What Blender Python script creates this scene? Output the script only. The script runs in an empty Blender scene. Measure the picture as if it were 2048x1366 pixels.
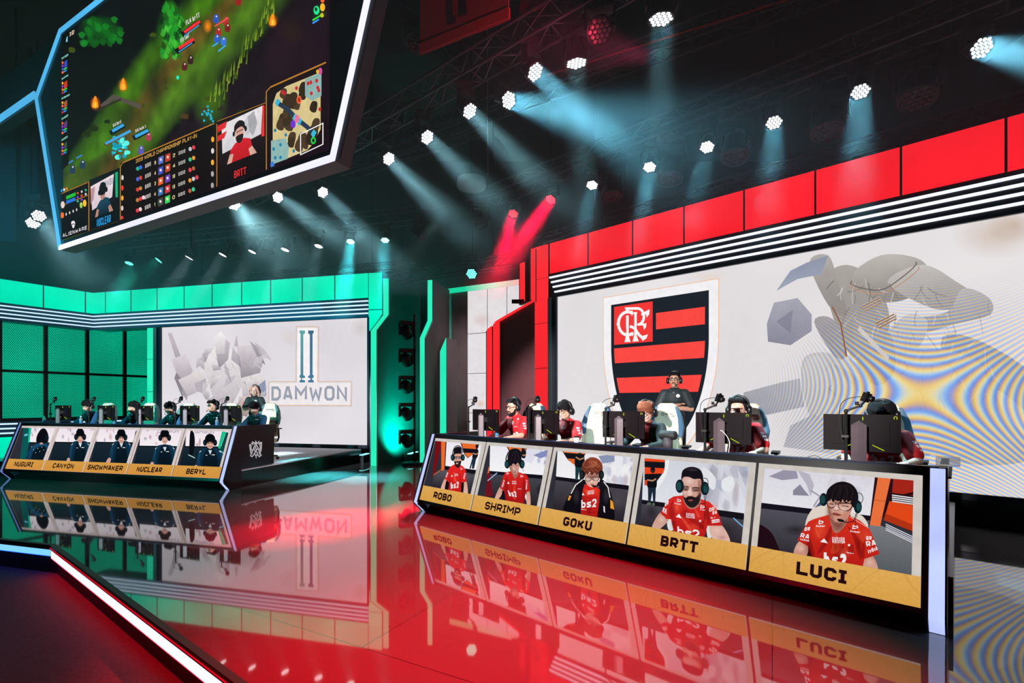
import bpy, math, random
import numpy as np
from mathutils import Vector, Matrix, Euler
from mathutils.bvhtree import BVHTree
S = bpy.context.scene
COL = S.collection
# ---------------------------------------------------------------- camera, world, exposure
F, CX, HY, H = 980.0, 1024.0, 805.0, 1.65
cam_d = bpy.data.cameras.new('camera'); cam = bpy.data.objects.new('camera', cam_d); COL.objects.link(cam)
cam.location = (0, 0, H); cam.rotation_euler = (math.pi/2, 0, 0)
cam_d.sensor_width = 36; cam_d.lens = F/2048*36; cam_d.shift_y = (HY-683)/2048; cam_d.clip_end = 100; cam_d.clip_start = .05
S.camera = cam
S.view_settings.view_transform = 'Standard'; S.view_settings.look = 'None'
S.view_settings.exposure = 0.0; S.view_settings.gamma = 1.0; S.view_settings.use_curve_mapping = False
cy = S.cycles
cy.use_denoising = True; cy.max_bounces = 6; cy.diffuse_bounces = 2; cy.glossy_bounces = 3; cy.transmission_bounces = 3
cy.transparent_max_bounces = 16; cy.volume_bounces = 0; cy.caustics_reflective = False; cy.caustics_refractive = False
cy.sample_clamp_indirect = 4.0; cy.use_adaptive_sampling = True; cy.adaptive_threshold = 0.02
W = bpy.data.worlds.new('hall_darkness'); S.world = W; W.use_nodes = True
W.node_tree.nodes['Background'].inputs[0].default_value = (.012, .02, .026, 1)
W.node_tree.nodes['Background'].inputs[1].default_value = .12

# ---------------------------------------------------------------- directions of the hall
CAM = Vector((0, 0, H))
def ray(u, v): return Vector(((u-CX)/F, 1, -(v-HY)/F))
def at(u, v, Y): return CAM + ray(u, v)*Y
def vdir(uvp): return Vector(((uvp-CX)/F, 1, 0)).normalized()
class Fr:
    """plan frame of one side of the stage: a runs along the wall (to the left in view), n away from the camera"""
    def __init__(s, uvp): s.d = vdir(uvp); s.n = Vector((s.d.y, -s.d.x, 0)); s.rz = math.atan2(-s.d.y, -s.d.x)
    def P(s, a, n, z=0): return s.d*a + s.n*n + Vector((0, 0, z))
    def an(s, p): return p.dot(s.d), p.dot(s.n)
    def hit(s, u, v, n): r = ray(u, v); return CAM + r*(n/r.dot(s.n))
    def hitan(s, u, v, n): p = s.hit(u, v, n); return p.dot(s.d), p.z
R_, L_, C_ = Fr(-55), Fr(-2850), Fr(-821)
class Pl:
    """an upright or sloping picture plane: local x to the viewer's right, y up the plane"""
    def __init__(s, p, x, y): s.p, s.x, s.y = Vector(p), Vector(x).normalized(), Vector(y).normalized(); s.n = s.x.cross(s.y).normalized()
    def hit(s, u, v):
        r = ray(u, v); q = CAM + r*((s.p-CAM).dot(s.n)/r.dot(s.n)) - s.p
        return (q.dot(s.x), q.dot(s.y))
    def W(s, x, y, o=0): return s.p + s.x*x + s.y*y + s.n*o
    def M(s, o=0):
        m = Matrix((s.x, s.y, s.n)).transposed().to_4x4(); m.translation = s.p + s.n*o; return m

# ---------------------------------------------------------------- objects and tags
WM = {}
def tag(o, label=None, cat=None, group=None, kind=None):
    for k, v in (('label', label), ('category', cat), ('group', group), ('kind', kind)):
        if v: o[k] = v
    return o
def setp(o, parent):
    if parent is not None:
        o.parent = parent; o.matrix_parent_inverse = WM.get(parent.name, Matrix()).inverted()
def thing(name, label=None, cat=None, loc=(0, 0, 0), rz=0, group=None, kind=None):
    o = bpy.data.objects.new(name, None); COL.objects.link(o); o.empty_display_size = .1
    m = Matrix.Translation(Vector(loc)) @ Matrix.Rotation(rz, 4, 'Z'); o.matrix_world = m; WM[o.name] = m
    return tag(o, label, cat, group, kind)
def lin(c):
    if isinstance(c, str): c = tuple(int(c[i:i+2], 16)/255 for i in (0, 2, 4))
    return tuple((x/12.92 if x <= .04045 else ((x+.055)/1.055)**2.4) for x in c[:3])
class MB:
    """collects shapes (optionally through a matrix) and builds ONE mesh object"""
    def __init__(s, m=None): s.v, s.f, s.mi, s.c, s.m, s.sm = [], [], [], [], m or Matrix(), []
    def add(s, vs, fs, mi=0, col=None, smooth=False):
        b = len(s.v)
        s.v += [s.m @ Vector(v) for v in vs]; s.f += [tuple(i+b for i in f) for f in fs]
        s.mi += [mi]*len(fs); s.sm += [smooth]*len(fs)
        if col is None: s.c += [(1, 1, 1)]*len(vs)
        elif isinstance(col[0], (tuple, list)): s.c += list(col)
        else: s.c += [tuple(col)]*len(vs)
        return s
    def box(s, x0, x1, y0, y1, z0, z1, mi=0, m=None):
        vs = [Vector((x, y, z)) for z in (z0, z1) for y in (y0, y1) for x in (x0, x1)]
        if m is not None: vs = [m @ v for v in vs]
        return s.add(vs, [(0, 2, 3, 1), (4, 5, 7, 6), (0, 1, 5, 4), (2, 6, 7, 3), (0, 4, 6, 2), (1, 3, 7, 5)], mi)
    def poly(s, pts, z=0, mi=0, col=None): return s.add([(p[0], p[1], z) for p in pts], [tuple(range(len(pts)))], mi, col)
    def prism(s, base, off, mi=0):
        """polygon base (3D points) swept by vector off"""
        n = len(base); off = Vector(off); vs = [Vector(b) for b in base] + [Vector(b)+off for b in base]
        fs = [tuple(range(n-1, -1, -1)), tuple(range(n, 2*n))] + [(i, (i+1) % n, n+(i+1) % n, n+i) for i in range(n)]
        return s.add(vs, fs, mi)
    def tube(s, pts, r, k=8, mi=0, closed=False, smooth=True):
        pts = [Vector(p) for p in pts]; n = len(pts); rr = r if isinstance(r, (list, tuple)) else [r]*n
        vs, fs = [], []; up = None
        for i, p in enumerate(pts):
            a = pts[i-1] if (i > 0 or closed) else p; b = pts[(i+1) % n] if (i < n-1 or closed) else p
            t = (b-a).normalized()
            if up is None: up = t.orthogonal().normalized()
            up = (up - t*up.dot(t)); up = up.normalized() if up.length > 1e-6 else t.orthogonal().normalized()
            w = t.cross(up)
            for j in range(k):
                q = 2*math.pi*j/k; vs.append(p + (up*math.cos(q) + w*math.sin(q))*rr[i])
        for i in range(n if closed else n-1):
            for j in range(k):
                i2 = (i+1) % n; fs.append((i*k+j, i*k+(j+1) % k, i2*k+(j+1) % k, i2*k+j))
        s.add(vs, fs, mi, smooth=smooth)
        if not closed: s.add(vs[:k], [tuple(range(k-1, -1, -1))], mi); s.add(vs[-k:], [tuple(range(k))], mi)
        return s
    def bar(s, a, b, w, h=None, mi=0):
        a, b = Vector(a), Vector(b); h = h or w; t = (b-a).normalized(); z = Vector((0, 0, 1))
        if abs(t.z) > .95: z = Vector((0, 1, 0))
        x = t.cross(z).normalized(); y = x.cross(t)
        c = [x*(-w/2)+y*(-h/2), x*(w/2)+y*(-h/2), x*(w/2)+y*(h/2), x*(-w/2)+y*(h/2)]
        return s.add([a+q for q in c]+[b+q for q in c], [(3, 2, 1, 0), (4, 5, 6, 7)]+[(i, (i+1) % 4, 4+(i+1) % 4, 4+i) for i in range(4)], mi)
    def lathe(s, prof, c=(0, 0, 0), ax='Z', k=20, mi=0, m=None, smooth=True):
        c = Vector(c); vs, fs = [], []; n = len(prof)
        for r, h in prof:
            for j in range(k):
                q = 2*math.pi*j/k; p = Vector((r*math.cos(q), r*math.sin(q), h))
                if ax == 'Y': p = Vector((p.x, p.z, p.y))
                if ax == 'X': p = Vector((p.z, p.x, p.y))
                if m is not None: p = m @ p
                vs.append(c+p)
        for i in range(n-1):
            for j in range(k): fs.append((i*k+j, i*k+(j+1) % k, (i+1)*k+(j+1) % k, (i+1)*k+j))
        s.add(vs, fs, mi, smooth=smooth)
        if prof[0][0] > 1e-4: s.add(vs[:k], [tuple(range(k))], mi)
        if prof[-1][0] > 1e-4: s.add(vs[-k:], [tuple(range(k))], mi)
        return s
    def ell(s, c, r, rot=None, k=16, mi=0):
        """ellipsoid"""
        c = Vector(c); r = (r, r, r) if isinstance(r, (int, float)) else r; q = k//2
        vs = [Vector((0, 0, -r[2]))]
        for i in range(1, q):
            t = math.pi*i/q
            for j in range(k):
                p = 2*math.pi*j/k; vs.append(Vector((r[0]*math.sin(t)*math.cos(p), r[1]*math.sin(t)*math.sin(p), -r[2]*math.cos(t))))
        vs.append(Vector((0, 0, r[2]))); N = len(vs)-1
        fs = [(0, 1+(j+1) % k, 1+j) for j in range(k)]
        for i in range(q-2):
            for j in range(k): a = 1+i*k; fs.append((a+j, a+(j+1) % k, a+k+(j+1) % k, a+k+j))
        a = 1+(q-2)*k; fs += [(a+j, a+(j+1) % k, N) for j in range(k)]
        if rot is not None: R = Euler(rot).to_matrix(); vs = [R @ v for v in vs]
        return s.add([c+v for v in vs], fs, mi, smooth=True)
    def mesh(s, name, mats):
        me = bpy.data.meshes.new(name); me.from_pydata([tuple(v) for v in s.v], [], s.f)
        for m in (mats if isinstance(mats, (list, tuple)) else [mats]): me.materials.append(m)
        if len(me.polygons) == len(s.mi):
            me.polygons.foreach_set('material_index', s.mi); me.polygons.foreach_set('use_smooth', s.sm)
        if any(c[:3] != (1, 1, 1) for c in s.c):
            ca = me.color_attributes.new('Col', 'FLOAT_COLOR', 'POINT')
            ca.data.foreach_set('color', np.array([(c[0], c[1], c[2], c[3] if len(c) > 3 else 1) for c in s.c], dtype=np.float32).ravel())
        me.update(); return me
    def build(s, name, mats, parent=None, **kw):
        o = bpy.data.objects.new(name, s.mesh(name, mats)); COL.objects.link(o); setp(o, parent); WM[o.name] = Matrix()
        return tag(o, **kw)
def dup(o, m=None, parent=None, first=True):
    """a copy of a thing, its parts and their sub-parts (mesh data shared)"""
    c = o.copy(); COL.objects.link(c)
    if parent is not None: c.parent = parent
    if first: c.matrix_world = m; WM[c.name] = m.copy()
    for ch in o.children: dup(ch, parent=c, first=False)
    return c
def meshobj(name, me, parent=None, **kw):
    o = bpy.data.objects.new(name, me); COL.objects.link(o); setp(o, parent); return tag(o, **kw)

# ---------------------------------------------------------------- materials
MATS = {}
def _new(name):
    m = bpy.data.materials.new(name); m.use_nodes = True; nt = m.node_tree; nt.nodes.clear()
    out = nt.nodes.new('ShaderNodeOutputMaterial'); return m, nt, out
def nd(nt, t, **kw):
    n = nt.nodes.new(t)
    for k, v in kw.items(): setattr(n, k, v)
    return n
def pbr(name, col, rough=.5, metal=0., var=.12, scale=18., bump=0., spec=.5, coat=0.):
    """principled surface with a little procedural unevenness in colour and gloss"""
    if name in MATS: return MATS[name]
    m, nt, out = _new(name); b = nd(nt, 'ShaderNodeBsdfPrincipled'); nt.links.new(b.outputs[0], out.inputs[0])
    tc = nd(nt, 'ShaderNodeTexCoord'); nz = nd(nt, 'ShaderNodeTexNoise'); nz.inputs['Scale'].default_value = scale; nz.inputs['Detail'].default_value = 3
    nt.links.new(tc.outputs['Object'], nz.inputs['Vector'])
    mx = nd(nt, 'ShaderNodeMix', data_type='RGBA'); c = lin(col)
    mx.inputs[6].default_value = (*[x*(1-var) for x in c], 1); mx.inputs[7].default_value = (*[min(1, x*(1+var)) for x in c], 1)
    nt.links.new(nz.outputs[0], mx.inputs[0]); nt.links.new(mx.outputs[2], b.inputs['Base Color'])
    b.inputs['Roughness'].default_value = rough; b.inputs['Metallic'].default_value = metal
    b.inputs['Specular IOR Level'].default_value = spec; b.inputs['Coat Weight'].default_value = coat
    if bump:
        bp = nd(nt, 'ShaderNodeBump'); bp.inputs['Strength'].default_value = bump; bp.inputs['Distance'].default_value = .01
        nt.links.new(nz.outputs[0], bp.inputs['Height']); nt.links.new(bp.outputs[0], b.inputs['Normal'])
    MATS[name] = m; return m
def emis(name, col, k=1., var=0., scale=2., sample=True):
    """a luminous surface (LED panel, lamp, strip)"""
    if name in MATS: return MATS[name]
    m, nt, out = _new(name); e = nd(nt, 'ShaderNodeEmission'); nt.links.new(e.outputs[0], out.inputs[0])
    c = lin(col); e.inputs[0].default_value = (*c, 1); e.inputs[1].default_value = k
    if var:
        tc = nd(nt, 'ShaderNodeTexCoord'); nz = nd(nt, 'ShaderNodeTexNoise'); nz.inputs['Scale'].default_value = scale; nz.inputs['Detail'].default_value = 1
        nt.links.new(tc.outputs['Object'], nz.inputs['Vector'])
        mr = nd(nt, 'ShaderNodeMapRange'); mr.inputs[1].default_value = .3; mr.inputs[2].default_value = .7
        mr.inputs[3].default_value = k*(1-var); mr.inputs[4].default_value = k*(1+var)
        nt.links.new(nz.outputs[0], mr.inputs[0]); nt.links.new(mr.outputs[0], e.inputs[1])
    if not sample: m.cycles.emission_sampling = 'NONE'
    MATS[name] = m; return m
def picmat(name, k=1., grain=.06, scale=60., sample=False):
    """picture shown by an LED display: colours of the picture, with the display's fine uneven grain"""
    if name in MATS: return MATS[name]
    m, nt, out = _new(name); e = nd(nt, 'ShaderNodeEmission'); mixs = nd(nt, 'ShaderNodeMixShader'); tr = nd(nt, 'ShaderNodeBsdfTransparent')
    nt.links.new(tr.outputs[0], mixs.inputs[1]); nt.links.new(e.outputs[0], mixs.inputs[2]); nt.links.new(mixs.outputs[0], out.inputs[0])
    at_ = nd(nt, 'ShaderNodeAttribute', attribute_name='Col'); nt.links.new(at_.outputs['Color'], e.inputs[0]); nt.links.new(at_.outputs['Alpha'], mixs.inputs[0])
    tc = nd(nt, 'ShaderNodeTexCoord'); nz = nd(nt, 'ShaderNodeTexNoise'); nz.inputs['Scale'].default_value = scale; nz.inputs['Detail'].default_value = 4
    nt.links.new(tc.outputs['Object'], nz.inputs['Vector'])
    mr = nd(nt, 'ShaderNodeMapRange'); mr.inputs[1].default_value = .25; mr.inputs[2].default_value = .75
    mr.inputs[3].default_value = k*(1-grain); mr.inputs[4].default_value = k*(1+grain)
    nt.links.new(nz.outputs[0], mr.inputs[0]); nt.links.new(mr.outputs[0], e.inputs[1])
    if not sample: m.cycles.emission_sampling = 'NONE'
    MATS[name] = m; return m
M_black = pbr('black_lacquer', '0b0b0d', .22)
M_matte = pbr('matte_black', '0a0a0c', .6)
M_dark = pbr('dark_metal', '15161a', .4, .6)
M_chrome = pbr('satin_aluminium', '8a8d92', .3, .9)
# ---------------------------------------------------------------- block lettering drawn as strokes
def _G():
    c = .24; O = [(c, 0), (1-c, 0), (1, c*.7), (1, 1-c*.7), (1-c, 1), (c, 1), (0, 1-c*.7), (0, c*.7), (c, 0)]
    g = {
     'A': [[(0, 0), (.4, 1), (.6, 1), (1, 0)], [(.2, .26), (.8, .26)]],
     'B': [[(0, 0), (1-c, 0), (1, .14), (1, .4), (.86, .5), (.95, .62), (.95, .86), (1-c, 1), (0, 1), (0, 0)], [(0, .5), (.86, .5)]],
     'C': [[(1, .3), (1, c*.7), (1-c, 0), (c, 0), (0, c*.7), (0, 1-c*.7), (c, 1), (1-c, 1), (1, 1-c*.7), (1, .7)]],
     'D': [[(0, 0), (.68, 0), (1, .24), (1, .76), (.68, 1), (0, 1), (0, 0)]],
     'E': [[(1, 0), (0, 0), (0, 1), (1, 1)], [(0, .5), (.85, .5)]],
     'F': [[(0, 0), (0, 1), (1, 1)], [(0, .48), (.85, .48)]],
     'G': [[(1, .76), (1, 1-c*.7), (1-c, 1), (c, 1), (0, 1-c*.7), (0, c*.7), (c, 0), (1-c, 0), (1, c*.7), (1, .42), (.52, .42)]],
     'H': [[(0, 0), (0, 1)], [(1, 0), (1, 1)], [(0, .5), (1, .5)]],
     'I': [[(.5, 0), (.5, 1)]],
     '!': [[(0, 0), (1, 0)], [(0, 1), (1, 1)], [(.5, 0), (.5, 1)]],
     'J': [[(1, 1), (1, c*.7), (1-c, 0), (c, 0), (0, c*.7), (0, .3)]],
     'K': [[(0, 0), (0, 1)], [(1, 1), (.35, .5), (1, 0)], [(0, .5), (.35, .5)]],
     'L': [[(0, 1), (0, 0), (1, 0)]],
     'M': [[(0, 0), (0, 1), (.5, .42), (1, 1), (1, 0)]],
     'N': [[(0, 0), (0, 1), (1, 0), (1, 1)]],
     'O': [O], '0': [O],
     'P': [[(0, 0), (0, 1), (1-c, 1), (1, 1-c*.7), (1, .56), (1-c, .4), (0, .4)]],
     'R': [[(0, 0), (0, 1), (1-c, 1), (1, 1-c*.7), (1, .58), (1-c, .42), (0, .42)], [(.5, .42), (1, 0)]],
     'S': [[(0, .22), (0, c*.7), (c, 0), (1-c, 0), (1, c*.7), (1, .38), (1-c, .5), (c, .5), (0, .62), (0, 1-c*.7), (c, 1), (1-c, 1), (1, 1-c*.7), (1, .78)]],
     'T': [[(0, 1), (1, 1)], [(.5, 0), (.5, 1)]],
     'U': [[(0, 1), (0, c*.7), (c, 0), (1-c, 0), (1, c*.7), (1, 1)]],
     'V': [[(0, 1), (.5, 0), (1, 1)]],
     'W': [[(0, 1), (.22, 0), (.5, .7), (.78, 0), (1, 1)]],
     'X': [[(0, 0), (1, 1)], [(0, 1), (1, 0)]],
     'Y': [[(0, 1), (.5, .45), (1, 1)], [(.5, .45), (.5, 0)]],
     'Z': [[(0, 1), (1, 1), (0, 0), (1, 0)]],
     '1': [[(.2, .8), (.6, 1), (.6, 0)]], '2': [[(0, .72), (0, .86), (c, 1), (1-c, 1), (1, .86), (1, .62), (0, 0), (1, 0)]],
     '3': [[(0, 1), (1, 1), (.5, .58), (1, .44), (1, .14), (.76, 0), (0, 0)]], '4': [[(.8, 0), (.8, 1), (0, .3), (1, .3)]],
     '5': [[(1, 1), (0, 1), (0, .56), (.8, .56), (1, .42), (1, .14), (.8, 0), (0, 0)]],
     '6': [[(1, 1), (.3, 1), (0, .8), (0, .2), (.24, 0), (.76, 0), (1, .2), (1, .4), (.8, .54), (0, .5)]],
     '8': [O, [(0, .5), (1, .5)]], '9': [[(0, 0), (.7, 0), (1, .2), (1, .8), (.76, 1), (.24, 1), (0, .8), (0, .6), (.2, .46), (1, .5)]],
     '-': [[(.1, .45), (.9, .45)]], '/': [[(0, 0), (1, 1)]], '.': [[(.4, 0), (.6, 0)]], ':': [[(.4, .2), (.6, .2)], [(.4, .75), (.6, .75)]],
     'b': [[(0, 1), (0, 0), (.7, 0), (1, .2), (1, .45), (.7, .64), (0, .64)]], 's': [[(0, 0), (.75, 0), (1, .16), (.75, .32), (.25, .32), (0, .48), (.25, .64), (1, .64)]],
     'w': [[(0, .64), (.25, 0), (.5, .5), (.75, 0), (1, .64)]], 'i': [[(.5, 0), (.5, .64)], [(.5, .84), (.5, .96)]],
     't': [[(.3, .95), (.3, .1), (.5, 0), (1, 0)], [(0, .64), (.9, .64)]], 'c': [[(1, .1), (.75, 0), (.25, 0), (0, .16), (0, .48), (.25, .64), (.75, .64), (1, .54)]],
     'h': [[(0, 0), (0, 1)], [(0, .64), (.75, .64), (1, .48), (1, 0)]], 'r': [[(0, 0), (0, .64)], [(0, .5), (.4, .64), (1, .64)]],
     'l': [[(.5, 0), (.5, 1)]], 'u': [[(0, .64), (0, .16), (.25, 0), (1, 0), (1, .64)]], 'e': [[(1, 0), (.2, 0), (0, .16), (0, .48), (.25, .64), (.8, .64), (1, .48), (1, .33), (0, .33)]],
     'y': [[(0, .64), (.5, .05)], [(1, .64), (.4, -.25)]], 'p': [[(0, -.3), (0, .64), (.75, .64), (1, .48), (1, .16), (.75, 0), (0, 0)]], 'o': [[(.25, 0), (.75, 0), (1, .16), (1, .48), (.75, .64), (.25, .64), (0, .48), (0, .16), (.25, 0)]],
     'z': [[(0, .64), (1, .64), (0, 0), (1, 0)]], ' ': [],
    }
    return g
GL = _G(); GWT = {'I': .34, '!': .62, 'M': 1.25, 'W': 1.3, ' ': .5, '.': .3, '1': .6, '/': .6, '-': .6, 'i': .3, 'l': .3, ':': .35, 'w': 1.2, 't': .7}
def stroke(pts, t):
    """polyline -> quads of thickness t with mitred joints"""
    P = [np.array(p, float) for p in pts]; closed = len(P) > 2 and np.allclose(P[0], P[-1])
    if closed: P = P[:-1]
    n = len(P); L = []
    for i in range(n):
        d0 = P[i]-P[i-1] if (i > 0 or closed) else P[i+1]-P[i]
        d1 = P[(i+1) % n]-P[i] if (i < n-1 or closed) else P[i]-P[i-1]
        d0 = d0/(np.linalg.norm(d0)+1e-9); d1 = d1/(np.linalg.norm(d1)+1e-9)
        a, b = np.array([-d0[1], d0[0]]), np.array([-d1[1], d1[0]]); m = a+b; m = m/(np.linalg.norm(m)+1e-9)
        k = min(2.2, 1/max(.3, m@a)); L.append((P[i]+m*k*t/2, P[i]-m*k*t/2))
    return [(L[i][0], L[(i+1) % n][0], L[(i+1) % n][1], L[i][1]) for i in range(n if closed else n-1)]
def lettering(s, asp, t=.2, gap=.16):
    """quads of a word in a box of height 1 and width asp"""
    wt = [GWT.get(ch, 1.) for ch in s]; k = (asp - gap*(len(s)-1))/sum(wt); out = []; x = 0
    for ch, w in zip(s, wt):
        w *= k
        for pl in GL.get(ch, []):
            pts = [(x+t/2+p[0]*max(w-t, .01), t/2+p[1]*(1-t)) for p in pl]
            if len(pts) == 2 or pts[0] != pts[-1]:        # square ends
                a, b = np.array(pts[0]), np.array(pts[1]); d = (a-b)/(np.linalg.norm(a-b)+1e-9); pts[0] = tuple(a+d*t/2) if ch not in 'AKRVWXYMNSGC2356' else pts[0]
                a, b = np.array(pts[-1]), np.array(pts[-2]); d = (a-b)/(np.linalg.norm(a-b)+1e-9); pts[-1] = tuple(a+d*t/2) if ch not in 'AKRVWXYMNSGC2356' else pts[-1]
            out += stroke(pts, t)
        x += w+gap
    return out
# ---------------------------------------------------------------- pictures on displays, drawn flat on the display's own plane
def smooth_pts(p, k=5):
    n = len(p); out = []; P = np.array(p, float)
    for i in range(n):
        a, b, c, d = P[i-1], P[i], P[(i+1) % n], P[(i+2) % n]
        for j in range(k):
            t = j/k; out.append(tuple(.5*((2*b)+(c-a)*t+(2*a-5*b+4*c-d)*t*t+(3*b-a-3*c+d)*t**3)))
    return out
class Pic:
    def __init__(s, pl, o=.0015, step=.0004, clip=None): s.pl, s.o, s.st, s.mb, s.mi, s.clip, s.z, s.k = pl, o, step, MB(), 0, clip, (0, 0, 1), 1
    def _add(s, pts, cols):
        if len(pts) < 3: return
        if s.k != 1: cols = [(c[0]*s.k, c[1]*s.k, c[2]*s.k, *c[3:]) for c in cols]
        s.mb.add([s.pl.W(x, y, s.o) for x, y in pts], [tuple(range(len(pts)))], 0, cols)
    def h(s, u, v): return s.pl.hit(s.z[0]+u*s.z[2], s.z[1]+v*s.z[2])
    def loc(s, pts): return [s.h(u, v) for u, v in pts]
    def _clip(s, pts, cols):
        if s.clip is None: return pts, cols
        x0, x1, y0, y1 = s.clip
        for ax, lim, sg in ((0, x0, 1), (0, x1, -1), (1, y0, 1), (1, y1, -1)):
            op, oc = [], []
            for i in range(len(pts)):
                a, b, ca, cb = pts[i-1], pts[i], np.array(cols[i-1]), np.array(cols[i]); da, db = sg*(a[ax]-lim), sg*(b[ax]-lim)
                if (da >= 0) != (db >= 0):
                    t = da/(da-db); op.append((a[0]+(b[0]-a[0])*t, a[1]+(b[1]-a[1])*t)); oc.append(tuple(ca+(cb-ca)*t))
                if db >= 0: op.append(b); oc.append(tuple(cb))
            pts, cols = op, oc
            if not pts: break
        return pts, cols
    def L(s, col, pts):
        """polygon in the display's own coordinates; col one colour or (top, bottom)"""
        if isinstance(col, tuple) and isinstance(col[0], str):
            a, b = np.array(col4(col[0])), np.array(col4(col[1])); ys = [p[1] for p in pts]; y0, y1 = min(ys), max(ys)
            cols = [tuple(b+(a-b)*((y-y0)/(y1-y0+1e-9))) for y in ys]
        else: cols = [col4(col)]*len(pts)
        s._add(*s._clip(pts, cols)); s.o += s.st
    def p(s, col, pts, sm=False): s.L(col, s.loc(smooth_pts(pts) if sm else pts))
    def e(s, col, u, v, ru, rv, rot=0, k=20, a0=0, a1=360):
        r = math.radians(rot); pts = []
        for i in range(k+(a1-a0 < 360)):
            q = math.radians(a0+(a1-a0)*i/k); x, y = ru*math.cos(q), rv*math.sin(q); pts.append((u+x*math.cos(r)-y*math.sin(r), v+x*math.sin(r)+y*math.cos(r)))
        s.p(col, pts)
    def l(s, col, w, pts):
        for q in stroke(pts, w): s.p(col, [tuple(x) for x in q])
    def glow(s, c0, u, v, ru, rv, k=20):
        """soft spot: colour c0 at the middle fading out"""
        c = s.h(u, v); a = col4(c0); b = (*a[:3], 0.); ring = s.loc([(u+ru*math.cos(2*math.pi*i/k), v+rv*math.sin(2*math.pi*i/k)) for i in range(k)])
        for i in range(k): s._add(*s._clip([c, ring[i], ring[(i+1) % k]], [a, b, b]))
        s.o += s.st
    def t(s, txt, col, bl, br, tl, t=.2, gap=.16):
        """lettering between the base points bl, br with the top left tl (picture points)"""
        a, b, c = [np.array(s.h(*q)) for q in (bl, br, tl)]; X, Y = b-a, c-a; asp = np.linalg.norm(X)/np.linalg.norm(Y); cl = col4(col)
        for q in lettering(txt, asp, t, gap): s._add(*s._clip([tuple(a+X*p[0]/asp+Y*p[1]) for p in q], [cl]*4))
        s.o += s.st
    def field(s, fn, x0, x1, y0, y1, nx, ny):
        """soft background: colour given by fn over the rectangle"""
        vs, cs, fs = [], [], []
        for j in range(ny+1):
            for i in range(nx+1):
                x, y = i/nx, j/ny; vs.append(s.pl.W(x0+(x1-x0)*x, y0+(y1-y0)*y, s.o)); cs.append((*fn(x, y)[:3], 1.))
        for j in range(ny):
            for i in range(nx): a = j*(nx+1)+i; fs.append((a, a+1, a+nx+2, a+nx+1))
        s.mb.add(vs, fs, 0, cs); s.o += s.st
    def build(s, name, mat, parent, **kw): return s.mb.build(name, mat, parent, **kw)
def col4(c): return (*lin(c[:6]), int(c[6:8], 16)/255 if len(c) > 6 else 1.)
def mixc(a, b, t): t = max(0, min(1, t)); return tuple(x+(y-x)*t for x, y in zip(a, b))
# ---------------------------------------------------------------- unseen wash lamps without fixtures over the stage and the hall
def spot(name, loc, tgt, power, col, ang, blend=.5, rad=.08):
    l = bpy.data.lights.new(name, 'SPOT'); l.energy = power; l.color = lin(col) if isinstance(col, str) else col
    l.spot_size = math.radians(ang); l.spot_blend = blend; l.shadow_soft_size = rad
    o = bpy.data.objects.new(name, l); COL.objects.link(o); o.location = loc
    o.rotation_euler = (Vector(tgt)-Vector(loc)).to_track_quat('-Z', 'Y').to_euler(); return o
def washes():
    # red wash on the glossy stage, teal wash on the far side, unseen key light on both teams, dim wash on the hall floor (no fixtures, some floating in mid-air)
    spot('red_wash', (-.5, 4.7, 3.7), (-.5, 4.7, 0), 2450, (1, .0, .012), 76, .6)  # unseen red lamp floating above the stage, no fixture
    spot('red_wash', (-2.6, 7.8, 3.7), (-2.4, 7.7, 0), 1150, (1, .0, .015), 76, .8)
    spot('red_wash', (.4, 2.4, 3.7), (.2, 2.6, 0), 2500, (1, .0, .012), 74, .6)
    spot('red_wash', (-1.6, 10.6, 3.7), (-1.5, 10.4, 0), 350, (1, .04, .05), 70, .8)
    spot('teal_wash', (-12.2, 4.0, 3.2), (-9.0, 10.5, 0), 1800, (.0, .8, .62), 70, 1)
    spot('teal_wash', (-2.75, 13.2, .3), (-3.35, 14.1, 1.9), 1300, (.0, .85, .58), 140, 1)  # unseen lamp standing in for the glow of the floor light bars
    spot('key_light', (-1.0, 7.6, 4.6), (-5.3, 10.0, .8), 900, (.9, .97, 1), 22, .8)  # unseen side lamp added to whiten the desk emblem
    spot('banner_wash', (1.6, 5.6, 5.6), (-.5, 7.3, 7.2), 800, (1, .06, .16), 44, 1)  # unseen red lamp added to brighten the banner
    spot('key_light', (-2.4, -1.2, 3.2), (.5, 7.7, 1.55), 8200, (1, .96, .93), 23, .6)  # added front fill on the red team, no such lamp there
    spot('key_light', (-2.4, -1.2, 3.2), (2.7, 5.9, 1.6), 6200, (1, .96, .93), 26, .6)
    spot('key_light', (-7.6, 1.0, 3.2), (-8.6, 11.0, 1.5), 7500, (.84, .95, 1), 22, .6)
    spot('key_light', (-7.6, 1.0, 3.2), (-6.0, 10.6, 1.5), 6500, (.84, .95, 1), 22, .6)
    spot('centre_wash', (-1.0, 12.0, 3.4), (-1.6, 15.2, 2.6), 160, (1, .86, .9), 70, 1)  # unseen lamp added to lift the dark centre wall
    spot('hall_wash', (-4.6, -1.2, 2.6), (-3.0, 2.0, -.3), 180, (1, .0, .05), 100, 1)
    spot('hall_wash', (-7.6, .2, 2.6), (-6.2, 3.6, -.3), 400, (.02, .10, .30), 70, 1)
washes()

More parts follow.
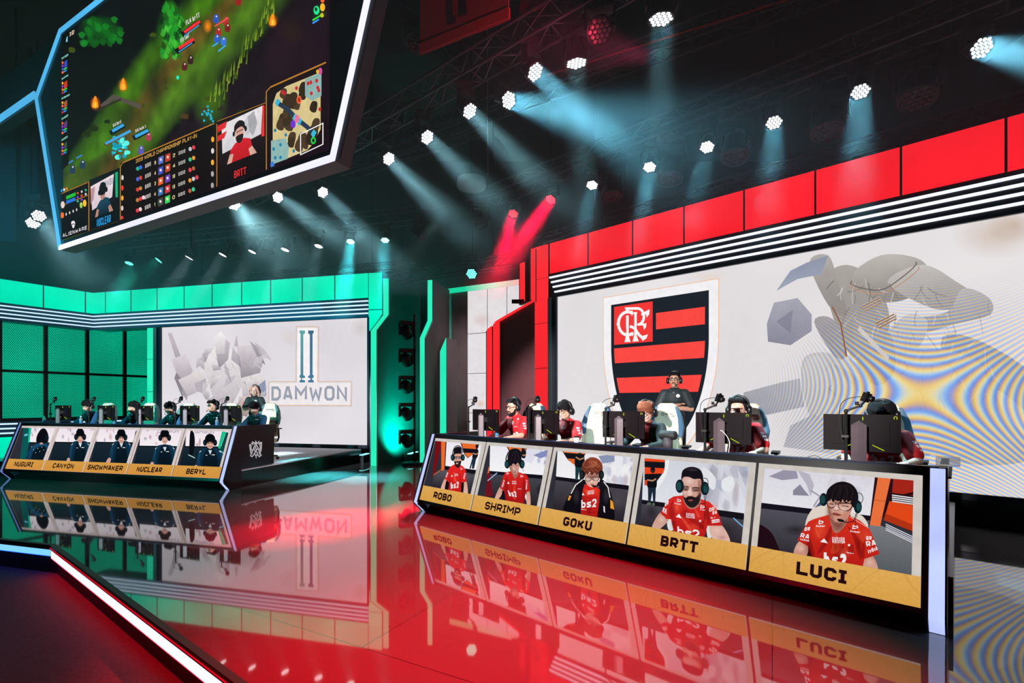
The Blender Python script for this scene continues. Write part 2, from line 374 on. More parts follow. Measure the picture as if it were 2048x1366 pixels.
# ---------------------------------------------------------------- the setting
def floor_mat():
    m, nt, out = _new('glossy_stage_floor'); b = nd(nt, 'ShaderNodeBsdfPrincipled'); nt.links.new(b.outputs[0], out.inputs[0])
    tc = nd(nt, 'ShaderNodeTexCoord'); mp = nd(nt, 'ShaderNodeMapping'); mp.inputs['Rotation'].default_value = (0, 0, -C_.rz)
    nt.links.new(tc.outputs['Object'], mp.inputs['Vector'])
    br = nd(nt, 'ShaderNodeTexBrick'); br.inputs['Scale'].default_value = 1; br.inputs['Brick Width'].default_value = 2.44; br.inputs['Row Height'].default_value = 2.44
    br.inputs['Mortar Size'].default_value = .003; br.inputs['Mortar Smooth'].default_value = 0; br.offset = .5
    br.inputs['Color1'].default_value = (.11, .11, .112, 1); br.inputs['Color2'].default_value = (.10, .10, .102, 1); br.inputs['Mortar'].default_value = (.03, .03, .03, 1)
    nt.links.new(mp.outputs[0], br.inputs['Vector']); nt.links.new(br.outputs['Color'], b.inputs['Base Color'])
    nz = nd(nt, 'ShaderNodeTexNoise'); nz.inputs['Scale'].default_value = 1.3; nz.inputs['Detail'].default_value = 4
    nt.links.new(tc.outputs['Object'], nz.inputs['Vector'])
    mr = nd(nt, 'ShaderNodeMapRange'); mr.inputs[3].default_value = .015; mr.inputs[4].default_value = .05
    nt.links.new(nz.outputs[0], mr.inputs[0]); nt.links.new(mr.outputs[0], b.inputs['Roughness'])
    b.inputs['IOR'].default_value = 2.35
    bp = nd(nt, 'ShaderNodeBump'); bp.inputs['Strength'].default_value = .006; bp.inputs['Distance'].default_value = .02
    n2 = nd(nt, 'ShaderNodeTexNoise'); n2.inputs['Scale'].default_value = .9; nt.links.new(tc.outputs['Object'], n2.inputs['Vector'])
    nt.links.new(n2.outputs[0], bp.inputs['Height']); nt.links.new(bp.outputs[0], b.inputs['Normal'])
    return m
def atz(u, v, z): r = ray(u, v); return CAM + r*((z-H)/r.z)
E1, E2 = atz(109, 1089, 0), atz(490, 1366, 0); E0 = atz(0, 1077, 0)
Ea = E1 + (E0-E1).normalized()*9; Eb = E1 + (E2-E1).normalized()*7.5
def floors():
    far = [Vector((13, -1.2, 0)), Vector((13, 19, 0)), Vector((-22, 19, 0)), Vector((-22, Ea.y, 0))]
    m = MB(); m.prism([Ea, E1, Eb]+far, (0, 0, -.05)); m.build('floor', floor_mat(), kind='structure')
    m = MB(); pts = [Ea, E1, Eb]
    m.prism([(-22, -4, -.34), (13, -4, -.34), (13, 19, -.34), (-22, 19, -.34)], (0, 0, -.1))
    m.build('floor_hall', pbr('dark_hall_carpet', '6c5c62', .9, 0, .35, 40, .3), kind='structure')
    k = MB()                                                   # stage riser face below the floor
    for p, q in ((Ea, E1), (E1, Eb)):
        t = (q-p).normalized(); o = Vector((-t.y, t.x, 0))*.02
        if o.y < 0: o = -o
        k.prism([p+o+Vector((0, 0, -.05)), q+o+Vector((0, 0, -.05)), q+o+Vector((0, 0, -.34)), p+o+Vector((0, 0, -.34))], o*3)
    k.build('trim_1', M_matte, kind='structure')
    D = pbr('dark_drape', '14161b', .9, 0, .3, 3, .2)
    MB().box(-22.2, -22, -4, 19.2, -.7, 11.0).build('wall_left', D, kind='structure')
    MB().box(13, 13.2, -4, 19.2, -.7, 11.0).build('wall_right', D, kind='structure')
    MB().box(-22, 13, 19, 19.2, -.7, 11.0).build('wall_back', D, kind='structure')
    MB().box(-22.2, 13.2, -4, 19.2, 11.0, 11.2).build('ceiling', pbr('black_ceiling', '101216', .9, 0, .3, 2), kind='structure')
floors()
def stage_edge():
    t = thing('stage_edge_light', 'long white light strip bending along the front edge of the glossy stage', 'light strip', (E1.x, E1.y, -.1))
    LE = emis('edge_white_led', 'f0dcff', 1.4); LB = emis('edge_blue_led', '7fd0ff', 1.1); RE = emis('edge_red_led', 'ff0820', .8)
    def off(p, q):
        d = (q-p).normalized(); o = Vector((-d.y, d.x, 0))
        return -o if o.y > 0 else o
    d1, d2 = off(Ea, E1), off(E1, Eb); bis = (d1+d2).normalized()
    def band(o, z0, z1, w, mat, name, seg):
        m = MB(); p, q, n = seg
        m.prism([p+n*o+Vector((0, 0, z0)), q+(bis*o if q is E1 else n*o)+Vector((0, 0, z0)), q+(bis*o if q is E1 else n*o)+Vector((0, 0, z1)), p+n*o+Vector((0, 0, z1))], n*w)
        m.build(name, mat, t)
    s1 = (Ea, E1, d1); s2 = (Eb, E1, d2)
    for s in (s1, s2): band(-.01, -.05, .004, .05, pbr('edge_trim', '2a2420', .45, .3), 'edge_trim', s)
    band(.0, -.125, -.055, .03, LB, 'light_strip', s1); band(.0, -.15, -.07, .03, LE, 'light_strip', s2)
    band(.04, -.035, -.026, .004, RE, 'red_line', s2)
    band(-.012, -.157, -.152, .04, emis('under_red_led', 'ff0618', 9.), 'under_light', s2); band(-.012, -.132, -.127, .04, emis('under_blue_led', '1038a0', 5.), 'under_light', s1)  # hidden strips added to throw red and blue glow on the hall floor
stage_edge()
def riser(name, fr, a0, a1, n0, n1, h, label, mat, extra=None):
    t = thing(name, label, 'riser', fr.P((a0+a1)/2, (n0+n1)/2), fr.rz)
    MB().prism([fr.P(a0, n0, 0.002), fr.P(a1, n0, 0.002), fr.P(a1, n1, 0.002), fr.P(a0, n1, 0.002)], (0, 0, h-.03)).build('platform', M_black, t)
    MB().prism([fr.P(a0, n0, h-.028), fr.P(a1, n0, h-.028), fr.P(a1, n1, h-.028), fr.P(a0, n1, h-.028)], (0, 0, .028)).build('deck', mat, t)
riser('riser', L_, 7.42, 14.2, 7.9, 12.2, .35, 'low black platform with a pale speckled top behind the teal team desk', pbr('speckled_carpet', 'ded6e2', .9, 0, .35, 90))
riser('riser', R_, .02, 6.15, 4.9, 8.6, .35, 'low black glossy platform behind the red team desk', pbr('riser_grey', '3a3a40', .25, 0, .15, 8))

# ---------------------------------------------------------------- lit fascias over the two walls
TEAL, RED = '00fac6', 'ff1e2c'
ZB0, ZB1 = 4.63, 5.32
M_teal = emis('teal_light_panel', TEAL, .92, .12, .8); M_red = emis('red_light_panel', RED, 1.0, .1, .8)
M_tealc = emis('pale_teal_light', '2df7c2', .95, .08, .7); M_redc = emis('red_light_edge', 'ff2b33', 1.0, .08, .7)
M_line = emis('white_line_led', 'e9ecff', 1.25, .05, .6)
M_lineb = emis('cool_line_led', 'cfefff', 1.15, .05, .6)
M_house = pbr('navy_housing', '10131c', .35, .2)
ZL = (4.535, 4.42, 4.305, 4.185)
def fascia(label, fr, segs, panel, line, housing, corner=None):
    """segs: list of (P0, P1, seams); points are plan points on the wall plane, left to right in view"""
    t = thing('light_fascia', label, 'light fascia', (segs[0][0]+segs[-1][1])/2)
    for p, q, seams in segs:
        x = (q-p).normalized(); n = Vector((-x.y, x.x, 0))
        Lg = (q-p).length
        hb = MB(); up = Vector((0, 0, 1))
        hb.prism([p+up*4.085, q+up*4.085, q+up*5.34, p+up*5.34], n*.5); hb.build('housing', housing, t)
        ss = [0]+sorted(seams)+[Lg]
        for s0, s1 in zip(ss[:-1], ss[1:]):
            MB().prism([p+x*(s0+.012)+up*ZB0, p+x*(s1-.012)+up*ZB0, p+x*(s1-.012)+up*ZB1, p+x*(s0+.012)+up*ZB1], n*-.03).build('light_panel', panel, t)
        for s0 in ss[1:-1]: MB().prism([p+x*(s0-.014)+up*ZB0, p+x*(s0+.014)+up*ZB0, p+x*(s0+.014)+up*ZB1, p+x*(s0-.014)+up*ZB1], n*-.036).build('divider', M_house, t)
        for i, z in enumerate(ZL):
            MB().prism([p+x*(.05*i)*(corner is None)+up*(z-.017), q+up*(z-.017), q+up*(z+.017), p+x*(.05*i)*(corner is None)+up*(z+.017)], n*-.04).build('light_line', line, t)
    return t
NR, NL = 8.99, 12.5
pR = R_.P(6.974, NR); fascia('bright red lit panels above four white lines over the shield video wall', R_, [(pR, R_.P(-2.6, NR), [(6.974-5.911)+1.063*i for i in range(8)])], M_red, M_line, M_house)
def Lu(u, v=700): return L_.P(L_.hitan(u, v, NL)[0], NL)
cor = Lu(187); u0 = at(0, 558, (5.32-H)*F/(805-558)); u0.z = 0; lx = (cor-u0).normalized(); far = cor - lx*9
def seam(u, p, x):
    r = ray(u, 805); r2 = Vector((r.x, r.y)); # intersection of the sight line with the wall in plan
    den = r2.x*x.y - r2.y*x.x; s = (p.x*r2.y - p.y*r2.x)/(r2.x*x.y - r2.y*x.x); return s
fascia('turquoise lit panels above four white lines running round the corner on the far side', L_, [
    (far, cor, [seam(u, far, lx) for u in (170, 86, -40)]),
    (cor, Lu(737), [seam(u, cor, (Lu(737)-cor).normalized()) for u in (213, 264, 316, 370, 426, 485, 543, 606, 671)])], M_teal, M_lineb, pbr('teal_housing', '1a4a66', .4, .1), 1)

# ---------------------------------------------------------------- video walls
def vwall(label, fr, n, uL, uR, z0, z1, col, fw):
    aL, aR = fr.hitan(uL, 700, n)[0], (fr.hitan(uR, 700, n)[0] if uR is not None else -2.4)
    t = thing('video_wall', label, 'video wall', fr.P((aL+aR)/2, n))
    p = Pl(fr.P(aL, n-.03, 0), -fr.d, (0, 0, 1)); w = aL-aR
    fb = MB(p.M())
    fb.box(-fw, w+.06, z0-.09, z0, -.1, .05); fb.box(-fw, w+.06, z1, z1+.025, -.1, .05); fb.box(-fw*.45, 0, z0, z1, -.1, .05); fb.box(w, w+.06, z0, z1, -.1, .05)
    fb.box(-fw, w+.06, z0-.09, z1, -.16, -.1)
    fb.build('frame', pbr('graphite_frame', '2e3340', .4, .4), t)
    MB(p.M()).box(-fw, -fw*.5, z0, z1, -.1, .09).build('edge_profile', M_chrome, t)
    MB(p.M()).box(-fw, w+.06, .003, z0-.09, -.16, .02).build('plinth', M_black, t)
    scr = MB(p.M()).box(0, w, z0, z1, -.08, 0).build('screen', emis(*col), t)
    return t, p, w
WR, PR_, wR = vwall('huge white video wall showing a red and black shield behind the red team', R_, NR, 1117, None, .44, 4.05, ('white_screen_r', 'e9e5e6', .96, .05, .5), .22)
WL, PL_, wL = vwall('white video wall reading DAMWON behind the teal team', L_, NL, 326, 737, .44, 4.05, ('white_screen_l', 'e8e3e8', .94, .05, .5), .26)
# lit pilasters beside the walls
def pilaster(label, fr, a0, a1, n, z0, z1, seams, mat):
    t = thing('light_pilaster', label, 'light column', fr.P((a0+a1)/2, n))
    MB().prism([fr.P(a0, n, z0), fr.P(a1, n, z0), fr.P(a1, n, z1), fr.P(a0, n, z1)], fr.n*.25).build('housing', M_house, t)
    zz = [z0]+seams+[z1]
    for b, c in zip(zz[:-1], zz[1:]):
        MB().prism([fr.P(a0-.01, n-.002, b+.008), fr.P(a1+.01, n-.002, b+.008), fr.P(a1+.01, n-.002, c-.008), fr.P(a0-.01, n-.002, c-.008)], -fr.n*.03).build('light_panel', mat, t)
pilaster('tall red lit column left of the shield video wall', R_, 7.40, 7.0, NR-.02, .02, 5.32, [1.4, 2.45, 3.5, 4.55], M_redc)
aa, ab = L_.hitan(297, 700, NL)[0], L_.hitan(313, 700, NL)[0]
pilaster('narrow turquoise lit column between the perforated screen and the DAMWON wall', L_, aa, ab, NL-.02, .02, 4.06, [.75, 2.0, 3.05], M_tealc)
# ---------------------------------------------------------------- stage lamps
def lamp_meshes():
    b = MB(); b.box(-.17, .17, -.1, .1, .0, .12); b.box(-.12, .12, -.08, .08, -.03, 0); b.tube([(-.1, 0, .12), (-.1, 0, .2)], .02); b.tube([(.1, 0, .12), (.1, 0, .2)], .02)
    y = MB()
    for s in (-1, 1): y.box(s*.205-.03*(s > 0), s*.205+.03*(s < 0), -.06, .06, -.34, -.05)
    y.box(-.205, .205, -.07, .07, -.07, -.03)
    h = MB(); h.lathe([(.0, .2), (.09, .2), (.13, .16), (.15, .06), (.16, -.02), (.172, -.1), (.172, -.14), (.155, -.14), (.15, -.12)], k=24)
    h.tube([(-.18, 0, 0), (.18, 0, 0)], .035)
    for q in range(6): h.box(-.012, .012, .12, .165, -.06, .14, m=Matrix.Rotation(q*math.pi/3, 4, 'Z'))
    c = MB()
    pts = [(0, 0)]+[(.062*math.cos(q*math.pi/3), .062*math.sin(q*math.pi/3)) for q in range(6)]
    pts += [((.124 if q % 2 == 0 else .1074)*math.cos(q*math.pi/6), (.124 if q % 2 == 0 else .1074)*math.sin(q*math.pi/6)) for q in range(12)]
    for x, yy in pts: c.lathe([(.0, -.142), (.016, -.14), (.0262, -.132)], (x, yy, 0), k=10)
    return {'base': b, 'yoke': y, 'head': h, 'led_cells': c}
LM = {}
BK = .055
M_off = pbr('unlit_lens', '1c1417', .25, .2); M_off2 = pbr('unlit_lens_pink', '9a7680', .15, .2)
def cells_mat(c):
    return {'w': emis('lamp_white', 'f4fbff', 4), 't': emis('lamp_teal', '66ffe6', 3), 'c': emis('lamp_cyan', 'a8fff6', 4), 'r': emis('lamp_red', 'ff3a48', 3), 'off': M_off, 'off2': M_off2}[c]
def lamp(u, v, Y, tu, tv, dY, kind, label, power=60, ang=17, col=None, group=None, sc=1., hang=0):
    """moving head hanging with its lens at the sight line (u,v) at depth Y, aimed at a point further along"""
    lens = at(u, v, Y); tgt = R_.hit(tu, 800, 5.95) if tv is None else at(tu, tv, Y+dY); a = (tgt-lens).normalized()
    if not LM:
        for k, mb in lamp_meshes().items(): LM[k] = mb.mesh(k, [M_matte if k != 'head' else M_dark])
    root = thing('moving_head_lamp', label, 'stage lamp', lens - a*.14*sc + Vector((0, 0, .36*sc)), 0, group)
    q = (-a).to_track_quat('Z', 'Y'); pan = Matrix.Rotation(math.atan2(a.x, -a.y), 4, 'Z')
    piv = Matrix.Translation((0, 0, -.36))
    scm = Matrix.Scale(sc, 4)
    hm = piv @ (q.to_matrix().to_4x4())
    for k, m in (('base', Matrix()), ('yoke', Matrix.Translation((0, 0, -.03)) @ pan), ('head', hm), ('led_cells', hm)):
        me = LM[k]
        if k == 'led_cells':
            me = LM.get('led'+kind)
            if me is None: me = LM['led_cells'].copy(); me.materials.clear(); me.materials.append(cells_mat(kind)); LM['led'+kind] = me
        o = bpy.data.objects.new(k, me); COL.objects.link(o); o.parent = root; o.matrix_local = scm @ m
    if hang: MB().tube([lens - a*.14*sc + Vector((0, 0, .36*sc+.15)), Vector((root.matrix_world.translation.x, root.matrix_world.translation.y, 10.99))], .02, 8).build('drop_pole', M_dark, root)
    if kind[:3] != 'off' and power:
        c = col or {'w': (.72, .95, 1), 't': (.05, .9, .7), 'c': (.1, .9, .95), 'r': (1, .0, .03)}[kind]
        ld = bpy.data.lights.new('beam', 'AREA'); ld.shape = 'DISK'; ld.size = .25; ld.energy = power*BK; ld.color = c; ld.spread = math.radians(ang)
        l = bpy.data.objects.new('beam', ld); COL.objects.link(l); l.location = lens + a*.02; l.rotation_euler = a.to_track_quat('-Z', 'Y').to_euler()
        l.visible_camera = False
        l.parent = root; l.matrix_parent_inverse = root.matrix_world.inverted()
    return root
def rig():
    spot('haze_fill', (-13.8, 5.5, 5.4), (-10, 14.5, 6.3), 4500, (.0, .38, .60), 74, 1)  # unseen lamp added to tint the haze teal
    A = 'white stage lamps on the truss above the middle of the stage'
    zA = lambda v, z=6.5: (z-H)*F/(HY-v)
    Bm = (.58, .93, 1.)
    for u, v, tu, tv, dY, p, lab in (
        (556, 395, 1150, None, 0, 150, 'lit white stage lamp just right of the hanging scoreboard edge, beam falling to the right'),
        (646, 385, 1040, None, 0, 150, 'lit white stage lamp second from the hanging scoreboard, beam falling right'),
        (778, 318, 1270, None, 0, 150, 'lit white stage lamp below the lower right corner of the scoreboard'),
        (855, 275, 1390, None, 0, 150, 'lit white stage lamp third up the slanting middle truss'),
        (940, 223, 1500, None, 0, 160, 'lit white stage lamp left of the brightest blue beam'),
        (1018, 201, 1200, 245, -1.5, 420, 'lit white stage lamp throwing the short bright blue beam sideways'),
        (1071, 145, 1800, None, 0, 300, 'lit white stage lamp with the widest pale beam, near the red cable line')):
        lamp(u, v, zA(v), tu, tv, dY, 'w', lab, p, 18 if u == 1018 else 15, Bm if u < 1000 else (.3, .76, .95), A, sc=.86)
    lamp(1153, 128, zA(131), 1160, 250, .1, 'w', 'stage lamp pointing straight down with only a white rim of its lens showing', 120, 18, Bm, A)
    lamp(1322, 40, zA(43), 1318, 200, .1, 'w', 'stage lamp at the top edge pointing straight down, pale beam under it', 120, 18, Bm, A)
    lamp(1199, 62, zA(62), 1150, 160, -3, 'off2', 'unlit stage lamp showing its rows of pinkish lenses', group=A)
    lamp(468, 408, zA(408), 560, 510, -2.5, 'w', 'white stage lamp half hidden by the bottom of the hanging scoreboard', 200, 20, Bm, A, hang=1)
    for (u, v), lab in (((78, 432), 'upper of two white stage lamps beside the left edge of the scoreboard'), ((66, 446), 'lower of two white stage lamps beside the left edge of the scoreboard')):
        lamp(u, v, 12.6 + (v-432)*.02, u+95, v+110, -1.5, 'w', lab, 70, 18, Bm, 'pair of white lamps left of the scoreboard', hang=1)
    B = 'stage lamps on the truss in front of the red fascia'
    for u, v, tu, tv, p, k, lab in (
        (1184, 371, 1166, 470, 100, 'w', 'white stage lamp over the red panels, farthest of the row on the right'),
        (1299, 335, 1282, 440, 120, 'w', 'white stage lamp over the red panels, second of the row on the right'),
        (1414, 295, 1392, 400, 110, 'w', 'white stage lamp over the red panels, third of the row on the right'),
        (1548, 246, 1540, 350, 130, 'w', 'white stage lamp over the red panels, fourth of the row on the right'),
        (1721, 184, 1715, 320, 170, 'w', 'white stage lamp over the red panels with the clearest downward beam'),
        (1964, 96, 2120, 120, 260, 'w', 'biggest white stage lamp at the upper right corner throwing a teal beam sideways'),
        (1101, 400, 1045, 480, 2200, 'r', 'red stage lamp with the brighter red beam, right one of two'),
        (1026, 428, 1005, 510, 1700, 'r', 'red stage lamp with the fainter red beam, left one of two')):
        Y = R_.hit(u, v, 8.33).y
        lamp(u, v, Y, tu, tv, (-1.1 if u > 1900 else -.5) if k == 'w' else -.7, k, lab, p, 15, (.35, .8, 1.) if k == 'w' else None, B, sc=.77)
    Cg = 'stage lamps on the truss over the turquoise fascia'
    for u, v, tu, tv, p, k, lab in (
        (770, 481, 766, 540, 500, 'c', 'cyan stage lamp straight over the turquoise column, right one of two'),
        (701, 484, 694, 540, 1000, 'c', 'cyan stage lamp with the bright downward beam, left one of two'),
        (637, 493, 628, 530, 130, 'w', 'first white stage lamp left of the cyan pair over the turquoise panels'),
        (570, 500, 556, 540, 130, 'w', 'second white stage lamp left of the cyan pair over the turquoise panels'),
        (504, 504, 485, 545, 130, 'w', 'third white stage lamp left of the cyan pair over the turquoise panels'),
        (445, 510, 425, 545, 130, 'w', 'fourth white stage lamp left of the cyan pair over the turquoise panels'),
        (378, 516, 352, 555, 130, 'w', 'fifth white stage lamp left of the cyan pair over the turquoise panels'),
        (317, 521, 270, 562, 300, 't', 'green stage lamp over the turquoise panels, right one of two'),
        (258, 527, 238, 590, 300, 't', 'green stage lamp over the turquoise panels, leftmost of its row')):
        Y = L_.hit(u, v, 11.86).y
        lamp(u, v, Y, tu, tv, -.12 if k == 'w' else -.35, k, lab, p, 16, None, Cg, sc=.74)
    lamp(943, 548, 13.6, 920, 590, -1.2, 't', 'small faint green stage lamp above the gap between both walls', 10, 16, hang=1)
rig()
# ---------------------------------------------------------------- theatrical haze hanging in the hall
def haze():
    """one body of haze: thickest among the lamps, thinning out below them"""
    for z0, z1, d, lab in ((4.95, 6.75, .036, 'bluish theatre haze hanging among the lamps'), (4.35, 4.949, .02, 'thin haze below the lamps, over the upper edge of both walls'), (3.75, 4.349, .008, 'faintest haze low in front of both walls')):
        m, nt, out = _new('theatre_haze'); v = nd(nt, 'ShaderNodeVolumeScatter')
        v.inputs['Density'].default_value = d; v.inputs['Anisotropy'].default_value = .35; v.inputs['Color'].default_value = (.62, .92, 1, 1)
        nt.links.new(v.outputs[0], out.inputs['Volume'])
        MB().box(-21, 12.5, -3, 18.5, z0, z1).build('haze', m, kind='stuff', label=lab, cat='haze', group='haze')
haze()
# ---------------------------------------------------------------- hanging scoreboard
PS = Pl(C_.n*4.56, -C_.d, (0, 0, 1))
def scoreboard():
    h = PS.hit; BL, BR, ML, TL = h(120, 500), h(670, 322), h(72, 196), h(121, 60)
    zb = (BL[1]+BR[1])/2; dx = BL[0]-ML[0]; dt = TL[0]-ML[0]
    out = [(BL[0], zb), (BR[0], zb), (BR[0]+dx, ML[1]), (BR[0]+dx-dt, TL[1]), (ML[0]+dt, TL[1]), (ML[0], ML[1])]
    t = thing('scoreboard_screen', 'big hanging six-sided game screen with glowing blue white rim', 'hanging screen', PS.W((BL[0]+BR[0])/2, zb))
    MB(PS.M()).prism([(x, y, -.26) for x, y in out], (0, 0, .25)).build('body', pbr('scoreboard_grey', '55585f', .55, .1), t)
    MB(PS.M()).prism([(x*.985+.02, y*.985+.08, -.009) for x, y in out], (0, 0, .009)).build('bezel', M_matte, t)
    cx = sum(p[0] for p in out)/6; cyy = sum(p[1] for p in out)/6
    def inset(w):
        n = len(out); P = [np.array(p) for p in out]; res = []
        for i in range(n):
            d0 = P[i]-P[i-1]; d1 = P[(i+1) % n]-P[i]; d0 /= np.linalg.norm(d0); d1 /= np.linalg.norm(d1)
            a, b = np.array([-d0[1], d0[0]]), np.array([-d1[1], d1[0]]); m = a+b; m /= np.linalg.norm(m); res.append(P[i]+m*w/max(.3, m@a))
        return res
    I = inset(.082)
    for i in range(6):
        j = (i+1) % 6; q = [out[i], out[j], I[j], I[i]]
        nm = emis('rim_white', 'e3e4ff', 1.35, .25, .35) if i in (0, 1) else emis('rim_blue', '55c4ff', 1.05, .1, .6)
        MB(PS.M()).prism([(p[0], p[1], 0) for p in q], (0, 0, .03)).build('rim_light', nm, t)
    MB().tube([PS.W(BL[0]+1.2, TL[1]-.02, -.13), PS.W(BL[0]+1.2, 10.9, -.13)], .025).build('hanger', M_dark, t)
    MB().tube([PS.W(BR[0]-1.2, TL[1]-.02, -.13), PS.W(BR[0]-1.2, 10.9, -.13)], .025).build('hanger', M_dark, t)
    # the display and the game view on it
    x0, x1 = h(127, 300)[0], h(659, 200)[0]; y0, y1 = zb+.17, TL[1]-.17
    MB(PS.M()).box(x0, x1, y0, y1, .0005, .0015).build('display', emis('display_dark', '08090c', 1), t)
    pc = Pic(PS, .002, .00006, (x0, x1, y0, y1)); rng = random.Random(4)
    bl, dk, gr, br_ = lin('05060c'), lin('140a14'), lin('47800e'), lin('7a5a22')
    def terr(x, y):
        u = x; v = y; w = math.sin(7*u+3*v)*.03+math.sin(13*v-5*u)*.03
        d = (v-.12) - .75*(u+.02) + w                           # band rising to the right
        lane = max(0, 1-abs(d-.10)/.16); edge = max(0, 1-abs(d+.12)/.12); dirt = max(0, 1-abs(d+.03)/.07)
        c = mixc(mixc(bl, lin('0a0c10'), v), dk, (u-.55)*2+.2)
        c = mixc(c, gr, lane*1.1); c = mixc(c, lin('55861a'), edge*.9); c = mixc(c, br_, dirt*.8)
        if d < -.25: c = mixc(c, lin('1d0c1b'), .8)
        if u < .3 and v < .32: c = mixc(c, lin('3b3218'), .6)
        return c
    pc.field(terr, x0, x1, y0, y1, 60, 44)
    pc.build('game_terrain', picmat('game_terrain', 1.0, .5, 3.2), t); pc = Pic(PS, .0026, .00008, (x0, x1, y0, y1))
    for g in ((200, 58, 44, 30, '0c7a1c90', ''), (215, 66, 30, 20, '128c2080', ''), (345, 60, 34, 55, '0f8a24', '0a2a12'), (352, 84, 18, 40, '28b530', '0b5a1a'), (340, 25, 18, 28, '37a71c', '10330c'), (310, 170, 36, 80, '232a12', '0a0c0e'),
              (255, 235, 60, 50, '2c3a10', '101408'), (420, 200, 40, 60, '43700e', '2c4a0a'), (585, 60, 30, 40, '3a2414', '1d0c1b'), (620, 110, 70, 90, '230d1c', '1d0c1b'), (560, 110, 40, 60, '281020', '1d0c1b'), (600, 30, 60, 50, '1c0d18', '150a14')):
        pc.glow(g[4], *g[:4])
    for _ in range(40):
        u, v = 200+rng.uniform(-40, 42), 62+rng.uniform(-24, 26); pc.p(rng.choice(['0c6a18a0', '159028a0', '0a4a14a0']), [(u-7, v-2), (u, v-6), (u+8, v-1), (u+3, v+9), (u-4, v+6)])
    for _ in range(60):
        u, v = 345+rng.uniform(-22, 26), 62+rng.uniform(-50, 52); pc.p(rng.choice(['0c6a18b0', '1da82cb0', '0a3a14b0', '46c83ab0', '082410b0']), [(u-5, v+3), (u-1, v-11), (u+6, v+1), (u+1, v+8)])
    for _ in range(46):                                         # rough stones, tufts and leaves of the ground
        u = rng.uniform(135, 650); v = rng.uniform(0, 420); d = rng.uniform(3, 12)
        if u > 540 and v > 60 or v > 430-.35*(u-100) or (u < 300 and v < 210 and u > 150): continue
        c = rng.choice(['2b2a1a', '3f4f10', '20300c', '4a3a18', '182a0c']); pc.p(c, [(u-d, v), (u-d*.3, v-d*.8), (u+d*.7, v-d*.5), (u+d*.5, v+d*.3)], True)
    for i in range(90):                                         # tall grass along the path
        s = rng.random(); u = 425+125*s+rng.uniform(-9, 9); v = 215-205*s+rng.uniform(-14, 14); hh = rng.uniform(14, 30)
        pc.p(rng.choice(['6c8c1c', '4c7012', '84a02c', '3c5c0e']), [(u, v), (u+4, v-hh), (u+3, v)])
    for u, v in ((193, 208), (249, 172), (548, 44)):            # torches
        pc.glow('ff7a10c0', u, v, 11, 15); pc.p('ff9a18', [(u-6, v+8), (u-5, v-4), (u, v-15), (u+4, v-6), (u+6, v+8)], True); pc.e('ffd040', u, v+3, 3, 6)
    pc.glow('ff9410', 418, 54, 9, 15)
    pc.l('565048', 9, [(285, 215), (230, 195), (205, 215)]); pc.l('322c24', 4, [(245, 200), (195, 222)])
    for q in range(26): pc.e(rng.choice(['18d8e8', '60fff0', '0aa0b8']), 243+rng.uniform(-17, 17), 298+rng.uniform(-22, 18), rng.uniform(2, 6), rng.uniform(2, 6))
    for q in range(16): pc.e('18b4d8', 420+rng.uniform(-14, 12), 235+rng.uniform(-22, 24), 2.2, 2.6)
    for u, v, c in ((435, 40, '2f58c0'), (440, 66, 'b02828'), (455, 45, 'b83030'), (458, 58, '7a2020'), (437, 80, '2a62d8'), (450, 85, '3a78e0'), (372, 135, '5a1c22'), (384, 122, '3a1a1a'), (168, 330, '24405c'), (148, 340, '24405c'), (285, 302, '5a5ab8'), (300, 275, 'a83a50'), (480, 5, 'a02020')):
        pc.p(c, [(u-5, v+6), (u-4, v-5), (u+1, v-10), (u+6, v-3), (u+4, v+8)], True); pc.e('e0d8d0', u+1, v-5, 1.6, 2)
    pc.e('1cf0c8', 359, 157, 3, 4)
    def bar(u0, v0, u1, v1, w, c): pc.l(c, w, [(u0, v0), (u1, v1)])
    bar(367, 72, 403, 46, 11, '14060a'); bar(372, 67, 403, 45, 6, 'f03038'); bar(372, 74, 402, 52, 2, '3aa8f0')
    bar(355, 106, 391, 83, 11, '14060a'); bar(361, 99, 391, 80, 6, 'f03038'); bar(361, 106, 388, 88, 2, '3aa8f0')
    pc.t('FLA brTT', 'f0f0f0', (376, 53), (403, 36), (375, 44), .16, .14); pc.t('FLA Luci', 'f0f0f0', (365, 88), (381, 77), (364, 80), .16, .14)
    bar(224, 268, 252, 252, 10, '08121a'); bar(228, 264, 251, 251, 6, '3ab0f0'); bar(212, 291, 267, 262, 8, '6a4a14'); bar(214, 289, 265, 263, 5, '3ab0f0')
    bar(270, 278, 301, 262, 10, '08121a'); bar(274, 275, 300, 262, 6, '3ab0f0')
    pc.t('DWG Beryl', 'f0f0f0', (230, 256), (246, 247), (229, 250), .15, .14); pc.t('DWG Nuclear', 'f0f0f0', (275, 267), (296, 256), (274, 261), .15, .14)
    for a in ((433, 55, 461, 38, 'f05050'), (428, 95, 440, 88, '40b0f0'), (440, 105, 455, 93, '40b0f0'), (140, 328, 150, 322, '3a8ad0'), (156, 318, 168, 311, '3a8ad0')): bar(a[0], a[1], a[2], a[3], 3, a[4])
    # left column of small portraits and bars
    pc.p('04060a', [(127, 66), (141, 56), (141, 330), (127, 342)])
    pc.l('d02030', 2, [(128, 66), (143, 55)]); pc.t('2:32', 'ffe8d0', (143, 75), (152, 69), (143, 67), .2, .12); pc.p('7ad0f0', [(135, 86), (137, 76), (139, 74), (139, 85)])
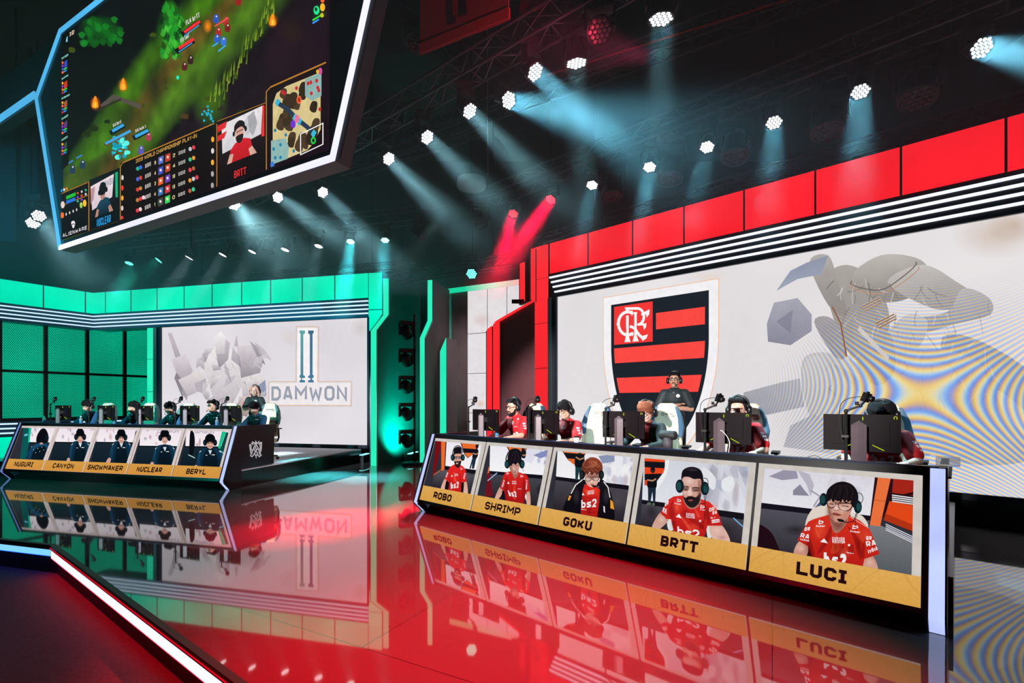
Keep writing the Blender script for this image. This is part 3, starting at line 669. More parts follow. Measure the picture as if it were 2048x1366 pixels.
    for k, v in enumerate((112, 153, 192, 233, 275)):
        pc.t(('DWG Nuguri', 'DWG Canyon', 'DWG ShowMaker', 'DWG Nuclear', 'DWG Beryl')[k].upper(), '9af0e0', (127, v+9), (140+3*(k == 2), v+1), (127, v+5), .2, .1)
        pc.p(('3a50c8', 'd04020', 'a86040', '60408a', '385048')[k], [(132, v+14), (138, v+9), (138, v+22), (132, v+27)])
        for i, c in enumerate(('ffc030', 'a040d0', '5050e0', 'c02848')): pc.e(c if (i+k) % 3 else 'ff7040', 128.8, v+15+i*6.5, 2, 2.6)
        bar(131, v+29, 138, v+25, 2.6, '30e040'); bar(131, v+33.5, 137, v+30, 2.4, '38a0ff')
    # right column entry
    pc.p('0c2a1a', [(629, 20), (643, 8), (643, 34), (630, 44)]); pc.e('20e890', 637, 24, 6, 9); pc.e('0a3020', 636, 22, 2.5, 4); bar(629, 44, 646, 34, 3.5, '30e040'); bar(629, 50, 642, 42, 3.2, '3a98ff')
    pc.e('ff6a28', 649, 3, 4, 6); pc.e('ffc028', 649, 18, 5, 8); pc.e('d0d020', 648, 34, 3.5, 4.5)
    # lower panels
    G = 'b8802c'
    pc.p('0a0708', [(246, 328), (437, 247), (437, 380), (246, 446)]); pc.p('120a0c', [(246, 345), (437, 268), (437, 380), (246, 446)])
    pc.p('0b0d12', [(126, 388), (182, 365), (182, 464), (126, 482)]); pc.p('071218', [(182, 362), (245, 336), (245, 445), (182, 464)]); pc.p('140c0e', [(439, 246), (537, 206), (537, 344), (439, 380)])
    pc.p('1a0a12', [(538, 172), (658, 128), (658, 310), (538, 350)])
    for w, pts in ((2.2, [(250, 327), (433, 249)]), (1.2, [(245, 335), (250, 327)]), (1.6, [(245, 335), (245, 446)]), (1.6, [(438, 250), (438, 381)]), (1.4, [(126, 389), (180, 366)]), (1.4, [(126, 413), (182, 391)][0:2]), (1.6, [(182, 364), (182, 466)]),
                   (3, [(545, 177), (656, 128)]), (1.8, [(537, 186), (545, 177)]), (1.8, [(537, 186), (537, 346)]), (1.2, [(439, 245), (536, 208)]), (1.2, [(537, 346), (657, 307)]), (1, [(126, 485), (245, 446)]), (1, [(245, 446), (438, 381)])): pc.l(G, w, pts)
    pc.t('2019 WORLD CHAMPIONSHIP PLAY-IN', 'd8a850', (276, 328), (398, 277), (276, 320.5), .17, .14)
    pal = ['5a78e0', 'd04030', '3a50c8', 'c84830', 'e06030', '7040c0', '3878c0', 'd83848', '404848', '30e060']
    for r in range(5):
        dv = r*20.5; va = 322+dv*1.02
        for c in range(2):
            u = 321+14*c; v = va-5*c; pc.p('3a2c20', [(u-.6, v-6), (u+11, v-11), (u+11, v+6), (u-.6, v+11)]); pc.p(pal[(r*2+c) % 10], [(u+.5, v-5), (u+10, v-9), (u+10, v+5), (u+.5, v+9)]); pc.e('f0d8c8', u+5, v-1, 2.2, 2.8)
        pc.t('0/0/0', 'e8e4e0', (295, va+18-2), (306, va+13-2), (295, va+10-2), .13, .2); pc.t('0/0/0', 'e8e4e0', (362, va-10), (375, va-15), (362, va-17), .13, .2)
        pc.t('94341'[r], 'e8e0a0', (313.5, va+9), (316.5, va+8), (313.5, va+2), .2); pc.t(('2', '4', '10', '10', '0')[r], 'e8e0a0', (350, va-5), (355, va-7), (350, va-12), .2)
        for i in range(2+(r == 3)):
            pc.e(('20b890', '3a6ae0', 'd04030', 'c08040', 'e83848', 'f0d8d8')[(r+i) % 6], 280+6*i, va+17-2.5*i, 3.2, 4); pc.e(('c0c8d0', '38c898', 'e04050', 'e89830', 'b06040')[(r+i*2) % 5], 385+7*i, va-22-3*i, 3.2, 4.2)
        pc.e(('d8d8d8', 'f04040', 'ffb028', 'd8d8d8', 'f04040')[r], 249.5, 357+dv*.99, 2.4, 5); pc.e(('ffb028', 'd8d8d8', 'ffb028', 'a8a8a8', 'a8a8a8')[r], 430, 281+dv*1.12, 3, 5.5)
    # small player views
    def mini(q, name, col, br, hair, shirt, skin, who):
        """little camera view: q = (u0,v0 top left, u1,v1 top right, height)"""
        u0, v0, u1, v1, hh = q; X = lambda x, y: (u0+(u1-u0)*x, v0+(v1-v0)*x+hh*y)
        pc.p(br[0], [X(0, 0), X(1, 0), X(1, 1), X(0, 1)])
        if who == 'N':
            pc.p(('f0e4ea', 'd8c8d4'), [X(.04, .12), X(.86, .02), X(.8, .62), X(.1, .78)]); pc.p('10b078', [X(.9, .0), X(1, 0), X(1, .7), X(.92, .66)]); pc.t('DAMWON', '8890a0', X(.38, .3), X(.84, .28), X(.38, .12), .16, .14); pc.p('b89098', [X(.04, .2), X(.2, .15), X(.15, .5), X(.05, .6)])
        else:
            pc.p(('e8e6ea', 'd0d0d6'), [X(.08, .06), X(.96, .0), X(.93, .62), X(.1, .72)]); pc.p('e02830', [X(0, .05), X(.2, .03), X(.17, .16), X(.0, .2)]); pc.p('e02830', [X(0, .28), X(.2, .24), X(.14, .38), X(0, .4)]); pc.p('f03430', [X(.96, 0), X(1, 0), X(1, .7), X(.94, .68)])
            pc.p('a8aab0', [X(.62, .12), X(.78, .04), X(.85, .34), X(.76, .6), X(.66, .42)]); pc.p('c8cacf', [X(.55, .2), X(.64, .1), X(.68, .5), X(.58, .5)])
        pc.p(shirt, [X(.24, 1), X(.27, .72), X(.37, .6), X(.56, .55), X(.7, .62), X(.76, .9), X(.74, 1)])
        pc.p(skin, [X(.2, 1), X(.26, .8), X(.34, .82), X(.3, 1)]); pc.p(skin, [X(.7, 1), X(.66, .84), X(.74, .8), X(.84, 1)])
        pc.p(skin, [X(.38, .3), X(.46, .24), X(.55, .3), X(.55, .5), X(.47, .6), X(.39, .52)], True)
        pc.p(hair, [X(.36, .36), X(.36, .2), X(.46, .12), X(.57, .2), X(.58, .36), X(.52, .28), X(.42, .29)], True)
        if who == 'N': pc.p(hair, [X(.36, .2), X(.56, .17), X(.56, .44), X(.37, .44)], True)
        else: pc.p('241c1c', [X(.39, .47), X(.47, .44), X(.55, .46), X(.53, .58), X(.47, .63), X(.41, .58)], True); pc.l('40282a', 1.6, [X(.4, .37), X(.54, .35)])
        pc.e('0c1416', *X(.345, .38), 2.4, 5); pc.e('0c1416', *X(.6, .36), 2.6, 5.5)
    mini((184, 367, 241, 345, 74), '', '', ('10161c',), '0c1216', ('184a60', '0a2430'), 'b88878', 'N')
    mini((441, 250, 534, 213, 89), '', '', ('1c1216',), '1c1418', ('d8202c', 'b81824'), 'd8a898', 'B')
    pc.t('NUCLEAR', '28a8f0', (199, 455), (227, 446), (199, 440), .13, .12); pc.t('BRTT', 'f02c34', (474, 359), (498, 350), (474, 345), .15, .13)
    pc.t('ALIENWARE', 'f0f0f4', (131, 476), (179, 460), (131, 469), .18, .5); pc.p('f4f4f8', [(148, 446), (152, 443), (155.5, 446), (155, 452), (152, 458), (149.5, 453)], True); pc.e('101418', 150.4, 450, 1, 1.8, 30); pc.e('101418', 153.6, 449.5, 1, 1.8, -30)
    pc.p('20c030', [(138, 394), (157, 386), (157, 393), (138, 401)]); pc.p('2878e0', [(138, 403), (156, 396), (156, 403), (138, 410)])
    for i in range(8): pc.e(('e05030', 'd0d0d0', '20c890', '8040d0')[i % 4], 161+8*(i % 3), 388+8*(i//3)-3*(i % 3), 2, 2.4)
    pc.e('f0d8d0', 131, 411, 4, 7); pc.e('f07028', 130, 432, 3.6, 6); pc.e('ffc828', 175, 408, 3.5, 7); pc.e('a0d860', 168, 412, 3, 6)
    for i in range(4): pc.e('d8d8d8', 138+7*i, 430-3*i, 1.3, 3)
    for i in range(3): pc.e(('20a0f0', 'e8e8e8', 'f08030')[i], 129+5*i, 383-2*i, 2, 3)
    # small map
    m0, m1, m2, m3 = (546, 183), (652, 140), (652, 300), (546, 338)
    X = lambda x, y: (546+106*x, 183-43*x+(155+5*x)*y)
    pc.p('d6c68c', [X(.05, .2), X(.12, .08), X(.3, .04), X(.95, .04), X(.95, .75), X(.8, .9), X(.7, .95), X(.05, .97)], False)
    for _ in range(34):
        x = rng.uniform(.12, .86); y = rng.uniform(.1, .9)
        if abs(x-(1-y)) < .07 or abs(y-x) < .03 or x > .66 and y < .34 or x < .36 and y > .68: continue
        d = rng.uniform(.05, .1); pc.p(rng.choice(['3a2c1c', '4a3826', '30241a']), [X(x-d, y), X(x-.3*d, y-d), X(x+d, y-.5*d), X(x+.7*d, y+d), X(x-.4*d, y+.8*d)], True)
    pc.l('28384c', 9, [X(.13, .2), X(.33, .34), X(.52, .52), X(.7, .66), X(.83, .78)])
    for x, y in ((.14, .2), (.47, .48), (.55, .55), (.82, .77)): pc.p('38b8d8', [X(x-.05, y), X(x, y-.05), X(x+.06, y), X(x, y+.06)])
    pc.p('8cb4b0', [X(.66, .05), X(.97, .05), X(.97, .34), X(.8, .36), X(.66, .26)], False); pc.p('8cb4b0', [X(.02, .66), X(.3, .7), X(.36, .84), X(.33, .97), X(.02, .97)], False)
    for x, y in ((.72, .12), (.77, .12), (.88, .13), (.9, .22), (.78, .26), (.92, .26), (.5, .12), (.94, .5), (.27, .12), (.24, .1)): pc.e('c82830', *X(x, y), 3, 4)
    for x, y in ((.07, .78), (.2, .76), (.1, .9), (.2, .92), (.3, .66), (.45, .9), (.1, .55)): pc.e('1880a8', *X(x, y), 2.6, 3.6)
    pc.e('f06a38', *X(.55, .28), 5, 8); pc.e('b03020', *X(.55, .28), 3, 5); pc.e('7030d0', *X(.44, .56), 5, 8); pc.e('f070a0', *X(.51, .51), 5, 8); pc.e('20d850', *X(.82, .86), 5, 7); pc.e('102010', *X(.82, .86), 2.5, 4); pc.e('d050a0', *X(.95, .03), 4, 7); pc.e('e0c020', *X(.9, .02), 3, 4); pc.e('3878d0', *X(.05, .98), 4, 7)
    b = [X(.58, .72), X(1.0, .69), X(1.0, .95), X(.58, .98)]; pc.l('ffffff', 1.8, b+[b[0]])
    pc.build('game_picture', picmat('game_picture', 1.05, .12, 9), t)
    # the darker wing at its left
    t2 = thing('screen_wing', 'dark overhead screen wing with a glowing blue lower edge, left of the game screen', 'hanging screen', PS.W(ML[0]-1, ML[1]))
    MB(PS.M()).prism([(ML[0]-4, ML[1]-.02, -.25), (ML[0]-.02, ML[1]-.02, -.25), (ML[0]+dt-.05, TL[1], -.25), (ML[0]-4, TL[1], -.25)], (0, 0, .22)).build('body', M_matte, t2)
    MB(PS.M()).prism([(ML[0]-4, ML[1], 0), (ML[0]-.03, ML[1], 0), (ML[0]-.03, ML[1]+.15, 0), (ML[0]-4, ML[1]+.15, 0)], (0, 0, .03)).build('rim_light', emis('rim_blue', '55c4ff'), t2)
    MB().tube([PS.W(ML[0]-1.5, TL[1]-.02, -.13), PS.W(ML[0]-1.5, 10.9, -.13)], .025).build('hanger', M_dark, t2)
scoreboard()
# ---------------------------------------------------------------- the gap between the walls: light fins, centre screen, side lamps
def fin_green():
    def fin(label, u_lo, u_lo1, vb, zk0, zk1, ztop, kick, depth, mat, bz=0):
        lo = atz(u_lo, vb, 0); w = (u_lo1-u_lo)/F*lo.y; x = -L_.d; n = L_.n
        x = (x - n*x.dot(n)).normalized()
        t = thing('light_fin', label, 'light column', lo)
        prof = [(0, .004), (0, zk0), (kick, zk1), (kick, ztop), (depth, ztop), (depth, .004)]
        MB().prism([lo + n*(a+.02) + Vector((0, 0, z)) for a, z in prof], x*w).build('body', mat, t)
        e = .02
        for (a0, z0), (a1, z1) in zip(prof[:3], prof[1:4]):
            MB().prism([lo+x*e+n*a0+Vector((0, 0, z0)), lo+x*(w-e)+n*a0+Vector((0, 0, z0)), lo+x*(w-e)+n*a1+Vector((0, 0, z1)), lo+x*e+n*a1+Vector((0, 0, z1))], -n*.02).build('light_edge', M_tealc, t)
        for s in (0, w-.012):
            m = MB()
            for (a0, z0), (a1, z1) in zip(prof[:3], prof[1:4]): m.bar(lo+x*(s+.006)+n*(a0-.02)+Vector((0, 0, z0)), lo+x*(s+.006)+n*(a1-.02)+Vector((0, 0, z1)), .012, .03)
            m.build('edge_trim', M_chrome, t)
        return t
    wallg = pbr('fin_wall_teal', '2f4a48', .6, 0, .25, 3); wallb = pbr('fin_wall_brown', '4a3c3c', .6, 0, .2, 3)
    fin('kinked turquoise light fin closest to the DAMWON wall', 741, 756.5, 932, 3.5, 4.02, 5.02, .64, 2.6, wallg)
    fin('kinked turquoise light fin with a brown side, right of the stacked side lamps', 839, 852, 929, 3.35, 3.9, 5.02, .5, 1.7, wallb)
    # slanted topped fin
    p0 = at(880, 860, 13.6); p0.z = 0.0; w = 12/F*13.6; x = Vector((1, .05, 0))
    t = thing('light_fin', 'short turquoise light fin with a slanted top beside the dark centre wall', 'light column', p0)
    zt0, zt1 = at(880, 703, 13.6).z, at(892, 675, 13.6).z
    MB().prism([p0+Vector((0, .03, .004)), p0+x*w+Vector((0, .03, .004)), p0+x*w+Vector((0, .03, zt1)), p0+Vector((0, .03, zt0))], (.25, .5, 0)).build('body', wallb, t)
    MB().prism([p0+Vector((0, 0, .004)), p0+x*w+Vector((0, 0, .004)), p0+x*w+Vector((0, 0, zt1)), p0+Vector((0, 0, zt0))], (0, .028, 0)).build('light_edge', M_tealc, t)
    # upper turquoise block between wall and fin
    q = lambda u, v: L_.hit(u, v, NL-.03)
    t = thing('light_pilaster', 'turquoise lit block with a pointed foot right of the turquoise panels', 'light column', q(751, 700))
    MB().prism([q(738.5, 547), q(764, 545), q(764, 618), q(738.5, 619)], -L_.n*.03).build('light_panel', M_teal, t)
    MB().prism([q(738.5, 621), q(764, 620), q(764, 628), q(742, 662), q(738.5, 662)], -L_.n*.03).build('light_panel', M_teal, t)
    MB().prism([q(741, 546), q(765, 544), q(765, 629), q(742, 664), q(741, 930)], L_.n*.3).build('housing', M_house, t)
fin_green()
def centre():
    n0 = at(935, 700, 14.8).dot(C_.n); pl = Pl(C_.n*n0, -C_.d, (0, 0, 1)); h = pl.hit
    t = thing('centre_screen', 'pale tiled screen seen in the gap between the two walls', 'video wall', pl.W(*h(990, 760)))
    a, b = h(935.5, 700)[0], h(1120, 700)[0]; ztop = h(935, 583)[1]
    MB(pl.M()).prism([(a, .5, -.1), (b, .5, -.1), (b, ztop, -.1), (a, ztop, -.1)], (0, 0, .1)).build('screen', emis('white_screen_c', 'e4dfe2', .80, .06, .4), t)
    g = MB(pl.M()); xs = [h(u, 700)[0] for u in (975, 1014, 1055)]; ys = [h(950, v)[1] for v in (667, 747, 826)]
    for x in xs: g.box(x-.008, x+.008, .5, ztop, 0, .008)
    for y in ys: g.box(a, b, y-.008, y+.008, 0, .008)
    g.build('tile_gaps', pbr('tile_gap', '8f8a90', .6), t)
    pcx = Pic(pl, .0055); pcx.L('e4dfe2', [(a+.01, .52), (b-.01, .52), (b-.01, ztop-.01), (a+.01, ztop-.01)]); pcx.glow('d8b8b4b0', 965, 640, 22, 16); pcx.glow('e0b890c0', 961, 808, 9, 10); pcx.glow('d89878c0', 958, 850, 7, 12); pcx.glow('c8b0b0a0', 1030, 700, 20, 26)
    pcx.build('picture', picmat('wall_picture', 1, .05, 6), t)
    MB(pl.M()).prism([(h(880, 700)[0], .0, -.3), (a-.01, 0, -.3), (a-.01, ztop+.1, -.3), (h(880, 700)[0], ztop+.1, -.3)], (0, 0, .3)).build('side_panel', pbr('centre_dark_wall', '8a7c7e', .6, 0, .2, 3), t)
    m, nt, out = _new('green_to_red_led'); e = nd(nt, 'ShaderNodeEmission'); nt.links.new(e.outputs[0], out.inputs[0])
    tc = nd(nt, 'ShaderNodeTexCoord'); sx = nd(nt, 'ShaderNodeSeparateXYZ'); cr = nd(nt, 'ShaderNodeValToRGB'); nt.links.new(tc.outputs['Generated'], sx.inputs[0]); nt.links.new(sx.outputs[0], cr.inputs[0]); nt.links.new(cr.outputs[0], e.inputs[0])
    el = cr.color_ramp.elements; el[0].color = (*lin('10d8a0'), 1); el[0].position = .25; el[1].color = (*lin('ffb8b0'), 1); el[1].position = .95; k = el.new(.62); k.color = (*lin('9ef0d8'), 1)
    x0, x1 = h(894, 588)[0], h(1045, 570)[0]
    MB(pl.M()).box(x0, x1, ztop+.01, ztop+.15, -.05, .05).build('top_light', m, t)
centre()
def fins_red():
    wb = pbr('fin_wall_plum', '7a4a50', .6, 0, .2, 3)
    def q(u, v, n): return R_.hit(u, v, n)
    def strip(t, n, pts, name='light_edge', mat=None, th=.03): MB().prism([q(u, v, n) for u, v in pts], R_.n*th).build(name, mat or M_redc, t)
    n = NR-.05
    t = thing('light_fin', 'red edged plum wing panel with a sloping top, next to the red column', 'light column', R_.P(8, n))
    base = R_.P(7.42, n); zb = lambda u: (q(u, 900, n)*1).z
    def wallpoly(n_, tops, u0, u1):
        pts = [q(u, v, n_) for u, v in tops]; p0, p1 = pts[0].copy(), pts[-1].copy(); p0.z = .004; p1.z = .004
        return [p0]+pts+[p1]
    MB().prism(wallpoly(n+.03, [(998, 641), (1071, 602)], 998, 1071), R_.n*.12).build('panel', wb, t)
    MB().prism(wallpoly(n, [(986, 648), (997.5, 641)], 986, 998), R_.n*.03).build('light_edge', M_redc, t)
    strip(t, n-.01, [(987, 645), (998, 638), (1070, 597), (1070, 601), (998, 643)])
    strip(t, n, [(1060.5, 600), (1069.5, 597), (1069.5, 496), (1060.5, 498)])
    m = MB()
    for u in (999.5, 1059.5, 1071): m.prism([q(u, 645 if u < 1010 else 604, n-.02), q(u+1.2, 645 if u < 1010 else 604, n-.02), q(u+1.2, 860 if u < 1010 else 498, n-.02), q(u, 860 if u < 1010 else 498, n-.02)], R_.n*.04)
    m.build('edge_trim', M_chrome, t)
    n2 = NR+.55
    t = thing('light_fin', 'rear red edged fin peeking out left of the plum wing panel', 'light column', R_.P(8.6, n2))
    MB().prism(wallpoly(n2+.03, [(972, 662), (1002, 640), (1059, 604), (1059, 500), (1072, 497)], 0, 0), R_.n*.12).build('panel', pbr('fin_wall_dark_red', '2c1418', .6), t)
    MB().prism(wallpoly(n2, [(973.5, 659), (982.5, 652)], 0, 0), R_.n*.03).build('light_edge', M_redc, t)
    strip(t, n2, [(1039.5, 607), (1048.5, 602), (1048.5, 524), (1039.5, 527)])
    MB().prism([q(1038, 610, n2+.03), q(1059, 602, n2+.03), q(1059, 520, n2+.03), q(1038, 526, n2+.03)], R_.n*.1).build('panel', pbr('fin_wall_dark_red', '2c1418', .6), t)
fins_red()
# small cylinder lamp clamped on the red fin
def clamp_lamp():
    p = R_.hit(1040, 603, NR-.12)
    t = thing('clamp_lamp', 'small black lamp clamped at the top of the plum wing panel', 'stage lamp', p)
    MB().lathe([(.0, -.2), (.05, -.2), (.055, .1), (.0, .1)], p, 'X', k=12).build('barrel', M_matte, t); MB().bar(p, R_.hit(1048, 606, NR-.02), .04).build('clamp', M_matte, t)
clamp_lamp()
def side_lamps():
    n0 = 12.95; base = at(812, 900, n0); base.z = 0
    t = thing('lamp_tower', 'dark upright pole carrying five stacked side lamps in the turquoise niche', 'lamp stand', base)
    MB().tube([base+Vector((.2, .12, .06)), base+Vector((.2, .12, 4.0))], .03).build('pole', M_matte, t)
    MB().lathe([(.0, .06), (.32, .06), (.32, .004), (.0, .004)], base+Vector((.2, .12, 0)), k=20).build('base', M_matte, t)
    for i, v in enumerate((663, 718, 772, 826, 880)):
        p = at(812, v, n0)
        t = thing('side_lamp', ('topmost', 'second from top', 'middle', 'fourth from top', 'lowest')[i]+' of the five side lamps stacked on the pole in the turquoise niche', 'stage lamp', p, .4, 'side lamps on the pole in the niche')
        M = Matrix.Translation(p) @ Matrix.Rotation(.5, 4, 'Z')
        MB(M).box(-.17, .17, -.1, .1, .17, .27).build('base', M_matte, t); MB(M).bar((.0, .0, .24), (.3, .14, .26), .04).build('clamp', M_dark, t)
        y = MB(M)
        for s in (-1, 1): y.box(s*.17-.02, s*.17+.02, -.05, .05, -.1, .18)
        y.build('yoke', M_matte, t)
        Mh = M @ Matrix.Rotation(-.75, 4, 'Y') @ Matrix.Rotation(.5, 4, 'X')
        MB(Mh).lathe([(.0, .14), (.1, .14), (.14, .05), (.15, -.16), (.13, -.17)], k=18).build('head', M_dark, t); MB(Mh).lathe([(.0, -.165), (.13, -.165)], k=18).build('lens', pbr('dark_lens', '4a7a70', .08, .4), t)
    for i, (u0, v0, u1, v1) in enumerate(((727, 913, 740, 909), (766, 914, 803, 903), (823, 910, 838, 905))):
        a, b = atz(u0, v0+13, .0), atz(u1, v1+13, .0); d = (b-a)
        t = thing('floor_light_bar', ('short floor light bar left of the first turquoise fin', 'longest floor light bar, between the first two turquoise fins', 'short floor light bar touching the second turquoise fin')[i], 'floor light', (a+b)/2, 0, 'floor light bars under the fins')
        x = d.normalized(); o = Vector((-x.y, x.x, 0))
        MB().prism([a, b, b+o*.22, a+o*.22], (0, 0, .2)).build('housing', M_matte, t); MB().prism([a+o*.02+Vector((0, 0, .202)), b+o*.02+Vector((0, 0, .202)), b+o*.12+Vector((0, 0, .202)), a+o*.12+Vector((0, 0, .202))], (0, 0, .02)).build('light_strip', emis('floor_bar_led', '8ff5ff', 1.6), t)
side_lamps()
# ---------------------------------------------------------------- perforated screen in the far left corner
def perforated():
    p0, p1 = at(-260, 700, 11.2), at(0, 700, 14.7); p1 = at(0, 700, 14.7); p2 = at(302, 700, 18.3)
    p1.z = p2.z = 0; x = (p2-p1).normalized(); p0 = p1-x*3.2; Lg = (p2-p0).length; pl = Pl(p0, x, (0, 0, 1)); M = pl.M()
    t = thing('perforated_screen', 'dark perforated metal screen glowing turquoise in the far left corner', 'screen wall', (p1+p2)/2)
    m, nt, out = _new('perforated_sheet'); tc = nd(nt, 'ShaderNodeTexCoord'); mp = nd(nt, 'ShaderNodeMapping')
    mp.inputs['Rotation'].default_value = (0, 0, 0); nt.links.new(tc.outputs['UV'], mp.inputs['Vector'])
    sx = nd(nt, 'ShaderNodeSeparateXYZ'); nt.links.new(tc.outputs['UV'], sx.inputs[0])
    def mth(op, a, b=None):
        n = nd(nt, 'ShaderNodeMath', operation=op)
        for i, v in enumerate((a, b)):
            if v is None: continue
            if isinstance(v, (int, float)): n.inputs[i].default_value = v
            else: nt.links.new(v, n.inputs[i])
        return n.outputs[0]
    P = .046
    fy = mth('DIVIDE', sx.outputs[1], P*.866); row = mth('FLOOR', fy); odd = mth('MULTIPLY', mth('MODULO', row, 2), .5)
    fx = mth('FRACT', mth('ADD', mth('DIVIDE', sx.outputs[0], P), odd)); dx = mth('SUBTRACT', fx, .5); dy = mth('SUBTRACT', mth('FRACT', fy), .5)
    dd = mth('ADD', mth('MULTIPLY', dx, dx), mth('MULTIPLY', mth('MULTIPLY', dy, dy), .75)); hole = mth('LESS_THAN', dd, .15)
    mx = nd(nt, 'ShaderNodeMixShader'); tr = nd(nt, 'ShaderNodeBsdfTransparent'); b = nd(nt, 'ShaderNodeBsdfPrincipled'); b.inputs['Base Color'].default_value = (.01, .03, .035, 1); b.inputs['Roughness'].default_value = .4; b.inputs['Metallic'].default_value = .4
    nt.links.new(hole, mx.inputs[0]); nt.links.new(b.outputs[0], mx.inputs[1]); nt.links.new(tr.outputs[0], mx.inputs[2]); nt.links.new(mx.outputs[0], out.inputs[0])
    me = bpy.data.meshes.new('perforated_sheet'); me.from_pydata([M @ Vector(q) for q in ((0, 1.16, 0), (Lg, 1.16, 0), (Lg, 4.9, 0), (0, 4.9, 0))], [], [(0, 1, 2, 3)]); uv = me.uv_layers.new(name='UVMap')
    for i, c in enumerate(((0, 1.16), (Lg, 1.16), (Lg, 4.9), (0, 4.9))): uv.data[i].uv = c
    me.materials.append(m); meshobj('perforated_sheet', me, t)
    MB(M).box(0, Lg, 1.16, 4.9, -.3, -.25).build('glow_panel', emis('mesh_glow', '00e0ac', .82, .22, .5), t)
    g = MB(M); u2x = lambda u: pl.hit(u, 700)[0]
    for u in (0, 92, 175, 250): xx = u2x(u); g.box(xx-.045, xx+.045, 1.16, 4.9, -.08, .02)
    g.box(0, Lg, 2.57, 2.65, -.08, .02); g.box(0, Lg, 1.08, 1.17, -.3, .04); g.build('frame', pbr('teal_black_frame', '0a161c', .4, .4), t)
    for z in (1.0, .86, .72): MB(M).box(0, Lg, z-.022, z+.022, -.02, .02).build('light_line', M_lineb, t)
    MB(M).box(0, Lg, .6, 1.08, -.3, -.02).build('housing', pbr('teal_housing', '1a4a66', .4, .1), t)
    for k in range(6): MB(M).box(Lg*k/6+.01, Lg*(k+1)/6-.01, .012, .59, -.3, 0).build('light_panel', M_teal, t)
perforated()
# ---------------------------------------------------------------- trusses, cables, banners
M_tr = pbr('truss_tube', '4a4d52', .35, .8)
def truss(label, a, b, w=.34, bay=.5, group=None, hang=(.15, .85)):
    t = thing('truss', label, 'truss', (a+b)/2, 0, group); d = (b-a).normalized(); s = Vector((-d.y, d.x, 0)).normalized()*w/2; u = Vector((0, 0, w/2)); c = [s+u, -s+u, -s-u, s-u]
    m = MB()
    for k in c: m.tube([a+k, b+k], .024, 6)
    m.build('chords', M_tr, t); m = MB(); n = max(2, int((b-a).length/bay))
    for i in range(n):
        p, q = a+(b-a)*(i/n), a+(b-a)*((i+1)/n)
        for k in range(4): m.bar((p if i % 2 else q)+c[k], (q if i % 2 else p)+c[(k+1) % 4], .016)
        for k in (0, 2): m.bar(p+c[k], p+c[k+1], .014)
    m.build('braces', M_tr, t)
    for h in hang: p = a+(b-a)*h; MB().tube([p+u, Vector((p.x, p.y, 11.02))], .012, 6).build('hanger', M_dark, t)
truss('long slanting truss carrying the middle row of white lamps', Vector((-6.9, 12.9, 7.06)), Vector((3.4, 4.7, 7.06)))
truss('truss running above the red fascia with its row of lamps', R_.P(8.2, 8.33, 6.57), R_.P(-3.5, 8.33, 6.57))
truss('truss running above the turquoise fascia with its row of lamps', L_.P(15.5, 11.86, 6.57), L_.P(5.4, 11.86, 6.57))
truss('slim truss lying just behind the top of the red fascia', R_.P(7.6, 9.35, 5.62), R_.P(-3.0, 9.35, 5.62), .22, .35)
truss('slim truss lying just behind the top of the turquoise fascia', L_.P(15, 12.95, 5.6), L_.P(6.2, 12.95, 5.6), .22, .35)
truss('dim truss crossing high behind the centre gap', at(770, 560, 15.5), at(1030, 520, 13.5), .3)
truss('high dim truss behind the slanting middle truss', Vector((-3.0, 12.6, 8.3)), Vector((6.4, 7.0, 8.3)))
truss('short lowest truss hanging behind the dark upper middle', at(690, 345, 13), at(970, 250, 11.5), .3)
lamp(468+2, 2, 9, 0, 0, 0, 'off', '', 0) if False else None
def pole(name, label, cat, pts, r, mat):
    t = thing(name, label, cat, pts[0]); MB().tube(pts, r, 6).build('tube', mat, t)
MRc = pbr('red_cable', 'c03830', .5)
pole('cable_pipe', 'thin reddish pipe running up to the right above the stage lamps', 'pipe', [at(1095, 150, 9.3), at(1700, -40, 7.5)], .018, MRc)
for i, (u0, v0, u1, v1, Y) in enumerate(((975, 230, 976, 350, 9.5), (383, 440, 383, 500, 10.8), (1207, 378, 1206, 440, 9.0), (1548, 10, 1550, 165, 7.5))):
    pole('drop_cable', ('thin bright drop cable hanging beside the middle lamp row', 'short drop cable below the scoreboard', 'knotted chain end hanging over the red panels', 'thin drop cable high above the fourth red side lamp')[i], 'cable', [at(u0, v0, Y)+Vector((0, 0, (11-at(u0, v0, Y).z) if i in (0, 3) else 0)), at(u0, v0, Y), at(u1, v1, Y)], .012, M_chrome if i < 2 else M_dark)
for i, (u0, v0, u1, v1, Y) in enumerate(((795, 0, 860, 48, 9.2), (886, 92, 930, 142, 9.4), (730, 338, 880, 300, 12), (820, 430, 1000, 385, 12.5))):
    pole('roof_pipe', ('pale thin roof pipe right of the scoreboard rim', 'pale thin roof pipe below the dark red banner', 'thin pipe running behind the lamp under the scoreboard corner', 'long thin pipe left of the red stage lamps')[i], 'pipe', [at(u0, v0, Y), at(u1, v1, Y)], .014, M_tr)
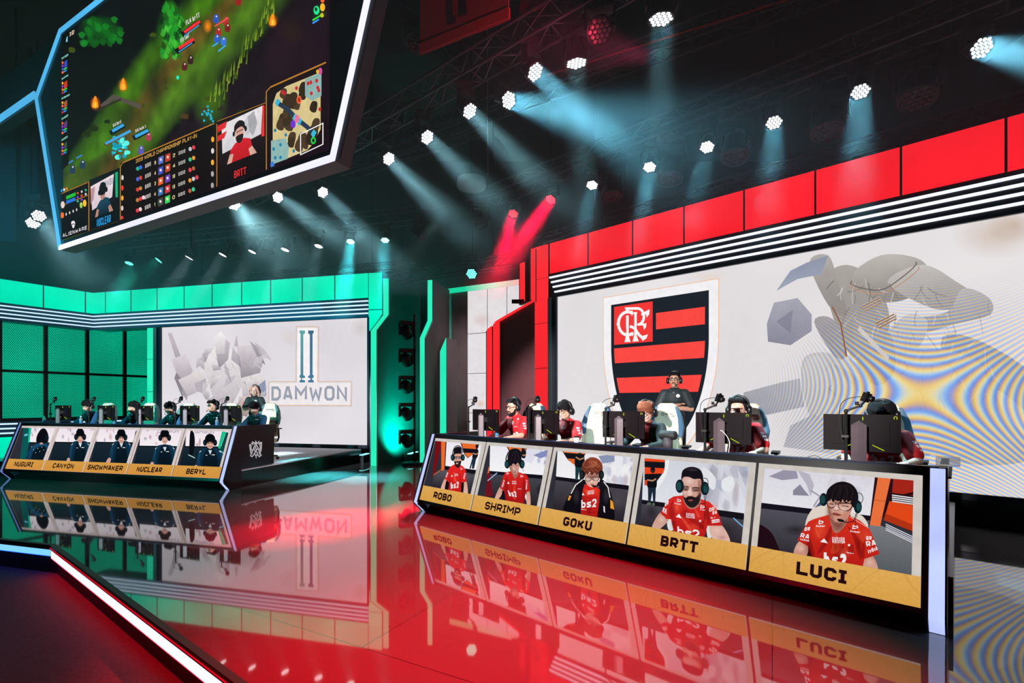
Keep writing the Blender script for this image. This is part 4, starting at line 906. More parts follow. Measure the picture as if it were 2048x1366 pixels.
def banner(label, q, Y0, Y1, col, txt=None, tcol=None, emblem=False):
    (u0, v0), (u1, v1), (u2, v2), (u3, v3) = q                # top left, top right, bottom right, bottom left
    a, b = at(u3, v3, Y0), at(u2, v2, Y1); b.z = a.z if abs(b.z-a.z) < .6 else b.z
    x = (b-a); x.z = 0; pl = Pl(a, x, (0, 0, 1)); w = x.length; hgt = pl.hit(u0, v0)[1]
    t = thing('team_banner', label, 'banner', (a+b)/2)
    MB(pl.M()).box(0, w, 0, hgt, -.02, 0).build('cloth', pbr('banner_'+col, col, .9, 0, .25, 1.5), t)
    MB(pl.M()).box(-.01, w+.01, 0, .16, -.03, .01).build('hem', pbr('hem_'+col, tcol or col, .8), t)
    MB(pl.M()).tube([(0, hgt, -.01), (w, hgt, -.01)], .03).build('rod', M_dark, t); MB(pl.M()).tube([(w*.5, hgt, -.01), (w*.5, 11.0-a.z, -.01)], .012).build('hanger', M_dark, t)
    if txt:
        m = MB(pl.M()); cw = w*.28; s = cw*1.15
        for qd in lettering(txt, 1.0 if len(txt) < 3 else 1.5, .24, .2): m.poly([(w*.34+p[0]*cw*.8, .25+p[1]*s) for p in qd], .006)
        m.build('lettering', pbr('banner_ink', '08060a', .9), t)
    if emblem:
        m = MB(pl.M()); cx, cyy = w*.5, hgt*.55
        m.poly([(cx, cyy+w*.5), (cx+w*.12, cyy), (cx+w*.36, cyy-w*.55), (cx, cyy-w*.2), (cx-w*.36, cyy-w*.55), (cx-w*.12, cyy)], .004); m.build('emblem', pbr('banner_ink', '08060a', .9), t)
banner('dark red hanging banner with the black letters LK at the top edge', ((842, -260), (1017, -320), (1017, 40), (840, 108)), 7.6, 6.9, '6a1420', 'LK', '7a1018')
banner('second dark red hanging banner cut off by the top edge', ((1040, -290), (1190, -340), (1190, -30), (1040, 32)), 7.2, 6.6, '6a1420', None, '7a1018')
banner('dark teal hanging banner at the left edge below the glowing wing', ((-60, 262), (33, 247), (32, 452), (-60, 474)), 12.6, 13.0, '0c2228', 'MAD', None, True)
banner('dark teal hanging banner next to the scoreboard rim on the far left', ((38, 246), (75, 240), (76, 440), (39, 450)), 13.1, 13.3, '0c2228', 'ASC', None, True)
def fan_disc():
    p = at(943, 375, 12.5); t = thing('ceiling_disc', 'pale round ribbed ceiling disc in the dark roof', 'ceiling fixture', p)
    m = MB(); m.lathe([(.0, 0), (.36, 0), (.38, .06), (.36, .2), (.0, .2)], p, k=28); m.build('disc', pbr('pale_disc', '9a9ca0', .7), t); MB().tube([p+Vector((0, 0, .2)), Vector((p.x, p.y, 11.02))], .03).build('stem', M_dark, t)
fan_disc()
def profile_lamps():
    for i, (u, v, n, sc) in enumerate(((1225, 385, 0, 1.1), (1340, 350, 0, 1.15), (1470, 305, 0, 1.2), (1655, 255, 0, 1.25), (1835, 190, 0, 1.3))):
        Y = R_.hit(u, v, 8.6).y
        lamp(u, v+10, Y, u-6, v+120, -.2, 'off', ('unlit dark spot lamp hanging between the first and second lamps above the red panels', 'unlit dark spot lamp hanging between the second and third lamps above the red panels', 'unlit dark spot lamp hanging between the third and fourth lamps above the red panels', 'unlit dark spot lamp hanging left of the lamp with the clearest beam', 'unlit dark spot lamp hanging right of the lamp with the clearest beam', 'unlit dark spot lamp at the right edge of the picture')[i], 0, sc=1.35, group='unlit lamps above the red panels')
    for i, (u, v) in enumerate(((535, 505), (603, 500), (472, 514))):
        lamp(u, v, L_.hit(u, v, 12.1).y, u-4, v+60, -.1, 'off', ('unlit lamp hanging between the second and third white lamps over the turquoise panels', 'unlit lamp hanging between the first and second white lamps over the turquoise panels', 'unlit lamp hanging between the third and fourth white lamps over the turquoise panels')[i], 0, sc=1.1, group='unlit lamps above the turquoise panels')
    lamp(962, 446, 11.5, 962, 520, -1, 'off', 'unlit round lamp hanging left of the two red lamps', 0, group='unlit lamps in the middle')
    lamp(846, 474, 12.8, 900, 520, -.2, 'off', 'unlit lamp tilted under the end of the turquoise truss', 0, group='unlit lamps in the middle')
    lamp(830, 85, 9.6, 900, 95, -2, 'off', 'pale unlit lamp partly behind the dark red LK banner', 0, group='unlit lamps in the middle')
profile_lamps()
# ---------------------------------------------------------------- the two player desks
M_post = emis('desk_post_led', 'b9c6ff', 1.15, .12, 3.); M_post2 = emis('desk_post_led_dim', '7a9ce8', .75, .15, 3.)
def shards(pc, x0, y0, x1, y1, seed, n=9, cols=('cbc7d2', 'dad7df', 'b4b1c0', 'd6cad0', 'c2c6d6')):
    """pale angular background shapes of the wall picture as the cameras see it"""
    r = random.Random(seed)
    for _ in range(n):
        u, v = r.uniform(x0, x1), r.uniform(y0, y1); w = (x1-x0)*r.uniform(.08, .2); h = (y1-y0)*r.uniform(.15, .4)
        c = r.choice(cols); pc.glow(c+'c0', u, v, w*1.1, h*.9, 14); pc.p(c+'78', [(u-w*.6, v), (u-w*.1, v-h*.6), (u+w*.6, v-h*.3), (u+w*.4, v+h*.5), (u-w*.2, v+h*.4)]); pc.l('8f8a9c50', w*.06, [(u-w*.6, v), (u-w*.1, v-h*.6), (u+w*.6, v-h*.3)])
def marks(pc, items):
    for it in items:
        if it[0] == 't': pc.t(it[1], it[5] if len(it) > 5 else 'f6f0f0', it[2], it[3], it[4], .2, .16)
        else: pc.p('f6f0f0', it[1])
def headset(pc, L, R, r, top=None, c='101c22', c2='1f4a4c'):
    for (u, v), s in ((L, -1), (R, 1)):
        pc.e(c, u, v, r*.62, r); pc.e(c2, u+s*r*.12, v, r*.36, r*.66)
    if top: pc.l(c, r*.26, top)
def pic_luci(pc):
    pc.z = (1500, 900, .2708)
    pc.p(('dcd8e4', 'ecebf0'), [(60, 60), (960, 160), (885, 500), (60, 400)]); shards(pc, 600, 130, 900, 420, 5, 12)
    pc.p('9c98aa', [(140, 197), (250, 150), (345, 158), (358, 212), (240, 225)]); pc.p('8d8a9c', [(320, 300), (372, 255), (405, 300), (440, 340), (320, 335)]); pc.p('bcb8c6', [(352, 150), (440, 180), (475, 260), (450, 345), (420, 260)]); pc.l('a8a4b4', 12, [(450, 300), (520, 345), (470, 420)])
    pc.p('17131f', [(60, 388), (900, 488), (890, 525), (60, 430)]); pc.p(('54525c', '2a262e'), [(60, 430), (890, 525), (940, 900), (60, 760)])
    pc.glow('1a1218c0', 340, 590, 110, 50); pc.p('220d16', [(60, 560), (150, 600), (200, 690), (210, 760), (60, 740)], True)
    pc.p(('7e8084', '565c62'), [(880, 520), (1260, 690), (1260, 960), (900, 870)])
    pc.p('2a1016', [(925, 190), (1260, 210), (1260, 640), (985, 500), (880, 560)]); pc.p('a8261a', [(1060, 200), (1260, 215), (1260, 345), (1050, 318)])
    pc.p('f0743e', [(948, 192), (1042, 203), (962, 566), (886, 556)]); pc.l('b85028', 4, [(916, 372), (1004, 382)])
    pc.p('1c0c10', [(1130, 330), (1260, 300), (1260, 330), (1140, 336)])
    pc.p('e64a1a', [(1030, 380), (1260, 420), (1260, 610), (995, 500)]); pc.p('b83414', [(1000, 470), (1260, 575), (1260, 625), (990, 520)])
    for i in range(4): pc.l('f0f0f4', 8, [(1050, 335+15*i), (1240, 362+15*i)]); pc.l('d8d8e4', 7, [(1003, 548+14*i), (1230, 655+15*i)])
    pc.p('e4d8cc', [(414, 535), (440, 470), (500, 400), (560, 400), (600, 480), (430, 560)], True); pc.p('e4d8cc', [(740, 470), (830, 488), (875, 565), (800, 560)], True); pc.p('506080', [(480, 430), (560, 330), (575, 400), (500, 420)])
    pc.p('2a0c10', [(420, 690), (500, 760), (470, 820), (410, 790)]); pc.p('1c0a0e', [(800, 760), (860, 800), (850, 860), (790, 850)])
    sk, sd = 'dea896', 'b07566'
    pc.p((sk, 'c88c7c'), [(362, 680), (430, 712), (412, 790), (325, 775)], True); pc.p(('c88c7c', sk), [(838, 812), (905, 780), (945, 890), (836, 868)], True)
    pc.p(('dd3120', 'b81a14'), [(590, 476), (500, 500), (435, 530), (395, 590), (352, 668), (446, 722), (470, 800), (440, 840), (830, 880), (848, 805), (958, 770), (905, 630), (880, 580), (810, 520), (735, 488)])
    for q in ([(600, 560), (560, 640), (500, 760), (540, 740), (600, 640)], [(720, 560), (760, 640), (810, 800), (830, 780), (790, 640)], [(440, 640), (480, 760), (460, 800), (430, 700)], [(690, 700), (640, 800), (700, 790)], [(850, 650), (820, 760), (845, 800)]): pc.p('8a0f10a0', q, True)
    for q in ([(480, 560), (520, 640), (500, 640)], [(640, 620), (600, 760), (660, 740)], [(800, 560), (840, 680), (800, 640)]): pc.p('f0502c90', q, True)
    pc.l('f0c0b8', 4, [(440, 520), (585, 478)]); pc.l('f0c0b8', 4, [(740, 495), (880, 580)])
    pc.p(sd, [(597, 470), (722, 495), (705, 560), (650, 614), (612, 590)], True); pc.p('8a5248a0', [(600, 505), (715, 515), (690, 560), (620, 560)], True)
    pc.p((sk, 'd0947f'), [(572, 365), (576, 450), (603, 508), (655, 538), (708, 520), (748, 462), (762, 385), (700, 335), (600, 335)], True)
    pc.p('b8786aa0', [(572, 400), (600, 430), (625, 520), (590, 490)], True); pc.p('c88470b0', [(690, 470), (750, 440), (715, 515), (670, 536)], True)
    pc.p('e8b8a8', [(640, 395), (662, 440), (630, 445), (622, 436)], True); pc.l('8a4a40', 5, [(622, 444), (640, 450), (664, 444)])
    pc.p('a04a44', [(608, 468), (640, 466), (678, 484), (650, 490), (620, 482)], True); pc.l('6a2a28', 4, [(610, 472), (676, 484)]); pc.p('f0c8b890', [(600, 440), (622, 452), (612, 470), (598, 462)], True)
    for pts in ([(574, 372), (632, 386), (630, 418), (600, 430), (578, 415)], [(660, 398), (752, 402), (742, 442), (705, 452), (664, 436)]): pc.p('e8d8d01c', pts, True); pc.l('171214', 7, smooth_pts(pts, 4)+[pts[0]])
    pc.l('171214', 6, [(634, 398), (660, 404)]); pc.l('1a1212', 6, [(590, 400), (622, 404)]); pc.l('1a1212', 6, [(680, 416), (732, 420)])
    for g in (('7a4438b0', 592, 470, 42, 80), ('f6d2c2a0', 690, 440, 40, 30), ('f6d2c2a0', 640, 425, 22, 34), ('5a2c26a0', 660, 392, 100, 26), ('5a2a24a0', 655, 570, 60, 40), ('f4604070', 520, 600, 60, 80), ('f4604060', 860, 640, 50, 70), ('5a080a90', 640, 720, 50, 110), ('5a080a90', 810, 690, 36, 100), ('5a080a80', 430, 720, 40, 70), ('f4604060', 700, 760, 60, 50), ('f0c4b4a0', 380, 730, 40, 30), ('f0c4b4a0', 890, 830, 36, 36)): pc.glow(*g)
    pc.p('181216', [(566, 380), (568, 320), (590, 280), (640, 246), (700, 238), (760, 262), (798, 318), (800, 390), (770, 430), (752, 402), (735, 385), (712, 398), (690, 380), (668, 392), (640, 376), (618, 388), (600, 368), (580, 384)], True)
    for i in range(6): pc.l('2e272ca0', 5, smooth_pts([(650+i*14, 262), (620+i*26+(i%2)*14, 310), (606+i*28, 376-(i%3)*8)], 3)[:7])
    for i in range(6): pc.p('d0947f', [(596+i*28, 384), (606+i*28, 366+(i%3)*6), (612+i*28, 388)])
    headset(pc, (548, 370), (800, 425), 48); pc.l('121a1e', 5, smooth_pts([(790, 330), (820, 325), (838, 360), (825, 395), (800, 390)], 4)); pc.l('141416', 6, [(790, 470), (770, 530), (720, 540), (665, 520)]); pc.p('141416', [(650, 512), (690, 518), (700, 535), (660, 532)], True); pc.l('141416', 4, [(800, 470), (782, 520), (790, 600)])
    marks(pc, [('t', 'b', (510, 552), (545, 548), (515, 520)), ('t', 'buser', (494, 572), (560, 572), (494, 556)), ('t', 'b', (758, 588), (800, 584), (764, 556)), ('t', 'buser', (744, 608), (816, 618), (746, 594)),
      ('p', [(524, 682), (552, 656), (580, 692)]), ('t', 'CURVED', (612, 662), (704, 666), (612, 646)), ('t', 'GAMING', (612, 676), (704, 680), (612, 662)), ('t', 'MONITOR', (612, 690), (706, 694), (612, 676)),
      ('t', 'OR', (406, 602), (446, 600), (412, 574)), ('t', 'RA', (376, 650), (440, 662), (384, 616)), ('t', 'twitch', (376, 668), (440, 680), (380, 654)),
      ('t', 'OR', (862, 668), (902, 668), (862, 640)), ('t', 'RA', (866, 720), (936, 706), (858, 680)), ('t', 'twitch', (878, 768), (946, 740), (872, 740)), ('t', 'bs2', (550, 850), (716, 866), (550, 758)), ('t', 'sport', (718, 762), (768, 772), (718, 752))])
    for i in range(5): pc.l('5a0a0c', 5, [(726, 706+12*i), (770, 712+12*i)])
    pc.e('f4e8e8', 736, 706, 9, 9)
def pic_brtt(pc):
    pc.z = (1270, 900, .18297)
    pc.p(('d6d8e2', 'e6e8f0'), [(100, 60), (1300, 130), (1240, 720), (80, 560)]); shards(pc, 760, 160, 1240, 660, 9, 16, ('b8b6c4', 'cacad6', 'a4a3b2', 'c2b8c0', 'aab2c6'))
    pc.p('eceef2', [(960, 330), (1060, 290), (1090, 380), (1040, 460), (960, 430)], True); pc.p('d8dae2', [(1120, 190), (1180, 330), (1250, 480), (1230, 560), (1190, 520), (1150, 350)]); pc.p('e8eaf0', [(740, 190), (830, 240), (890, 330), (860, 440), (760, 330)], True)
    pc.p('f4f4f6', [(320, 80), (378, 90), (350, 270), (270, 400), (230, 470), (240, 360), (310, 250)], True)
    pc.p('16161e', [(110, 70), (334, 86), (332, 190), (300, 270), (240, 350), (110, 390)]); pc.p('f0461e', [(110, 70), (332, 86), (330, 136), (110, 125)]); pc.p('f0461e', [(110, 190), (330, 205), (312, 260), (110, 265)]); pc.p('e8441e', [(110, 330), (200, 340), (150, 400), (110, 380)])
    pc.p('17141c', [(80, 545), (1240, 700), (1240, 790), (80, 590)]); pc.p(('4a4650', '241a20'), [(80, 590), (1240, 775), (1240, 1100), (60, 860)]); pc.glow('18101480', 1000, 880, 160, 150); pc.l('7ab8e8', 12, [(1080, 745), (1240, 890)]); pc.p('e8642a', [(1240, 640), (1262, 640), (1240, 1060), (1224, 1060)])
    pc.p('101218', [(160, 280), (200, 270), (240, 300), (236, 420), (150, 420), (140, 330)], True); pc.e('3a2820', 200, 225, 26, 32); pc.p('0f0d10', [(176, 215), (180, 198), (210, 194), (226, 212), (222, 222)], True); pc.l('b88a70', 16, [(140, 330), (200, 340), (236, 318)])
    pc.p('1d2c3c', [(148, 415), (236, 415), (228, 570), (205, 570), (196, 460), (176, 570), (150, 570)]); pc.p('5a6a58', [(125, 600), (150, 575), (185, 580), (180, 605)]); pc.p('5a6a58', [(190, 600), (210, 572), (226, 600), (200, 620)]); pc.glow('0c0c10a0', 190, 680, 70, 90)
    pc.p('e4e4e2', [(360, 760), (420, 740), (430, 870), (370, 870)], True); pc.p('e4e4e2', [(790, 820), (850, 830), (840, 960), (800, 960)], True)
    sk = 'dcaea0'
    pc.p(('c89484', sk), [(290, 680), (390, 740), (270, 870), (190, 850)], True); pc.p((sk, 'e8beb0'), [(820, 830), (950, 820), (1045, 1010), (870, 990)], True)
    pc.p(('de2a26', 'c01c1a'), [(520, 500), (430, 510), (380, 540), (330, 610), (285, 690), (345, 755), (400, 760), (430, 900), (760, 960), (800, 830), (958, 830), (930, 730), (890, 640), (820, 570), (730, 540)])
    for q in ([(420, 560), (380, 660), (400, 760), (440, 700)], [(540, 700), (640, 800), (770, 880), (700, 780)], [(800, 620), (800, 820), (830, 780)], [(430, 760), (470, 880), (440, 890)], [(560, 600), (640, 640), (620, 650)]): pc.p('90141890', q, True)
    for q in ([(500, 730), (600, 880), (640, 900), (560, 770)], [(660, 640), (720, 720), (690, 740)], [(470, 560), (480, 660), (450, 640)]): pc.p('f4583c80', q, True)
    pc.p('b87868', [(540, 520), (720, 540), (700, 620), (630, 650), (570, 620)], True)
    pc.p((sk, 'd09c8a'), [(520, 300), (516, 420), (540, 520), (590, 570), (640, 580), (700, 540), (735, 440), (740, 330), (680, 300), (600, 290)], True)
    pc.p('b47a6cb0', [(690, 340), (738, 340), (730, 460), (690, 560), (660, 560), (700, 440)], True); pc.p('e8c0b0', [(590, 420), (618, 420), (632, 500), (580, 500)], True); pc.l('9a5a4c', 6, [(580, 502), (606, 512), (636, 502)])
    pc.p('241c20', [(524, 470), (545, 520), (590, 525), (640, 520), (680, 515), (728, 470), (715, 560), (670, 620), (620, 632), (570, 600), (540, 540)], True); pc.p('1a1418', [(570, 520), (610, 508), (660, 520), (650, 545), (610, 535), (575, 545)], True); pc.p('9a4a48', [(590, 548), (640, 546), (630, 562), (600, 562)], True)
    for x0, x1, y in ((528, 594, 408), (632, 712, 418)): pc.l('1a1216', 10, smooth_pts([(x0, y+4), ((x0+x1)/2, y-6), (x1, y+4)], 4)[:9]); pc.p('5a3a3490', [(x0, y+8), (x1, y+6), (x1-6, y+40), (x0+8, y+40)], True); pc.l('181014', 6, [(x0+12, y+30), ((x0+x1)/2, y+34), (x1-10, y+30)])
    for g in (('6a3a30b0', 716, 440, 36, 120), ('f6dccfb0', 600, 345, 66, 46), ('3e2220b0', 562, 428, 46, 24), ('3e2220b0', 676, 432, 46, 24), ('f6d6c8a0', 604, 470, 20, 40), ('f6d0c0a0', 556, 470, 30, 30), ('f4604070', 470, 620, 60, 90), ('5a080a90', 560, 700, 60, 80), ('5a080a90', 790, 700, 44, 120), ('f4604070', 880, 640, 50, 70), ('f4604060', 640, 850, 90, 50), ('5a080a80', 430, 800, 40, 80), ('b07868a0', 960, 960, 70, 40), ('f2d0c2a0', 900, 880, 60, 40), ('f2d0c2a0', 300, 760, 50, 50)): pc.glow(*g)
    pc.p('18131a', [(512, 370), (516, 290), (530, 230), (580, 196), (650, 190), (720, 220), (752, 290), (752, 380), (738, 400), (730, 330), (700, 320), (650, 322), (600, 300), (545, 300), (522, 330)], True); pc.p('3c343c80', [(560, 215), (640, 205), (700, 230), (620, 235)], True)
    headset(pc, (498, 400), (772, 425), 74); pc.l('10181c', 7, smooth_pts([(760, 320), (790, 318), (808, 360), (800, 400), (770, 390)], 4)); pc.l('121214', 6, [(790, 490), (770, 590), (700, 595)]); pc.l('121214', 5, [(765, 500), (780, 640), (760, 800)])
    marks(pc, [('t', 'b', (470, 570), (512, 574), (474, 532)), ('t', 'buser', (442, 592), (516, 606), (444, 576)), ('t', 'b', (722, 640), (766, 644), (730, 600)), ('t', 'buser', (720, 660), (778, 668), (722, 648)), ('p', [(456, 735), (492, 700), (522, 752)]),
      ('t', 'CURVED', (568, 706), (660, 718), (568, 690)), ('t', 'GAMING', (568, 724), (662, 736), (568, 708)), ('t', 'MONITOR', (568, 744), (664, 756), (568, 728)), ('t', 'OR', (336, 624), (376, 600), (340, 580)), ('t', 'RA', (312, 670), (352, 690), (322, 630)), ('t', 'twitch', (308, 680), (356, 706), (312, 664)),
      ('t', 'OR', (822, 680), (880, 666), (820, 640)), ('t', 'RA', (858, 716), (906, 702), (856, 676)), ('t', 'Redrag', (838, 756), (918, 744), (836, 738)), ('p', [(848, 768), (930, 758), (934, 792), (852, 804)]), ('t', 'bs2', (476, 930), (716, 976), (474, 838))])
    pc.t('twitch', 'c01c1a', (856, 796), (926, 786), (854, 774)); pc.e('f4e8e8', 722, 782, 12, 14)
    for i in range(5): pc.l('700c10', 6, [(712, 790+16*i), (766, 796+16*i)])
def pic_goku(pc):
    pc.z = (1090, 880, .161)
    pc.p(('f0eef2', 'faf8fa'), [(160, 110), (1130, 190), (1110, 590), (140, 470)]); shards(pc, 700, 200, 1100, 560, 3, 14, ('b8bed6', 'a6b0ca', 'd0d4e2', 'c6bcc8'))
    pc.p('eef0f6', [(870, 190), (970, 200), (960, 330), (910, 470), (880, 330)], True); pc.p('f4f4f8', [(990, 300), (1070, 330), (1030, 400), (960, 360)])
    pc.p('8e98b8', [(670, 200), (870, 180), (870, 270), (720, 295)])
    pc.p('14161c', [(210, 125), (528, 150), (470, 240), (390, 320), (290, 250)]); pc.p('f07028', [(226, 128), (520, 152), (508, 180), (240, 160)]); pc.p('e86a28', [(280, 232), (400, 240), (385, 318), (340, 290)])
    pc.p('15121c', [(140, 455), (1110, 575), (1105, 635), (140, 500)]); pc.p(('4a464e', '28222a'), [(140, 500), (1105, 632), (1080, 1050), (100, 870)]); pc.glow('58525a90', 900, 760, 140, 120)
    pc.p('101418', [(390, 190), (490, 190), (482, 345), (385, 345)], True); pc.p('1f3a44', [(384, 340), (480, 345), (462, 500), (440, 500), (430, 400), (412, 500), (384, 500)]); pc.l('b08058', 18, [(390, 215), (440, 246), (490, 226)]); pc.e('2a2426', 440, 170, 20, 24); pc.glow('101016a0', 390, 550, 90, 26)
    J = '17141c'
    pc.p((J, '0e0c12'), [(500, 500), (440, 520), (370, 590), (300, 700), (250, 800), (250, 880), (440, 930), (480, 640)], True); pc.p((J, '0e0c12'), [(690, 490), (760, 530), (820, 640), (850, 760), (870, 900), (850, 1000), (650, 960), (680, 640)], True)
    pc.l('f0ece8', 12, [(470, 500), (390, 560), (330, 670)]); pc.l('f0ece8', 12, [(735, 520), (790, 590), (815, 720)]); pc.p('f0a028', [(310, 690), (335, 700), (310, 755), (290, 750)]); pc.p('f0a028', [(820, 740), (850, 770), (868, 868), (820, 850)]); pc.p('f0ece8', [(734, 820), (750, 830), (754, 910), (736, 890)])
    pc.p(('e42c22', 'b81a18'), [(505, 550), (640, 580), (690, 620), (680, 780), (655, 960), (450, 920), (470, 700), (480, 610)])
    for y in (700, 740, 880): pc.p('90141690', [(480, y), (580, y+16), (680, y+6), (580, y+36)], True)
    pc.p('f4603c80', [(500, 620), (560, 640), (540, 700)], True)
    pc.p('e0b0a0', [(506, 440), (512, 520), (550, 575), (600, 592), (650, 560), (686, 470), (660, 420), (540, 410)], True); pc.p('9a5c50b0', [(506, 440), (540, 410), (670, 420), (680, 470), (600, 470)], True); pc.p('e8c4b4', [(585, 480), (602, 530), (576, 530)], True)
    pc.p('a05048', [(572, 556), (600, 550), (618, 562), (596, 572)], True)
    for c in ((545, 488), (640, 484)): pc.e('f0e0d838', c[0], c[1], 34, 24); pc.l('1c1418', 7, [(c[0]+38*math.cos(q*.4), c[1]+26*math.sin(q*.4)) for q in range(17)])
    pc.l('1c1418', 6, [(580, 486), (604, 484)])
    for g in (('6a342ab0', 600, 470, 84, 36), ('f2d0c0a0', 640, 520, 30, 26), ('f2d0c0a0', 590, 520, 14, 30), ('5a080a90', 560, 860, 40, 100), ('f4604070', 620, 640, 60, 50), ('5a080a80', 490, 760, 30, 110), ('3a3640a0', 400, 700, 50, 120), ('3a3640a0', 770, 700, 50, 120)): pc.glow(*g)
    pc.p(('9a4a34', '4a1c18'), [(470, 450), (466, 360), (490, 280), (540, 235), (600, 218), (670, 240), (720, 300), (726, 380), (712, 470), (690, 470), (684, 420), (650, 440), (630, 410), (590, 440), (566, 400), (540, 430), (520, 420), (500, 470)], True)
    for i in range(16): pc.l(('c07050a0', '5a241ca0', 'a85a40a0')[i % 3], 8, smooth_pts([(560+(i*37)%90, 236+(i*13)%40), (500+(i*61)%200, 280+(i*29)%50), (480+(i*61)%236, 330+(i*31)%90)], 3)[:7])
    headset(pc, (478, 440), (716, 440), 56, c='14141a', c2='242a30'); pc.l('1a1a1e', 5, [(720, 480), (690, 560), (640, 585)]); pc.p('141416', [(605, 572), (650, 572), (650, 592), (610, 590)], True)
    marks(pc, [('t', 'CURVED', (548, 650), (620, 640), (552, 636)), ('t', 'GAMING', (546, 668), (624, 660), (548, 652)), ('t', 'MONITOR', (548, 686), (626, 678), (546, 670)), ('p', [(474, 690), (490, 660), (508, 694)]), ('t', 'bs2', (470, 850), (660, 836), (468, 752)), ('t', 'sport', (466, 870), (530, 880), (468, 858))])
def pic_two(pc, who):
    pc.z = (820, 860, .1464)
    if who == 'ROBO':
        pc.p('7a1016', [(360, 130), (440, 145), (330, 660), (310, 640)]); pc.p('f07030', [(430, 145), (494, 150), (476, 560), (432, 570)]); pc.p('101018', [(490, 150), (505, 152), (488, 520), (474, 520)])
        pc.p(('f2eef6', 'fcfafc'), [(504, 150), (1040, 190), (990, 560), (486, 505)]); pc.p('d8d0ec90', [(960, 190), (1020, 195), (1000, 420), (970, 420)])
        pc.p('18121e', [(690, 168), (955, 186), (910, 300), (790, 388), (740, 320)]); pc.p('f07030', [(706, 176), (940, 192), (905, 262), (728, 250)]); pc.p('f07030', [(748, 312), (880, 318), (792, 378)])
        pc.p('14121c', [(484, 490), (1000, 560), (985, 615), (470, 540)]); pc.p(('5c5a62', '241a24'), [(330, 600), (470, 545), (985, 612), (960, 890), (310, 790)]); pc.l('f07830', 8, [(330, 612), (436, 538)]); pc.glow('14101890', 870, 760, 90, 160)
        pc.p('14161c', [(875, 290), (930, 265), (938, 320), (912, 390), (858, 385), (862, 330)], True); pc.e('2a1c1c', 920, 225, 22, 30); pc.p('1c3040', [(858, 380), (910, 388), (880, 530), (850, 530), (852, 460), (836, 530), (815, 528)]); pc.l('c09078', 15, [(866, 316), (900, 335), (936, 320)]); pc.glow('0c0c10c0', 850, 600, 70, 24)
        sk = 'dca490'
        pc.p((sk, 'e8b8a8'), [(480, 665), (510, 690), (480, 810), (425, 800)], True); pc.p((sk, 'e8b8a8'), [(738, 705), (776, 700), (795, 870), (735, 860)], True); pc.p('1a1014', [(505, 690), (540, 720), (520, 820), (480, 810)], True); pc.p('141014', [(700, 700), (740, 710), (732, 850), (696, 840)], True)
        pc.p(('ea2a26', 'd01a1c'), [(620, 466), (560, 500), (520, 560), (480, 665), (540, 720), (530, 820), (700, 860), (706, 720), (778, 708), (770, 560), (740, 510), (700, 480)]); pc.p('9a121680', [(545, 600), (560, 720), (535, 810)], True); pc.p('9a121680', [(690, 600), (706, 720), (690, 800)], True); pc.p('f4604490', [(600, 560), (640, 700), (610, 690)], True)
        pc.p(sk, [(608, 330), (604, 420), (622, 480), (650, 522), (690, 480), (712, 420), (712, 330), (660, 310)], True); pc.p('2a1c1e', [(610, 430), (640, 432), (670, 430), (705, 425), (690, 490), (655, 522), (625, 490)], True); pc.p('c0847490', [(640, 400), (665, 400), (660, 430), (645, 430)], True); pc.p('e8b8a4', [(632, 450), (668, 450), (650, 470)], True); pc.p('281a1c', [(634, 432), (672, 430), (668, 448), (638, 448)], True)
        pc.p('d8b8b060', [(612, 365), (706, 365), (700, 405), (616, 405)]); pc.l('17121a', 7, [(606, 368), (712, 368)]); pc.e('201820', 634, 384, 20, 15); pc.e('201820', 684, 384, 20, 15); pc.e('8a9aa0', 634, 385, 14, 9); pc.e('8a9aa0', 684, 385, 14, 9)
        pc.p('17121a', [(602, 370), (604, 280), (630, 240), (670, 230), (706, 260), (716, 370), (704, 330), (660, 325), (615, 335)], True)
        headset(pc, (590, 378), (728, 378), 46, smooth_pts([(596, 340), (606, 260), (640, 222), (680, 222), (714, 260), (722, 340)], 3)[:-3])
        marks(pc, [('t', 'bs2', (566, 806), (676, 790), (562, 722)), ('p', [(566, 640), (580, 612), (594, 640)]), ('t', 'CURV', (618, 612), (662, 612), (618, 598)), ('t', 'GAM', (618, 632), (664, 632), (618, 616)), ('t', 'RAO', (490, 640), (515, 580), (508, 650)), ('t', 'ORA', (752, 680), (770, 600), (735, 660)), ('t', 'b', (700, 545), (720, 545), (702, 515))])
    else:
        pc.p('f07030', [(1060, 600), (1080, 500), (1100, 560), (1080, 640)]); pc.p('7a1420', [(1060, 620), (1140, 560), (1140, 940), (1030, 910)])
        pc.p(('f0eef6', 'fcfcfe'), [(1100, 180), (1950, 250), (1900, 660), (1090, 570)]); pc.p('d8d4ec80', [(1600, 230), (1800, 250), (1660, 460), (1560, 420)]); shards(pc, 1740, 300, 1900, 500, 6, 8, ('8c90c0', 'a8aed4', '787cb0'))
        pc.p('8a90c0', [(1690, 345), (1900, 265), (1920, 340), (1790, 390)])
        pc.p('181420', [(1320, 215), (1612, 240), (1560, 340), (1480, 420), (1380, 340)]); pc.p('f07030', [(1336, 222), (1600, 244), (1566, 300), (1370, 290)]); pc.p('14161c', [(1530, 280), (1590, 290), (1580, 380), (1540, 380)], True); pc.e('201818', 1552, 258, 22, 26); pc.l('c08868', 16, [(1530, 350), (1590, 345)])
        pc.p('14121e', [(1090, 560), (1900, 625), (1890, 685), (1080, 610)]); pc.p(('46464e', '2a2028'), [(1080, 600), (1890, 680), (1860, 1060), (1040, 920)]); pc.p('701420', [(1060, 600), (1100, 580), (1140, 900), (1040, 915)]); pc.l('a0d0f8', 12, [(1068, 696), (1196, 588)]); pc.p('1e141c90', [(1740, 780), (1850, 700), (1840, 880), (1760, 880)], True)
        sk = 'd09a88'
